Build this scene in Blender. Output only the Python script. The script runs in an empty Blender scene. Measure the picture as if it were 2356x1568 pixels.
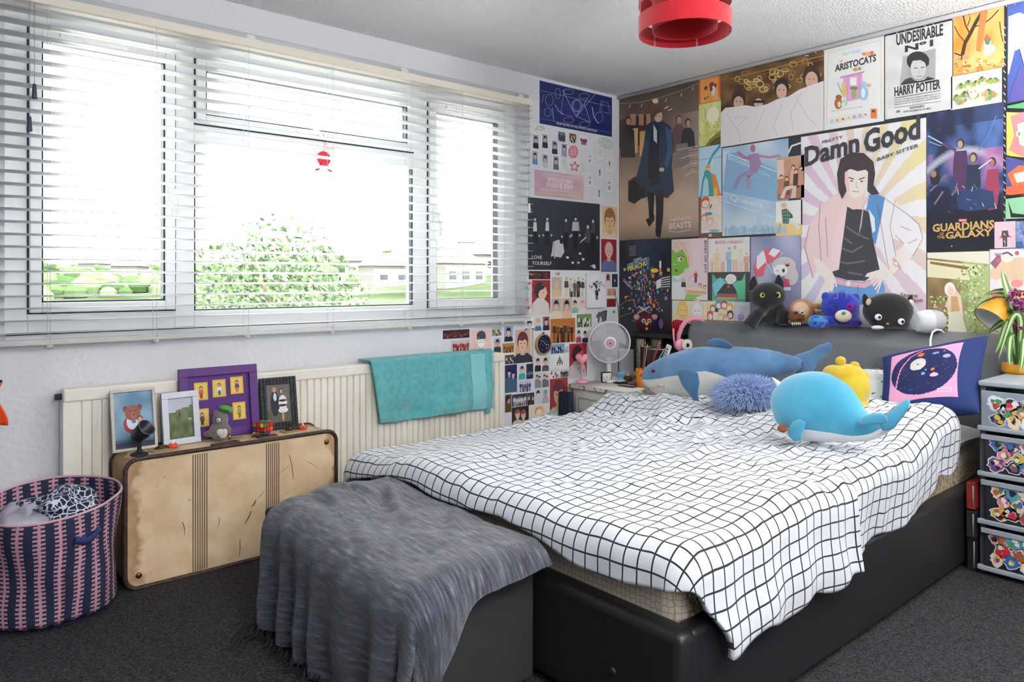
import bpy, bmesh, math, random
import numpy as np
from mathutils import Vector, Matrix, noise
SC = bpy.context.scene
COL = SC.collection
PI = math.pi
# ---------------------------------------------------------------- camera (level, vertical shift)
F = (.651, .759); R = (.759, -.651); CAM = (-3.69376, -3.22137, 1.12)
cd = bpy.data.cameras.new('camera'); cam = bpy.data.objects.new('camera', cd); COL.objects.link(cam)
cam.location = CAM; cam.rotation_euler = (PI/2, 0, math.atan2(F[1], F[0]) - PI/2)
cd.sensor_width = 36; cd.lens = 36*1689/2356; cd.shift_y = -141/2356; cd.clip_start = .02; cd.clip_end = 2000
SC.camera = cam
# ---------------------------------------------------------------- daylight, added fill and exposure
w = bpy.data.worlds.new('sky'); SC.world = w; w.use_nodes = True
bg = w.node_tree.nodes['Background']; bg.inputs[0].default_value = (.93, .97, 1, 1); bg.inputs[1].default_value = 4.0
sd = bpy.data.lights.new('sun', 'SUN'); sd.energy = 6; sd.angle = .01; sd.color = (1, .96, .88)
sun = bpy.data.objects.new('sun', sd); COL.objects.link(sun); sun.rotation_euler = (math.radians(42), 0, math.radians(12))
def area(name, loc, rot, sx, sy, power, col=(1, 1, 1), portal=False):
    l = bpy.data.lights.new(name, 'AREA'); l.shape = 'RECTANGLE'; l.size = sx; l.size_y = sy; l.energy = power; l.color = col
    o = bpy.data.objects.new(name, l); COL.objects.link(o); o.location = loc; o.rotation_euler = rot
    if portal: l.cycles.is_portal = True
    return o
area('window_portal', (-2.06, .2, 1.54), (-PI/2, 0, 0), 2.6, 1.25, 1, portal=True)
area('added_rear_opening_portal', (-3.4, -4.92, 1.65), (PI/2, 0, 0), 1.2, .9, 1, portal=True)  # daylight through an opening added behind the camera as fill
for x_, y_, p_ in ((-2.7, -3.9, 44), (-.5, -3.35, 22)):                # two added uplights, unseen, aimed up to brighten the ceiling
    area('added_fill_uplight', (x_, y_, 1.72), (PI, 0, 0), .34, .34, p_, (1, .97, .93))
vs = SC.view_settings; vs.view_transform = 'Standard'; vs.look = 'None'; vs.gamma = 1; vs.use_curve_mapping = False; vs.exposure = 1.86
SC.cycles.max_bounces = 8; SC.cycles.diffuse_bounces = 5; SC.cycles.transparent_max_bounces = 12

# ---------------------------------------------------------------- helpers
def ray(u, v):
    k = (u-1178)/1689
    return (F[0]+R[0]*k, F[1]+R[1]*k, (643-v)/1689)
def at(u, v, ax, val):                      # where a pixel of the photograph meets the plane axis = val
    d = ray(u, v); t = (val-CAM[ax])/d[ax]
    return Vector([CAM[i]+d[i]*t for i in range(3)])
def lin(h):
    if not isinstance(h, str): return tuple(h)[:3]
    h = h.lstrip('#')
    if len(h) == 3: h = ''.join(c*2 for c in h)
    return tuple(((c/12.92) if c <= .04045 else ((c+.055)/1.055)**2.4) for c in [int(h[i:i+2], 16)/255 for i in (0, 2, 4)])
MATS = {}
def mat(name, col, rough=.6, metal=0, bump=0, bscale=60, col2=None, cscale=20, cmix=(.35, .65), spec=.5, emit=None, sheen=0, vor=False, det=3, stretch=None, bdist=.002):
    if name in MATS: return MATS[name]
    m = bpy.data.materials.new(name); m.use_nodes = True; nt = m.node_tree; b = nt.nodes['Principled BSDF']
    b.inputs['Base Color'].default_value = (*lin(col), 1); b.inputs['Roughness'].default_value = rough; b.inputs['Metallic'].default_value = metal
    b.inputs['Specular IOR Level'].default_value = spec
    if sheen: b.inputs['Sheen Weight'].default_value = sheen; b.inputs['Sheen Roughness'].default_value = .5
    tc = nt.nodes.new('ShaderNodeTexCoord'); src = tc.outputs['Object']
    if stretch:
        mp = nt.nodes.new('ShaderNodeMapping'); mp.inputs['Scale'].default_value = stretch; nt.links.new(src, mp.inputs[0]); src = mp.outputs[0]
    if col2 is not None:
        n = nt.nodes.new('ShaderNodeTexNoise'); n.inputs['Scale'].default_value = cscale; n.inputs['Detail'].default_value = det; nt.links.new(src, n.inputs['Vector'])
        r = nt.nodes.new('ShaderNodeValToRGB'); r.color_ramp.elements[0].position = cmix[0]; r.color_ramp.elements[1].position = cmix[1]
        r.color_ramp.elements[0].color = (*lin(col), 1); r.color_ramp.elements[1].color = (*lin(col2), 1)
        nt.links.new(n.outputs[0], r.inputs[0]); nt.links.new(r.outputs[0], b.inputs['Base Color'])
    if bump:
        n = nt.nodes.new('ShaderNodeTexVoronoi' if vor else 'ShaderNodeTexNoise'); n.inputs['Scale'].default_value = bscale
        if not vor: n.inputs['Detail'].default_value = 4
        nt.links.new(src, n.inputs['Vector'])
        bp = nt.nodes.new('ShaderNodeBump'); bp.inputs['Strength'].default_value = bump; bp.inputs['Distance'].default_value = bdist
        nt.links.new(n.outputs[0], bp.inputs['Height']); nt.links.new(bp.outputs[0], b.inputs['Normal'])
    if emit: b.inputs['Emission Color'].default_value = (*lin(emit[0]), 1); b.inputs['Emission Strength'].default_value = emit[1]
    MATS[name] = m; return m
def vmat(name, rough=.5, bump=0, bscale=200, spec=.5, sheen=0):     # colours come from the mesh's own painted surface
    if name in MATS: return MATS[name]
    m = mat(name, '#888888', rough, bump=bump, bscale=bscale, spec=spec, sheen=sheen); nt = m.node_tree
    a = nt.nodes.new('ShaderNodeVertexColor'); a.layer_name = 'Col'; nt.links.new(a.outputs[0], nt.nodes['Principled BSDF'].inputs['Base Color'])
    return m
WORLD = {}
def thing(name, label, cat, loc=(0, 0, 0), rz=0, group=None, world=False, kind=None):
    o = bpy.data.objects.new(name, None); COL.objects.link(o); o.location = loc; o.rotation_euler = (0, 0, rz); o.empty_display_size = .05
    if label: o['label'] = label; o['category'] = cat
    if group: o['group'] = group
    if kind: o['kind'] = kind
    if world: WORLD[o.name] = Vector(loc)
    return o
def tag(o, label, cat, group=None, kind=None):
    o['label'] = label; o['category'] = cat
    if group: o['group'] = group
    if kind: o['kind'] = kind
    return o
def frame_of(X, Z):                          # rotation whose local z is Z
    Z = Vector(Z).normalized(); X = Vector(X); Y = Z.cross(X)
    if Y.length < 1e-5: X = Vector((0, 1, 0)) if abs(Z.y) < .9 else Vector((1, 0, 0)); Y = Z.cross(X)
    Y.normalize(); X = Y.cross(Z).normalized()
    return Matrix((X, Y, Z)).transposed()
def rotx(d): return Matrix.Rotation(math.radians(d), 3, 'X')
def roty(d): return Matrix.Rotation(math.radians(d), 3, 'Y')
def rotz(d): return Matrix.Rotation(math.radians(d), 3, 'Z')
class G:
    def __init__(s): s.v = []; s.f = []; s.c = []; s.m = []; s.uv = None
    def add(s, vs, fs, col=None, mi=0):
        b = len(s.v); s.v += [tuple(p) for p in vs]
        for q in fs: s.f.append(tuple(b+i for i in q)); s.c.append(col); s.m.append(mi)
        return s
    def box(s, a, b, col=None, M=None, mi=0):
        vs = [Vector((x, y, z)) for z in (a[2], b[2]) for y in (a[1], b[1]) for x in (a[0], b[0])]
        if M is not None: vs = [M @ p for p in vs]
        return s.add(vs, [(0, 2, 3, 1), (4, 5, 7, 6), (0, 1, 5, 4), (2, 6, 7, 3), (0, 4, 6, 2), (1, 3, 7, 5)], col, mi)
    def cbox(s, c, d, rot=None, col=None, mi=0):
        d = Vector(d)/2; M = Matrix.Translation(Vector(c)) @ ((rot or Matrix.Identity(3)).to_4x4())
        return s.box(-d, d, col, M, mi)
    def ell(s, c, r, rot=None, seg=24, rings=14, col=None, fn=None, mi=0):
        if not hasattr(r, '__len__'): r = (r, r, r)
        rot = rot or Matrix.Identity(3); c = Vector(c); vs = []; fs = []
        for i in range(rings+1):
            t = PI*i/rings
            for j in range(seg):
                p = 2*PI*j/seg; n = Vector((math.sin(t)*math.cos(p), math.sin(t)*math.sin(p), math.cos(t)))
                q = Vector((n.x*r[0], n.y*r[1], n.z*r[2]))
                if fn: q = fn(q, n)
                vs.append(c+rot @ q)
        for i in range(rings):
            for j in range(seg):
                a = i*seg+j; b = i*seg+(j+1) % seg
                fs.append((a, a+seg, b+seg, b))
        return s.add(vs, fs, col, mi)
    def loft(s, rings, cap=True, col=None, closed=True, mi=0):
        n = len(rings[0]); vs = [p for r in rings for p in r]; fs = []
        for i in range(len(rings)-1):
            for j in range(n if closed else n-1):
                a = i*n+j; b = i*n+(j+1) % n; fs.append((a, b, b+n, a+n))
        if cap: fs.append(tuple(range(n-1, -1, -1))); fs.append(tuple(range((len(rings)-1)*n, len(rings)*n)))
        return s.add(vs, fs, col, mi)
    def tube(s, pts, rad, seg=8, cap=True, col=None, flat=1, mi=0):
        pts = [Vector(p) for p in pts]; n = len(pts); rings = []
        if not hasattr(rad, '__len__'): rad = [rad]*n
        X = Vector((0, 0, 1)) if abs((pts[1]-pts[0]).normalized().z) < .9 else Vector((1, 0, 0))
        for i, p in enumerate(pts):
            T = (pts[min(i+1, n-1)]-pts[max(i-1, 0)]).normalized(); M = frame_of(X, T); X = M.col[0]
            rings.append([p+M @ Vector((math.cos(2*PI*k/seg)*rad[i], math.sin(2*PI*k/seg)*rad[i]*flat, 0)) for k in range(seg)])
        return s.loft(rings, cap, col, mi=mi)
    def lathe(s, prof, c=(0, 0, 0), seg=32, M=None, col=None, cap=False, mi=0):
        c = Vector(c); rings = []
        for (r, z) in prof:
            rr = [Vector((r*math.cos(2*PI*k/seg), r*math.sin(2*PI*k/seg), z)) for k in range(seg)]
            rings.append([c+(M @ q if M is not None else q) for q in rr])
        return s.loft(rings, cap, col, mi=mi)
    def prism(s, poly, h0, h1, ax='z', col=None, M=None, c=(0, 0, 0), mi=0):
        def pt(a, b, h): return Vector((a, b, h)) if ax == 'z' else Vector((a, h, b)) if ax == 'y' else Vector((h, a, b))
        c = Vector(c); rs = [[pt(a, b, h) for a, b in poly] for h in (h0, h1)]
        rs = [[c+(M @ q if M is not None else q) for q in r] for r in rs]
        return s.loft(rs, True, col, mi=mi)
    def grid(s, fn, nu, nv, col=None, cfn=None, closed=False, mi=0, uvfn=None):
        vs = [fn(i/nu, j/nv) for j in range(nv+1) for i in range(nu+1)]; b = len(s.v); s.v += [tuple(p) for p in vs]
        if uvfn and s.uv is None: s.uv = {}
        if uvfn:
            for j in range(nv+1):
                for i in range(nu+1): s.uv[b+j*(nu+1)+i] = uvfn(i/nu, j/nv)
        for j in range(nv):
            for i in range(nu):
                a = b+j*(nu+1)+i; s.f.append((a, a+1, a+nu+2, a+nu+1)); s.c.append(cfn((i+.5)/nu, (j+.5)/nv) if cfn else col); s.m.append(mi)
        return s
    def out(s, name, m, parent=None, smooth=True, bev=0, sub=0, remesh=0, solid=0, kind=None, label=None, angle=None):
        V = [Vector(p) for p in s.v]; off = Vector((0, 0, 0))
        if parent is not None and parent.name in WORLD: V = [p-WORLD[parent.name] for p in V]
        elif parent is None:
            xs = [p.x for p in V]; ys = [p.y for p in V]; zs = [p.z for p in V]
            off = Vector(((min(xs)+max(xs))/2, (min(ys)+max(ys))/2, min(zs))); V = [p-off for p in V]
        me = bpy.data.meshes.new(name); me.from_pydata([tuple(p) for p in V], [], s.f); ms = m if isinstance(m, (list, tuple)) else [m]
        for k in ms: me.materials.append(k)
        if len(ms) > 1: me.polygons.foreach_set('material_index', s.m)
        if any(c is not None for c in s.c):
            ca = me.color_attributes.new('Col', 'FLOAT_COLOR', 'CORNER'); arr = []
            for p, c in zip(me.polygons, s.c):
                c = lin(c) if c is not None else (.5, .5, .5); arr += [c[0], c[1], c[2], 1.0]*p.loop_total
            ca.data.foreach_set('color', arr)
        if s.uv:
            ul = me.uv_layers.new(name='UVMap'); arr = []
            for lp in me.loops: arr += list(s.uv.get(lp.vertex_index, (0, 0)))
            ul.data.foreach_set('uv', arr)
        me.validate(); me.update()
        if smooth: me.polygons.foreach_set('use_smooth', [True]*len(me.polygons))
        o = bpy.data.objects.new(name, me); COL.objects.link(o)
        if parent is not None:
            o.parent = parent
            if parent.name in WORLD: WORLD[o.name] = WORLD[parent.name]
        else: o.location = off
        if bev:
            b = o.modifiers.new('Bevel', 'BEVEL'); b.width = bev; b.segments = 3; b.limit_method = 'ANGLE'; b.angle_limit = .6
        if solid:
            b = o.modifiers.new('Solidify', 'SOLIDIFY'); b.thickness = solid; b.offset = 0
        if remesh:
            b = o.modifiers.new('Remesh', 'REMESH'); b.mode = 'VOXEL'; b.voxel_size = remesh; b.use_smooth_shade = True
            b = o.modifiers.new('Smooth', 'SMOOTH'); b.iterations = 6; b.factor = .6
        if sub:
            b = o.modifiers.new('Subdivision', 'SUBSURF'); b.levels = sub; b.render_levels = sub
        if smooth and (bev or angle) and not remesh and not sub:
            me.set_sharp_from_angle(angle=angle or .7)
        if kind: o['kind'] = kind
        if label: o['label'] = label
        return o
def dup(o, parent=None, loc=None):
    c = o.copy(); COL.objects.link(c)
    if parent is not None: c.parent = parent
    if loc is not None: c.location = loc
    for ch in [x for x in list(SC.objects) if x.parent == o]: dup(ch, c)
    return c
def rrect(x0, z0, x1, z1, r, n=6):
    out = []
    for cx, cz, a0 in ((x1-r, z1-r, 0), (x0+r, z1-r, 90), (x0+r, z0+r, 180), (x1-r, z0+r, 270)):
        for k in range(n+1):
            a = math.radians(a0+90*k/n); out.append((cx+r*math.cos(a), cz+r*math.sin(a)))
    return out

# ---------------------------------------------------------------- the room
CEIL = 2.328
M_wall = mat('woodchip_wallpaper', '#dcdde2', .8, bump=.7, bscale=40, bdist=.006)
M_ceil = mat('textured_ceiling', '#fafbfc', .8, bump=1, bscale=95, bdist=.02)
M_carpet = mat('grey_carpet', '#1b1a1c', .95, bump=.9, bscale=260, bdist=.006, col2='#514f53', cscale=170, cmix=(.3, .72), det=6, spec=.1)
M_upvc = mat('white_plastic', '#eceef2', .35)
M_seal = mat('black_rubber', '#22252e', .6)
def struct(name, g, m, **k):
    o = g.out(name, m, smooth=k.pop('smooth', False), **k); o['kind'] = 'structure'; return o
X0, X1, Y0, Y1 = -4.75, 0.0, -4.8, 0.0
WX0, WX1, WZ0, WZ1, WD = -3.357, -.800, .915, 2.209, .16
struct('floor', G().box((X0-.1, Y0-.1, -.12), (X1+.1, Y1+.1, 0)), M_carpet)
struct('ceiling', G().box((X0-.1, Y0-.1, CEIL), (X1+.1, Y1+.3, CEIL+.12)), M_ceil)
g = G(); T = .30
g.box((X0-.1, 0, 0), (WX0, T, CEIL)); g.box((WX1, 0, 0), (X1+.1, T, CEIL)); g.box((WX0, 0, 0), (WX1, T, WZ0)); g.box((WX0, 0, WZ1), (WX1, T, CEIL))
struct('wall_left', g, M_wall)
struct('wall_right', G().box((0, Y0-.1, 0), (.12, 0, CEIL)), M_wall)
struct('wall_rear', G().box((X0-.12, Y0-.1, 0), (X0, 0, CEIL)), mat('bounce_cutting_dark_wall', '#55575f', .8))  # unseen wall, coloured dark to cut bounced light
g = G(); g.box((X0, Y0-.1, 0), (-4.0, Y0, CEIL)); g.box((-2.8, Y0-.1, 0), (X1, Y0, CEIL)); g.box((-4.0, Y0-.1, 0), (-2.8, Y0, 1.2)); g.box((-4.0, Y0-.1, 2.1), (-2.8, Y0, CEIL))  # the gap in this unseen wall is added to let fill daylight in
struct('wall_front', g, mat('bounce_cutting_dark_wall', '#55575f', .8))  # also darkened so less light bounces back onto the bed
g = G(); g.tube([(-.012, y, CEIL-.012) for y in (0, -2, -4.8)], .012, 6); struct('ceiling_shadow_strip', g, mat('ceiling_edge_shadow_line', '#c9c9cc', .8), smooth=True)  # grey strip stands in for the shadow line along the ceiling edge
# window: fixed frame with two side casements, a fixed centre light and a top fanlight
WF = [-3.357, -2.70, -1.487, -.776]
win = thing('window_1', None, None, (-2.07, .12, WZ0), world=True, kind='structure')
YF = .12
g = G(); FB, FT = .915, 2.165
def bar(x0, z0, x1, z1, y0=YF, y1=YF+.07, gg=None): (gg or g).box((x0, y0, z0), (x1, y1, z1))
bar(-3.357, FB, -3.272, FT); bar(-2.739, FB, -2.658, FT); bar(-1.529, FB, -1.437, FT); bar(-.899, FB, -.79, FT)
for a, b in ((-3.272, -2.739), (-2.658, -1.529), (-1.437, -.899)): bar(a, FT-.075, b, FT); bar(a, FB, b, .985 if a != -1.437 else .962)
bar(-2.658, 1.715, -1.529, 1.80)
bar(-3.357, FT, -.79, 2.209, YF+.01, YF+.07)
g.out('window_frame', M_upvc, win, smooth=False, bev=.004)
def sash(x0, z0, x1, z1, w, nm):
    y0, y1 = YF-.022, YF+.05
    s = G(); s.box((x0, y0, z0), (x0+w, y1, z1)); s.box((x1-w, y0, z0), (x1, y1, z1)); s.box((x0+w, y0, z0), (x1-w, y1, z0+w)); s.box((x0+w, y0, z1-w), (x1-w, y1, z1))
    o = s.out('casement', M_upvc, win, smooth=False, bev=.005)
    k = G(); e = .006
    for a, b, c, d in ((x0-e, z0-e, x0, z1+e), (x1, z0-e, x1+e, z1+e), (x0, z0-e, x1, z0), (x0, z1, x1, z1+e)): k.box((a, YF-.004, b), (c, YF+.02, d))
    for a, b, c, d in ((x0+w, z0+w, x0+w+e, z1-w), (x1-w-e, z0+w, x1-w, z1-w), (x0+w, z0+w, x1-w, z0+w+e), (x0+w, z1-w-e, x1-w, z1-w)): k.box((a, y0+.01, b), (c, YF+.03, d))
    k.out('rubber_seal', M_seal, o, smooth=False)
    return o
s1 = sash(-3.268, .992, -2.742, 2.088, .04, 'l'); s2 = sash(-2.654, 1.804, -1.533, 2.086, .04, 'f'); s3 = sash(-1.433, .965, -.903, 2.088, .045, 'r')
def glass_mat():
    m = bpy.data.materials.new('window_glass'); m.use_nodes = True; nt = m.node_tree; nt.nodes.clear()
    o = nt.nodes.new('ShaderNodeOutputMaterial'); mx = nt.nodes.new('ShaderNodeMixShader'); t = nt.nodes.new('ShaderNodeBsdfTransparent'); gl = nt.nodes.new('ShaderNodeBsdfGlossy'); fr = nt.nodes.new('ShaderNodeFresnel')
    gl.inputs['Roughness'].default_value = .02; t.inputs[0].default_value = (.97, .985, .98, 1); fr.inputs[0].default_value = 1.45
    nt.links.new(fr.outputs[0], mx.inputs[0]); nt.links.new(t.outputs[0], mx.inputs[1]); nt.links.new(gl.outputs[0], mx.inputs[2]); nt.links.new(mx.outputs[0], o.inputs[0]); return m
M_glass = glass_mat()
for (a, b, c, d) in ((-3.23, 1.03, -2.78, 2.05), (-2.615, 1.843, -1.572, 2.047), (-2.658, .985, -1.529, 1.715), (-1.39, 1.008, -.946, 2.045)):
    G().box((a, YF+.028, b), (c, YF+.032, d)).out('pane', M_glass, win, smooth=False)
k = G()
for a, b, c, d in ((-2.658, .985, -2.652, 1.715), (-1.537, .985, -1.529, 1.715), (-2.658, .985, -1.529, .99)): k.box((a, YF+.004, b), (c, YF+.03, d))
k.out('rubber_seal', M_seal, win, smooth=False)
def handle(x, z, rot=0):
    h = G(); M = Matrix.Translation((x, YF-.03, z)) @ rotx(0).to_4x4()
    if rot: M = M @ roty(90).to_4x4()
    h.box((-.013, -.006, -.04), (.013, .01, .04), M=M)
    h.tube([M @ Vector(p) for p in ((0, -.005, .0), (0, -.035, -.005), (.002, -.04, -.03), (.008, -.036, -.08), (.006, -.03, -.115))], [.011, .012, .012, .011, .007], 10)
    h.out('handle', mat('handle_white', '#f4f4f2', .3), win, bev=.002)
handle(-2.76, 1.50); handle(-1.40, 1.47); handle(-2.1, 1.825, 1)
for (a, b) in ((-3.17, -2.93), (-1.33, -1.05)):
    v = G(); v.cbox(((a+b)/2, YF-.03, 2.072), (b-a, .02, .016))
    for i in range(6): v.cbox((a+.03+i*(b-a-.06)/5, YF-.042, 2.07), (.03, .006, .006))
    v.out('trickle_vent', mat('vent_white', '#f6f6f4', .4), win, bev=.002)
g = G(); g.box((WX0, -.004, WZ0-.03), (WX1, YF, WZ0)); g.out('sill', M_upvc, win, smooth=False, bev=.004)

# ---------------------------------------------------------------- the venetian blind
BX0, BX1, BY = -3.42, -.822, -.036
bl = thing('venetian_blind', 'white venetian blind with thin open slats pulled down over the whole window', 'blind', (-2.12, BY, .88), world=True)
M_slat = mat('slat_white', '#f7f6f3', .35)
_nt = M_slat.node_tree; _b = _nt.nodes['Principled BSDF']; _tr = _nt.nodes.new('ShaderNodeBsdfTranslucent'); _tr.inputs[0].default_value = (.98, .98, .97, 1); _mx = _nt.nodes.new('ShaderNodeMixShader'); _mx.inputs[0].default_value = .6
_nt.links.new(_b.outputs[0], _mx.inputs[1]); _nt.links.new(_tr.outputs[0], _mx.inputs[2]); _nt.links.new(_mx.outputs[0], [n for n in _nt.nodes if n.type == 'OUTPUT_MATERIAL'][0].inputs[0])
M_rail = mat('rail_cream', '#efe6d6', .4)
nsl = 27; ZT, ZB = 2.135, .902
g = G().box((BX0, BY-.028, ZT-.006), (BX1, BY+.03, ZT+.03)); g.out('headrail', M_rail, bl, bev=.003)
def slat_mesh():
    g = G(); W = .058; n = 6; rows = []
    for t, s in ((.0011, 1), (-.0011, -1)):
        for i in range(n+1):
            a = (i/n-.5); y = a*W; z = .0035*(1-4*a*a)+t-y*.055
            rows.append((y, z))
    ring = [(rows[i]) for i in range(n+1)]+[rows[n+1+i] for i in range(n, -1, -1)]
    L = (BX1-BX0)/2
    g.loft([[Vector((x, y, z)) for y, z in ring] for x in (-L, L)]); return g
sl0 = None
for i in range(nsl):
    z = ZB+.02+(ZT-.035-ZB-.02)*i/(nsl-1)
    if sl0 is None:
        g = slat_mesh(); sl0 = g.out('slat', M_slat, None); sl0.parent = bl; base = sl0.location.copy(); sl = sl0
    else: sl = sl0.copy(); COL.objects.link(sl); sl.parent = bl
    sl.location = (((BX0+BX1)/2)-(-2.12), 0, z-.88+base.z)
G().box((BX0, BY-.028, ZB-.022), (BX1, BY+.026, ZB-.002)).out('bottom_rail', M_slat, bl, bev=.004)
cords = [-3.225, -2.86, -2.49, -2.09, -1.66, -1.335, -1.045, -.875]
for x in cords:
    c = G()
    for yy in (BY-.03, BY+.03): c.tube([(x, yy, ZB-.01), (x, yy, ZT)], .0009, 5)
    for i in range(nsl):
        z = ZB+.018+(ZT-.035-ZB-.02)*i/(nsl-1); c.tube([(x, BY-.03, z-.001), (x, BY+.03, z-.001)], .0006, 4)
    c.cbox((x, BY-.012, ZB-.027), (.02, .02, .012))
    c.out('ladder_cord', mat('cord_white', '#dcdce0', .7), bl)
for x, z0, cc, mm in ((-3.275, 1.80, '#4a5068', 'tassel_grey'), (-3.29, 1.68, '#4a5068', 'tassel_grey'), (-.862, 1.53, '#e6e9ea', 'tassel_white')):
    c = G(); c.tube([(x, BY-.036, ZT-.01), (x, BY-.037, z0+.02)], .0011, 5)
    c.out('pull_cord', mat('cord_grey', '#9c9ca4', .7), bl)
    c = G(); c.lathe([(.003, .03), (.006, .028), (.0095, -.02), (.009, -.024), (.001, -.025)], (x, BY-.037, z0), 12); c.out('tassel', mat(mm, cc, .5), bl)
for x in (-3.35, -2.45, -1.65, -.85):
    c = G(); c.box((x-.02, BY-.02, ZT+.03), (x+.02, .012, ZT+.034)); c.box((x-.02, .008, ZT+.034), (x+.02, .012, WZ1)); c.out('bracket', mat('bracket_white', '#f7f7f5', .4), bl)
# red figure hanging on the window (plain cut-out: round body on two legs)
t = thing('window_charm', 'small red round charm on two legs dangling from a red thread at the window', 'charm', (-1.9, .04, 1.60), world=True)
p = at(745, 365, 1, .04); M_red = mat('charm_red', '#e8213c', .4)
g = G(); g.lathe([(0, -.004), (.034, -.004), (.036, 0), (.034, .004), (0, .004)], p, 28, rotx(90)); g.out('body', M_red, t)
for s in (-1, 1):
    g = G(); g.tube([p+Vector((s*.014, 0, -.02)), p+Vector((s*.022, 0, -.04)), p+Vector((s*.026, 0, -.052)), p+Vector((s*.042, 0, -.058))], [.007, .006, .006, .005], 8); g.out('leg', M_red, t)
G().tube([p+Vector((0, 0, .034)), p+Vector((.006, 0, .07)), p+Vector((.012, .03, .125))], .0012, 5).out('thread', M_red, t)

# ---------------------------------------------------------------- outside
random.seed(5)
def leafmat(name, a, b):
    m = mat(name, a, .7, col2=b, cscale=1.5); return m
tr = thing('garden_tree', 'bushy green tree just outside the centre window pane', 'tree', (1.0, 8.0, -3.2), world=True)
g = G(); cen = Vector((.95, 7.9, -.25))
for k in range(15000):
    th = random.random()*2*PI; ph = math.acos(random.uniform(-1, 1)); rr = random.random()**.35
    lump = 1+.22*noise.noise(Vector((math.cos(th)*2.2, math.sin(th)*2.2, math.cos(ph)*2.4)))+.12*noise.noise(Vector((math.cos(th)*6, math.sin(th)*6, math.cos(ph)*6)))
    p = cen+Vector((math.sin(ph)*math.cos(th)*1.75, math.sin(ph)*math.sin(th)*1.5, math.cos(ph)*2.25))*rr*lump
    s = random.uniform(.035, .075); a = Vector([random.gauss(0, 1) for _ in range(3)]).normalized(); b = a.orthogonal().normalized()*s*.5; c = a.cross(b).normalized()*s
    cc = random.choice(['#28391a', '#354824', '#44562e', '#1d2a13', '#5a6a44', '#3c4f27'])
    g.add([p-c, p+b-c*.1, p+c, p-b-c*.1], [(0, 1, 2, 3)], cc)
g.out('foliage', vmat('leaf_print', .6), tr, smooth=False)
g = G(); g.tube([(.95, 7.9, -3.2), (1, 7.95, -2), (.93, 7.9, -.9), (1.0, 7.9, .2), (.95, 7.9, .9)], [.13, .11, .08, .05, .02], 10)
for k in range(26):
    z = random.uniform(-1.6, .7); a = random.random()*2*PI; L = random.uniform(.7, 1.3); q = Vector((.95, 7.9, z)); g.tube([q, q+Vector((math.cos(a)*L*.5, math.sin(a)*L*.5, .25)), q+Vector((math.cos(a)*L, math.sin(a)*L, .75))], [.03, .018, .006], 6)
g.out('trunk', mat('bark', '#6b5a48', .9, bump=.5), tr)
def hz(x, y):
    r = math.hypot(x, y-0); th = math.degrees(math.atan2(y, x))       # 90 = straight out of the window
    ridge = 15*math.exp(-((th-38)/22)**2)+3.0*math.exp(-((th-66)/14)**2)+1.2*math.exp(-((th-95)/14)**2)
    k = max(0, min(1, (r-20)/230)); n = noise.noise(Vector((x*.03, y*.03, 0)))*2.2+noise.noise(Vector((x*.12, y*.12, 3)))*.8
    return -5.2*(1-k)+(ridge+.6)*k**1.15+n*k
g = G()
NR, NT = 70, 110
for j in range(NR+1):
    r = 4+266*(j/NR)**1.6
    for i in range(NT+1):
        th = math.radians(10+130*i/NT); x, y = r*math.cos(th), .6+r*math.sin(th); g.v.append((x, y, hz(x, y)))
for j in range(NR):
    for i in range(NT): a = j*(NT+1)+i; g.f.append((a, a+1, a+NT+2, a+NT+1)); g.c.append(None); g.m.append(0)
gp = G(); gp.g = 0
near = [i for i, q in enumerate(g.f) if math.hypot(*g.v[q[0]][:2]) < 62]; ns_ = set(near)
gp.v = list(g.v); gp.f = [g.f[i] for i in near]; gp.c = [None]*len(near); gp.m = [0]*len(near); g.f = [q for i, q in enumerate(g.f) if i not in ns_]; g.c = [None]*len(g.f); g.m = [0]*len(g.f)
for q_ in (g, gp):
    us = sorted(set(i for f_ in q_.f for i in f_)); mp = {o: i for i, o in enumerate(us)}; q_.v = [q_.v[i] for i in us]; q_.f = [tuple(mp[i] for i in f_) for f_ in q_.f]
o = gp.out('added_bounce_ground', mat('pale_bounce_surface', '#dad8d4', .8, bump=.3, bscale=3, bdist=.02)); o['kind'] = 'structure'  # unseen near ground, made pale to bounce daylight up to the ceiling
o = g.out('hillside', mat('hill_grass', '#2a3420', .9, spec=0, col2='#474e3c', cscale=.06, bump=.4, bscale=1, bdist=.5)); tag(o, 'pale green wooded hillside rising in the distance beyond the window', 'hill', kind='structure')
HS = [(845, 640, 95, 0, 'cream house with a pale roof, leftmost of the houses beyond the garden tree'), (905, 655, 80, 1, 'small pale grey house with white garage doors low beside the tree'), (930, 640, 120, 0, 'white house behind the leaf tips at the right of the tree'),
      (1010, 628, 170, 1, 'far pale house high on the slope in the centre pane'), (1075, 640, 120, 0, 'long low cream house right of centre in the middle pane'), (1110, 660, 85, 1, 'pale bungalow close to the right edge of the middle pane'),
      (1040, 668, 70, 0, 'nearest pale roofed house near the bottom of the middle pane'), (1020, 622, 135, 0, 'pale house with a cream roof seen just left of the right casement'), (1080, 610, 150, 1, 'house with a pale hipped roof high in the right casement')]
HS += [(1110, 640, 160, 0, 'low white house in the middle of the right casement view'), (300, 672, 120, 1, 'washed out pale house in the left casement'), (220, 668, 150, 0, 'very faint pale house at the left of the left casement')]
HXY = []
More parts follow.
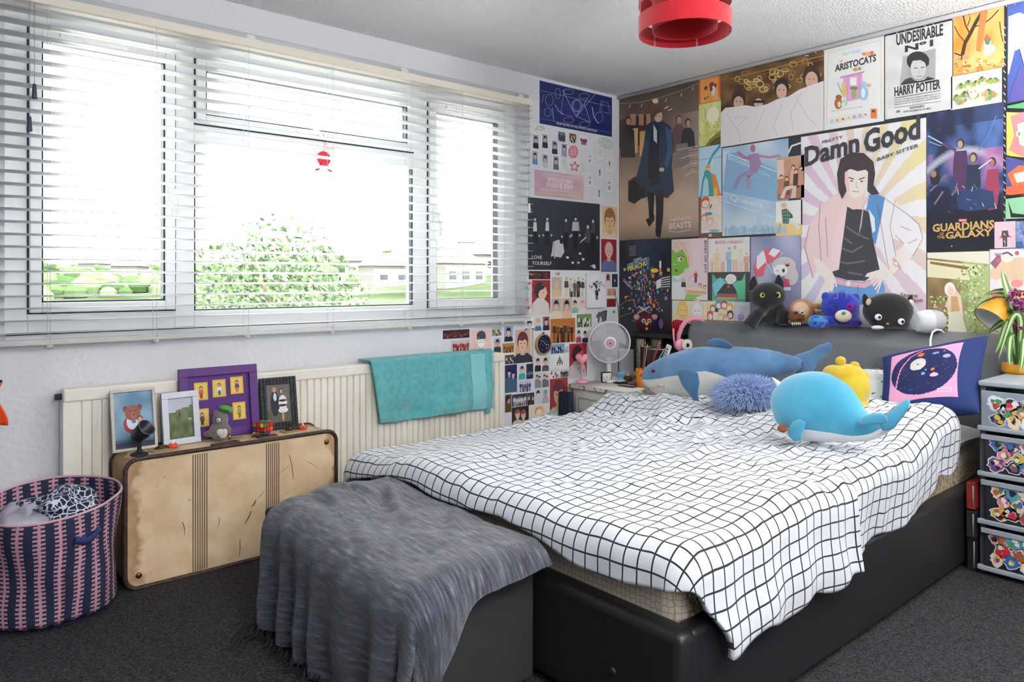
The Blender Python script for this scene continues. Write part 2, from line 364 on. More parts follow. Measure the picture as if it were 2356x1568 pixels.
for n_, (u, v, dist, k, lab) in enumerate(HS):
    dist *= 1.55; d = ray(u, v); x, y = CAM[0]+d[0]*dist, CAM[1]+d[1]*dist; W_, Dp, Hh = (8+2*k), 6, 2.2
    zb = hz(x, y)+1.0; HXY.append((x, y))
    t = thing('house', lab, 'house', (x, y, zb-1.5), math.radians(-35+25*k+n_*7), group='pale houses on the hillside')
    G().box((-W_/2, -Dp/2, 0), (W_/2, Dp/2, Hh+1.5)).out('wall', mat('render_pale', '#6a6660', .8, spec=0), t, smooth=False)
    ov = .5; b = Hh+1.5
    G().add([(-W_/2-ov, -Dp/2-ov, b), (W_/2+ov, -Dp/2-ov, b), (W_/2+ov, Dp/2+ov, b), (-W_/2-ov, Dp/2+ov, b), (-W_/2+2, 0, b+2.2), (W_/2-2, 0, b+2.2)], [(0, 1, 5, 4), (1, 2, 5), (2, 3, 4, 5), (3, 0, 4), (3, 2, 1, 0)]).out('roof', mat('roof_pale_%d' % k, ['#5c5450', '#524f4f'][k], .8, spec=0), t, smooth=False)
    for q in range(3): G().cbox((-W_/2+W_*(q+.5)/3, -Dp/2-.03, b-1.7), (1.3, .08, 1.1)).out('window', mat('far_window', '#202428', .2), t, smooth=False)
g = G()
for k in range(2600):
    th = math.radians(random.uniform(28, 112)); r = random.uniform(120, 264); x, y = r*math.cos(th), .6+r*math.sin(th); s = random.uniform(1.0, 2.4)
    if any(math.hypot(x-a, y-b) < 8+s for a, b in HXY): continue
    g.ell((x, y, hz(x, y)+s*.35), (s, s, s*.8), seg=7, rings=5, col=random.choice(['#33422a', '#3c4a30', '#47543a', '#2b3922', '#525b44']))
tag(g.out('distant_bushes', vmat('bush_print', .8, spec=0), smooth=False), 'scattered pale green trees and bushes covering the distant hillside', 'bushes', kind='stuff')
# ---------------------------------------------------------------- bed
def nz(x, y, z=0): return noise.noise(Vector((x, y, z)))
def sstep(a, b, x):
    t = max(0, min(1, (x-a)/(b-a))); return t*t*(3-2*t)
BXH, BXF, BYL, BYR = -.02, -2.304, -.565, -2.20
M_faux = mat('black_faux_leather', '#1f1f22', .42, bump=.35, bscale=260, bdist=.0015)
M_fauxg = mat('charcoal_faux_leather', '#77797f', .45, bump=.35, bscale=260, bdist=.0015)
bed = thing('double_bed', 'wide low bed with black padded base and tall charcoal padded headboard', 'bed', ((BXH+BXF)/2, (BYL+BYR)/2, 0), world=True)
G().box((BXF+.045, BYR, .02), (BXH-.12, BYR+.06, .30)).out('side_rail', M_faux, bed, bev=.012)
G().box((BXF, BYL-.06, .02), (BXH-.12, BYL, .30)).out('side_rail', M_faux, bed, bev=.02)
G().box((BXF-.002, BYR, .02), (BXF+.07, BYL, .302)).out('foot_panel', M_faux, bed, bev=.024)
G().box((BXF+.06, BYR+.05, .10), (BXH-.12, BYL-.05, .22)).out('slat_base', mat('base_cloth', '#242426', .8), bed)
for x in (-2.2, -.3):
    for y in (BYL-.1, BYR+.1): G().lathe([(.025, 0), (.03, .1)], (x, y, 0), 14, cap=True).out('leg', mat('dark_leg', '#18181a', .5), bed)
def hb(s, t):
    y = -.585+(-2.262+.585)*s; z = .05+(.885-.05)*t
    return y, z
g = G()                                       # headboard: padded slab with rounded top and soft seams
nu, nv = 60, 34; ring = []
def hbx(s, t):
    e = min(s, 1-s)*1.66; et = (1-t)*.83
    b = .105*(min(1, e/.05)**.5 if e < .05 else 1)*(min(1, et/.07)**.5 if et < .07 else 1)
    d = 0
    for by in (.333, .667):
        r2 = ((s-by)*1.66)**2+((t-.762)*.83)**2; d += .018*math.exp(-r2/.0012)+.006*math.exp(-r2/.012)
    return -.012-b+d
g.grid(lambda s, t: Vector((hbx(s, t), *hb(s, t))), nu*2, nv*2)
g.box((-.03, -2.255, .05), (-.008, -.592, .878))
g.out('headboard', M_fauxg, bed)
for s in (.333, .667):
    y, z = hb(s, .762); G().ell((-.112, y, z), (.012, .017, .017), seg=16, rings=10).out('button', M_fauxg, bed)
for yy in (-1.63,):
    G().lathe([(0, .006), (.008, .005), (.011, 0)], (BXF-.002, yy-.36, .14), 14, M=roty(-90)).out('stud', M_faux, bed)
# mattress in a patterned fitted sheet
def hexmat():
    m = mat('honeycomb_sheet', '#cbb79a', .8); nt = m.node_tree; b = nt.nodes['Principled BSDF']
    tc = nt.nodes.new('ShaderNodeTexCoord'); v = nt.nodes.new('ShaderNodeTexVoronoi'); v.feature = 'DISTANCE_TO_EDGE'; v.inputs['Scale'].default_value = 62; v.inputs['Randomness'].default_value = .3
    r = nt.nodes.new('ShaderNodeValToRGB'); r.color_ramp.elements[0].position = .02; r.color_ramp.elements[1].position = .07; r.color_ramp.elements[0].color = (*lin('#a98a58'), 1); r.color_ramp.elements[1].color = (*lin('#ddd0bd'), 1)
    nt.links.new(tc.outputs['Object'], v.inputs['Vector']); nt.links.new(v.outputs['Distance'], r.inputs[0]); nt.links.new(r.outputs[0], b.inputs['Base Color']); return m
g = G(); g.box((BXF+.055, BYR+.055, .22), (BXH-.13, BYL-.085, .418))
tag(g.out('mattress', hexmat(), None, bev=.05), 'mattress in a tan honeycomb patterned sheet lying on the black bed base', 'mattress')
# pillows under the cover and against the headboard
def pillow(name, m, corners, thick, label=None, cat=None, n=26, parent=None, cfn=None, pinch=.06, back=True, seed=0):
    c = [Vector(p) for p in corners]; nrm = (c[1]-c[0]).cross(c[3]-c[0]).normalized()
    def P(s, t, side):
        e = 4*s*(1-s); f_ = 4*t*(1-t)
        ss = .5+(s-.5)*(1-pinch*f_*0-pinch*(1-(2*t-1)**2)); tt = .5+(t-.5)*(1-pinch*(1-(2*s-1)**2))
        p = (c[0]*(1-ss)+c[1]*ss)*(1-tt)+(c[3]*(1-ss)+c[2]*ss)*tt
        h = (max(0, e)**.5)*(max(0, f_)**.5)
        return p+nrm*side*(thick*.5*(h**.8)+.006*nz(s*5+seed, t*5, seed)*h)
    g = G(); g.grid(lambda s, t: P(s, t, 1), n, n, cfn=cfn)
    g.grid(lambda s, t: P(1-s, t, -1), n, n, col=(cfn(.01, .01) if cfn else None))
    o = g.out(name, m, parent)
    if label: tag(o, label, cat)
    return o
M_pil = mat('white_pillow', '#e9ebe9', .8, bump=.3, bscale=30)
pillow('pillow', M_pil, [(-.16, -.62, .445), (-.16, -1.34, .445), (-.62, -1.34, .445), (-.62, -.62, .445)], .12, 'white pillow lying under the long blue shark plush by the headboard', 'pillow')
def dots(s, t): return '#4a505c' if nz(s*26, t*26, 4) > .47 else '#dfe7e4'
pillow('pillow', vmat('spotted_cotton', .8), [(-.46, -1.66, .57), (-.46, -2.16, .57), (-.24, -2.16, .70), (-.24, -1.66, .70)], .11, 'white pillow with dark flecks between the yellow plush and the navy cushion', 'pillow', n=60, cfn=dots)
pillow('pillow', M_pil, [(-.16, -1.40, .47), (-.16, -2.19, .47), (-.62, -2.19, .47), (-.62, -1.40, .47)], .15, 'plain pillow under the navy cushion at the right side of the bed head', 'pillow')
# duvet with a black window-pane grid
def gridmat(name, base, line, sp, wd, rough=.8):
    m = mat(name, base, rough, bump=.25, bscale=90, bdist=.002, sheen=.2); nt = m.node_tree; b = nt.nodes['Principled BSDF']
    uv = nt.nodes.new('ShaderNodeUVMap'); sep = nt.nodes.new('ShaderNodeSeparateXYZ'); nt.links.new(uv.outputs[0], sep.inputs[0]); outs = []
    for i in range(2):
        a = nt.nodes.new('ShaderNodeMath'); a.operation = 'PINGPONG'; a.inputs[1].default_value = sp/2; nt.links.new(sep.outputs[i], a.inputs[0])
        c = nt.nodes.new('ShaderNodeMath'); c.operation = 'LESS_THAN'; c.inputs[1].default_value = wd/2; nt.links.new(a.outputs[0], c.inputs[0]); outs.append(c)
    mx = nt.nodes.new('ShaderNodeMath'); mx.operation = 'MAXIMUM'; nt.links.new(outs[0].outputs[0], mx.inputs[0]); nt.links.new(outs[1].outputs[0], mx.inputs[1])
    mc = nt.nodes.new('ShaderNodeMixRGB'); mc.inputs[1].default_value = (*lin(base), 1); mc.inputs[2].default_value = (*lin(line), 1)
    nt.links.new(mx.outputs[0], mc.inputs[0]); nt.links.new(mc.outputs[0], b.inputs['Base Color']); return m
def drape(xc, y0c, y1c, xh, Lf, Lr, Ll, top, rho, nu, nv, fold, wr, uvs=1.0, uvrot=0, flare=.04):
    """fabric over a low box: xh = head edge, xc = foot core edge, y0c left core, y1c right core (y falls to the right)"""
    g = G(); g.uv = {}
    W_ = y0c-y1c; rows = []
    for j in range(nv+1):
        for i in range(nu+1):
            s = i/nu; t = j/nv
            xa = xh+(xc-xh)*s
            lf = Lf(t); lr = Lr(s); ll = Ll(s)
            a = xh-s*((xh-xc)+lf)                     # fabric coordinate along the bed
            b = y0c+ll-t*(W_+lr+ll)                   # across
            ea = max(0, xc-a); el = max(0, b-y0c); er = max(0, y1c-b)
            x = max(a, xc); y = min(max(b, y1c), y0c)
            sx, sy = -ea, (el if el > 0 else -er); d = math.hypot(sx, sy); dx = dy = 0
            if d > 1e-6:
                q = rho*PI/2
                hh = rho*math.sin(d/rho) if d < q else rho+(d-q)*flare; vv = rho*(1-math.cos(d/rho)) if d < q else rho+(d-q)*.995
                dirx, diry = sx/d, sy/d; fo = fold(a, b, vv, dirx, diry); dx = dirx*(hh+fo); dy = diry*(hh+fo)
            else: vv = 0
            k = max(0, 1-vv/.08)
            z = top(x+dx, y+dy)-vv+wr(a, b)*(.35+.65*k)
            g.v.append((x+dx, y+dy, z)); ca, sa = math.cos(uvrot), math.sin(uvrot)
            wa, wb = a+.02*nz(a*2, b*2, 9), b+.02*nz(a*2, b*2, 19); g.uv[len(g.v)-1] = (wa*ca-wb*sa, wa*sa+wb*ca)
    for j in range(nv):
        for i in range(nu): q = j*(nu+1)+i; g.f.append((q, q+1, q+nu+2, q+nu+1)); g.c.append(None); g.m.append(0)
    return g
def d_top(x, y):
    z = .485+.045*sstep(-1.2, -2.0, y)*sstep(-2.35, -1.6, x)-.055*sstep(-1.15, -.60, y)
    z += (.05+.012*sstep(-1.15, -.60, y))*sstep(-1.02, -.76, x)*(1-.55*math.exp(-((y+1.40)/.12)**2))
    z += .03*sstep(-1.5, -2.1, y)*sstep(-1.05, -.7, x)
    return z+.014*nz(x*2.3, y*2.3, 1)
def ridged(x, y, z):
    return 1-abs(nz(x, y, z))*2.2
def d_wr(a, b):
    u_, v_ = a*.8+b*.6, -a*.6+b*.8
    k = .45+.55*sstep(-1.9, -1.0, a)
    m = (.5+.5*nz(a*1.3, b*1.3, 7))
    w_ = .019*max(0, ridged(u_*2.2+.6*nz(a*3, b*3, 2), v_*6.5, 3)-.35)+.014*max(0, ridged(u_*9, v_*3.6, 8)-.3)*m*1.6+.010*max(0, ridged(u_*4+3, v_*13+nz(a*4, b*4, 5), 4)-.45)*sstep(-2.1, -1.5, a)
    w_ += .013*nz(a*9, b*9, 5)*m+.0035*nz(a*22, b*22, 6)*m
    # the long creases across the middle of the bed
    for (x0, y0, ang, L, A) in ((-1.45, -1.35, 25, .38, .022), (-1.30, -1.55, 35, .33, .024), (-1.6, -1.75, 20, .2, .02), (-1.05, -1.2, -50, .3, .015), (-1.0, -.85, 10, .3, .016), (-1.72, -1.62, 60, .16, .018), (-1.3, -1.95, 15, .25, .018), (-.95, -1.75, -20, .3, .017), (-1.62, -2.0, 50, .16, .02)):
        ca, sa = math.cos(math.radians(ang)), math.sin(math.radians(ang)); p = (a-x0)*ca+(b-y0)*sa; q = -(a-x0)*sa+(b-y0)*ca+.03*math.sin(p*9)
        w_ += A*math.exp(-(p/L)**2)*(math.exp(-(q/.022)**2)-.45*math.exp(-((q-.04)/.035)**2))
    return w_*k*1.15+.004
def d_fold(a, b, vv, dx, dy):
    k = min(1, vv/.25)
    f_ = .006*math.sin(a*34+3*nz(a*3, 0, 0))*k*abs(dy)+.007*math.sin(b*30+4*nz(b*3, 1, 1))*k*abs(dx)+.02*nz(a*6, b*6, 3)*k
    f_ -= .035*sstep(-1.50, -1.46, a)*k*(1 if dy < 0 else 0)         # the cover steps in where it is rucked up
    f_ += .03*math.exp(-((a+1.51)/.03)**2)*k*(1 if dy < 0 else 0)
    return f_
def Lr_(s):
    x = -.62-s*1.66
    return .262+.012*sstep(-.70, -1.0, x)+.02*sstep(-1.2, -1.48, x)+.03*sstep(-1.48, -1.53, x)-.02*sstep(-1.9, -2.2, x)+.012*math.sin(s*40)
g = drape(-2.245, -.63, -2.155, -.60, lambda t: .112+.014*math.sin(t*19)+.03*sstep(.45, .8, t)-.215*sstep(.85, 1, t)+.13*(1-sstep(0, .12, t)), Lr_, lambda s: .16+.06*sstep(.7, 1, s), d_top, .075, 230, 230, d_fold, d_wr)
M_duvet = gridmat('white_grid_cotton', '#d2d6dd', '#0d0f16', .0435, .0048)
M_lining = mat('mint_lining', '#bfe0dc', .8)
du = g.out('duvet', [M_duvet, M_lining], None); md = du.modifiers.new('Solidify', 'SOLIDIFY'); md.thickness = .016; md.offset = -1; md.material_offset = 1; md.material_offset_rim = 0
tag(du, 'rumpled white duvet with thin black grid lines spread over the bed', 'duvet')
# ---------------------------------------------------------------- ottoman chest and wool blanket
M_ott = mat('grey_ottoman_cloth', '#2c2c2e', .9, bump=.4, bscale=300)
ot = thing('ottoman_chest', 'dark grey fabric storage ottoman at the foot of the bed under the wool blanket', 'ottoman', (-2.53, -1.29, 0), world=True)
G().box((-2.735, -1.722, .02), (-2.325, -.865, .33)).out('body', M_ott, ot, bev=.012)
G().box((-2.742, -1.728, .332), (-2.32, -.858, .372)).out('lid', M_ott, ot, bev=.014)
def b_top(x, y): return .384+.022*math.exp(-((x+2.5)**2)/.05)+.012*nz(x*5, y*5, 2)+.014*sstep(-1.3, -.95, y)
def b_wr(a, b):
    w_ = .007*nz(a*14, b*7, 3)+.003*nz(a*30, b*30, 4)
    for (x0, y0, ang, L, A) in ((-2.45, -1.2, 70, .16, .02), (-2.40, -1.45, 50, .1, .018), (-2.6, -1.05, 80, .14, .016), (-2.5, -1.0, 110, .1, .012), (-2.66, -1.35, 65, .14, .01)):
        ca, sa = math.cos(math.radians(ang)), math.sin(math.radians(ang)); p = (a-x0)*ca+(b-y0)*sa; q = -(a-x0)*sa+(b-y0)*ca
        w_ += A*math.exp(-(p/L)**2)*(math.exp(-(q/.02)**2)-.3*math.exp(-((q-.035)/.03)**2))
    return w_
def b_fold(a, b, vv, dx, dy):
    k = min(1, vv/.3); c = b if abs(dx) > abs(dy) else a
    return k*(.017*math.sin(c*41+5*nz(c*2.5, 0, 5))+.012*abs(math.sin(c*23+2))+.016*nz(a*5, b*5, 8))
g = drape(-2.685, -.955, -1.70, -2.315, lambda t: .43-.06*sstep(.75, 1, t), lambda s: .10+.06*s+.22*sstep(.25, .62, s)**2, lambda s: .42, b_top, .085, 150, 190, b_fold, b_wr, flare=-.01)
def woolmat():
    m = mat('grey_plaid_wool', '#2c2d33', .95, bump=1, bscale=330, bdist=.004, sheen=.35, spec=.1); nt = m.node_tree; b = nt.nodes['Principled BSDF']
    uv = nt.nodes.new('ShaderNodeUVMap'); mp = nt.nodes.new('ShaderNodeMapping'); mp.inputs['Scale'].default_value = (60, 9, 1); nt.links.new(uv.outputs[0], mp.inputs[0])
    n = nt.nodes.new('ShaderNodeTexNoise'); n.inputs['Scale'].default_value = 1.6; n.inputs['Detail'].default_value = 5; nt.links.new(mp.outputs[0], n.inputs['Vector'])
    r = nt.nodes.new('ShaderNodeValToRGB'); e = r.color_ramp.elements; e[0].position = .3; e[0].color = (*lin('#2b2c31'), 1); e[1].position = .72; e[1].color = (*lin('#8d8678'), 1); k = e.new(.5); k.color = (*lin('#4a4d59'), 1); k = e.new(.62); k.color = (*lin('#5e6478'), 1)
    nt.links.new(n.outputs[0], r.inputs[0])
    sep = nt.nodes.new('ShaderNodeSeparateXYZ'); nt.links.new(uv.outputs[0], sep.inputs[0]); prev = r.outputs[0]
    for i, sp in ((0, .15), (1, .17)):
        a = nt.nodes.new('ShaderNodeMath'); a.operation = 'PINGPONG'; a.inputs[1].default_value = sp/2; nt.links.new(sep.outputs[i], a.inputs[0])
        c = nt.nodes.new('ShaderNodeMath'); c.operation = 'LESS_THAN'; c.inputs[1].default_value = .0022; nt.links.new(a.outputs[0], c.inputs[0])
        h = nt.nodes.new('ShaderNodeMath'); h.operation = 'MULTIPLY'; h.inputs[1].default_value = .35; nt.links.new(c.outputs[0], h.inputs[0])
        mc = nt.nodes.new('ShaderNodeMixRGB'); mc.inputs[2].default_value = (*lin('#6a3a3c'), 1); nt.links.new(h.outputs[0], mc.inputs[0]); nt.links.new(prev, mc.inputs[1]); prev = mc.outputs[0]
    nt.links.new(prev, b.inputs['Base Color']); return m
M_wool = woolmat()
blk = thing('wool_blanket', 'dark grey fringed wool blanket thrown over the ottoman at the bed foot', 'blanket', (-2.6, -1.3, 0), world=True)
g.out('cloth', M_wool, blk, solid=.008)
g = G(); random.seed(3)
for k in range(9):
    b0 = Vector((-2.775-.004*k, -.865-.012*k, .012)); d_ = Vector((-.06-.05*random.random(), -.04-.05*random.random(), 0)); g.tube([b0, b0+d_*.5+Vector((0, .008, .01)), b0+d_+Vector((0, 0, -.006))], [.004, .0035, .002], 5)
for k in range(60):
    y = -.90-.8*k/60; b0 = Vector((-2.79+.012*math.sin(k), y, .03)); g.tube([b0, b0+Vector((-.006, random.uniform(-.01, .01), -.02)), b0+Vector((-.03, random.uniform(-.02, .02), -.026))], [.003, .003, .0015], 5)
g.out('fringe', mat('dark_wool_fringe', '#222226', .95), blk)

# ---------------------------------------------------------------- radiator
RX0, RX1, RZ0, RZ1 = -3.19, -1.074, .13, .716
M_rad = mat('cream_radiator_paint', '#f4f0e6', .4, col2='#e6e0d2', cscale=3)
rad = thing('radiator', 'long cream panel radiator with vertical flutes under the window', 'radiator', (-2.13, -.06, RZ0), world=True)
g = G(); n = 62; ys = []
for i in range(n):
    x = RX0+.03+(RX1-RX0-.06)*i/n; p = (RX1-RX0-.06)/n
    ys += [(x, -.100), (x+p*.62, -.100), (x+p*.70, -.088), (x+p*.92, -.088)]
ys.append((RX1-.03, -.100)); ring = [(RX0+.001, -.098)]+ys+[(RX1-.001, -.098), (RX1-.001, -.03), (RX0+.001, -.03)]
g.loft([[Vector((x, y, z)) for x, y in ring] for z in (RZ0+.03, RZ1-.045)])
g.out('panel', M_rad, rad, smooth=False)
G().box((RX0, -.104, RZ1-.05), (RX1, -.03, RZ1)).out('top_rail', M_rad, rad, bev=.008)
G().box((RX0, -.104, RZ0), (RX1, -.03, RZ0+.035)).out('bottom_rail', M_rad, rad, bev=.008)
for x in (-2.9, -1.35): G().box((x-.02, -.03, RZ0+.1), (x+.02, 0, RZ1-.1)).out('wall_bracket', M_rad, rad)
G().tube([(RX0-.02, -.065, RZ1-.03), (RX0+.002, -.065, RZ1-.03)], .012, 10).out('bleed_valve', mat('valve_dark', '#3a3a48', .5), rad)
# towel over the radiator
g = G(); g.uv = {}
def tw(s, t):
    x = -1.94+s*.75+.065*t*(1-s)+.02*t*s; L = .36*t-.06
    if L < 0: y = -.122+.0; z = RZ1+.012+L*.0; y = -.125+(-L)*1.6; z = RZ1+.016
    else: y = -.127-.010*math.sin(s*9+t*3)*t-.022*nz(s*4, t*4, 2)*t-.006*math.sin(s*26+t*4)*t; z = RZ1+.012-L-.035*s*t*0+.02*(s-.5)*t*math.sin(s*5)
    if s > .93: z += .01*math.sin(t*9)
    return Vector((x, y, z))
g.grid(tw, 90, 60)
M_tow = mat('teal_terry', '#6cc4c9', .95, bump=1, bscale=420, bdist=.004, sheen=.5, spec=.1, col2='#58b4bb', cscale=40)
tt = thing('towel', 'teal bath towel hung over the radiator top', 'towel', (-1.55, -.125, .4), world=True)
g.out('cloth', M_tow, tt, solid=.009)
g = G()
g.grid(lambda s, t: tw(.80+.13*s, t*.985)+Vector((0, -.0065, 0)), 10, 50); g.out('woven_band', mat('teal_band', '#8ed2d6', .9, bump=.6, bscale=500, stretch=(1, 1, 3)), tt)
g = G()
for k in range(48): p = tw(1, k/47); g.tube([p, p+Vector((.014, -.003, -.003))], .002, 4)
for k in range(9): p = tw(.93+.005*k, 1); g.tube([p, p+Vector((.004*math.sin(k), -.004, -.028))], .002, 4)
g.out('fringe', M_tow, tt)
# ---------------------------------------------------------------- suitcase
SX0, SX1, SY0, SY1, SZ = -3.034, -2.208, -.324, -.125, .472
def canvas():
    m = mat('tan_canvas', '#cdb08c', .85, bump=.5, bscale=500, bdist=.0015, col2='#e0c8a6', cscale=9); nt = m.node_tree; b = nt.nodes['Principled BSDF']
    prev = b.inputs['Base Color'].links[0].from_socket; tc = nt.nodes.new('ShaderNodeTexCoord')
    sep = nt.nodes.new('ShaderNodeSeparateXYZ'); nt.links.new(tc.outputs['Object'], sep.inputs[0])
    n = nt.nodes.new('ShaderNodeTexNoise'); n.inputs['Scale'].default_value = 7; n.inputs['Detail'].default_value = 6; nt.links.new(tc.outputs['Object'], n.inputs['Vector'])
    # water stains creeping in from both ends
    ab = nt.nodes.new('ShaderNodeMath'); ab.operation = 'ABSOLUTE'; nt.links.new(sep.outputs[0], ab.inputs[0])
    ad = nt.nodes.new('ShaderNodeMath'); ad.operation = 'MULTIPLY_ADD'; ad.inputs[1].default_value = .28; nt.links.new(n.outputs[0], ad.inputs[0]); nt.links.new(ab.outputs[0], ad.inputs[2])
    r = nt.nodes.new('ShaderNodeValToRGB'); e = r.color_ramp.elements; e[0].position = .495; e[0].color = (1, 1, 1, 1); e[1].position = .54; e[1].color = (.62, .5, .38, 1); k = e.new(.515); k.color = (.42, .30, .2, 1)
    nt.links.new(ad.outputs[0], r.inputs[0]); mc = nt.nodes.new('ShaderNodeMixRGB'); mc.blend_type = 'MULTIPLY'; mc.inputs[0].default_value = .75; nt.links.new(prev, mc.inputs[1]); nt.links.new(r.outputs[0], mc.inputs[2])
    n2 = nt.nodes.new('ShaderNodeTexNoise'); n2.inputs['Scale'].default_value = 30; n2.inputs['Detail'].default_value = 4; nt.links.new(tc.outputs['Object'], n2.inputs['Vector'])
    r2 = nt.nodes.new('ShaderNodeValToRGB'); r2.color_ramp.elements[0].position = .66; r2.color_ramp.elements[1].position = .74; r2.color_ramp.elements[0].color = (1, 1, 1, 1); r2.color_ramp.elements[1].color = (.45, .35, .27, 1); nt.links.new(n2.outputs[0], r2.inputs[0])
    m2 = nt.nodes.new('ShaderNodeMixRGB'); m2.blend_type = 'MULTIPLY'; m2.inputs[0].default_value = .8; nt.links.new(mc.outputs[0], m2.inputs[1]); nt.links.new(r2.outputs[0], m2.inputs[2])
    nt.links.new(m2.outputs[0], b.inputs['Base Color']); return m
M_can = canvas(); M_lea = mat('dark_brown_leather', '#2a1b1b', .55, bump=.6, bscale=150, col2='#4a342c', cscale=60)
sc_ = thing('suitcase', 'worn tan canvas suitcase with brown leather edges standing on its side', 'suitcase', ((SX0+SX1)/2, (SY0+SY1)/2, 0), world=True)
poly = rrect(SX0, .004, SX1, SZ, .045, 8)
G().prism(poly, SY0, SY1, 'y').out('body', M_can, sc_, bev=.006, angle=.6)
for yy in (SY0, SY1):
    g = G(); g.tube([(x, yy, z) for x, z in poly]+[(poly[0][0], yy, poly[0][1])], .0085, 8, cap=False); g.out('leather_edge', M_lea, sc_)
M_str = mat('brown_stripe', '#6d5a4c', .8)
for cx in (-2.775, -2.49):
    g = G()
    for k in range(7): g.cbox((cx+(k-3)*.0085, SY0-.0008, SZ/2), (.0036, .0016, SZ-.03))
    g.out('stripe_band', M_str, sc_, smooth=False)
for x, z in ((SX1-.045, SZ-.045), (SX0+.045, .05), (SX1-.045, .05)): G().ell((x, SY0-.001, z), (.011, .006, .011), seg=14, rings=8).out('brass_stud', mat('old_brass', '#7a6038', .4, metal=1), sc_)
for (u0, v0, u1, v1, w_) in ((588, 1150, 580, 1165, .006), (578, 1175, 563, 1205, .005), (607, 1130, 590, 1150, .002), (666, 1045, 675, 1100, .0025), (705, 1060, 730, 1075, .0015), (420, 1200, 425, 1230, .003), (505, 1190, 500, 1215, .0025), (552, 1240, 550, 1280, .003), (640, 1090, 668, 1068, .0016)):
    a, b = at(u0, v0, 1, SY0-.001), at(u1, v1, 1, SY0-.001); g = G(); g.tube([a, a.lerp(b, .5)+Vector((.003, 0, 0)), b], [w_*.4, w_*.5, w_*.25], 6, flat=.25)
    g.out('scuff_mark', mat('scuff', '#6b4a2c', .9), sc_)
M_sl = mat('dark_patch_leather', '#4a3f3a', .6, bump=.5); M_lea2 = mat('pale_leather_tab', '#9a8466', .7, bump=.5)
for (x, y, w_, d_, a, m) in ((-2.665, -.285, .11, .035, 8, M_sl), (-2.49, -.265, .085, .03, 5, M_sl), (-2.88, -.235, .10, .05, 10, M_lea2), (-2.36, -.225, .10, .05, 8, M_lea2), (-2.60, -.225, .06, .04, 0, M_lea2)):
    G().cbox((x, y, SZ+.003), (w_, d_, .005), rot=rotz(a)).out('leather_tab', m, sc_, bev=.002)
for (x, y) in ((-2.88, -.235), (-2.36, -.225), (-2.52, -.262)):
    g = G(); g.tube([(x-.03, y, SZ+.008), (x-.01, y+.006, SZ+.016), (x+.012, y-.004, SZ+.014), (x+.034, y, SZ+.008)], .005, 8); g.ell((x-.012, y, SZ+.013), (.012, .01, .008), seg=12, rings=8); g.out('clasp', mat('dark_bronze', '#4d4033', .45, metal=.6), sc_)
# ---------------------------------------------------------------- laundry basket
def basketmat():
    m = mat('pink_navy_weave', '#20264a', .85, bump=.5, bscale=200); nt = m.node_tree; b = nt.nodes['Principled BSDF']
    def M(op, a, b_=None, c=None):
        n = nt.nodes.new('ShaderNodeMath'); n.operation = op
        for i, q in enumerate((a, b_, c)):
            if q is None: continue
            if isinstance(q, (int, float)): n.inputs[i].default_value = q
            else: nt.links.new(q, n.inputs[i])
        return n.outputs[0]
    uv = nt.nodes.new('ShaderNodeUVMap'); sep = nt.nodes.new('ShaderNodeSeparateXYZ'); nt.links.new(uv.outputs[0], sep.inputs[0])
    tc = nt.nodes.new('ShaderNodeTexCoord'); n = nt.nodes.new('ShaderNodeTexNoise'); n.inputs['Scale'].default_value = 9; nt.links.new(tc.outputs['Object'], n.inputs['Vector'])
    u = M('MULTIPLY_ADD', n.outputs[0], .012, sep.outputs[0]); a = M('PINGPONG', u, .5/23); a = M('MULTIPLY', a, 46)          # 0..1 across half a stripe
    v = M('MULTIPLY_ADD', n.outputs[0], .02, sep.outputs[1]); z = M('PINGPONG', v, .5/26); z = M('MULTIPLY', z, 52); zz = M('GREATER_THAN', z, .5)
    th = M('MULTIPLY_ADD', zz, .42, .15); f_ = M('LESS_THAN', a, th)
    mc = nt.nodes.new('ShaderNodeMixRGB'); mc.inputs[1].default_value = (*lin('#1f2442'), 1); mc.inputs[2].default_value = (*lin('#bd8c9a'), 1); nt.links.new(f_, mc.inputs[0]); nt.links.new(mc.outputs[0], b.inputs['Base Color']); return m
bk = thing('laundry_basket', 'round pink and navy woven laundry basket at the left beside the suitcase', 'basket', (-3.258, -.315, 0), world=True)
g = G(); g.uv = {}
def bs(s, t):
    a = 2*PI*s-PI/2; r = .190+.012*t+.009*nz(math.cos(a)*2, math.sin(a)*2, t*3)+(-.012*math.sin(t*5+a*3))*.6; r *= min(1, .80+t*3) if t < .07 else 1
    return Vector((-3.258+r*math.cos(a), -.315+r*math.sin(a)*.99, .004+t*(.375+.022*math.sin(a)+.012*math.cos(a))))
g.grid(bs, 96, 30, uvfn=lambda s, t: (s, t)); g.out('side', basketmat(), bk, solid=.006)
g = G(); g.tube([bs(k/60, 1) for k in range(61)], .0045, 6, cap=False); g.out('rim', mat('pale_pink_trim', '#c9a3ae', .8), bk)
g = G(); g.lathe([(0, .006), (.17, .006)], (-3.245, -.315, 0), 32); g.out('base', mat('navy_base', '#20264a', .9), bk)
g = G(); pts = [bs(.03+k*.008, .80-.05*math.sin(k/9*PI))+Vector((-.006, -.014, -.0)) for k in range(10)]; g.tube(pts, [.012]*10, 8, flat=.6); g.out('handle', mat('navy_handle', '#232f66', .8), bk)
g = G(); g.tube([bs(.40+k*.02, .93-.02*math.sin(k/7*PI)).lerp(Vector((-3.245, -.315, .33)), .1) for k in range(8)], .01, 8)
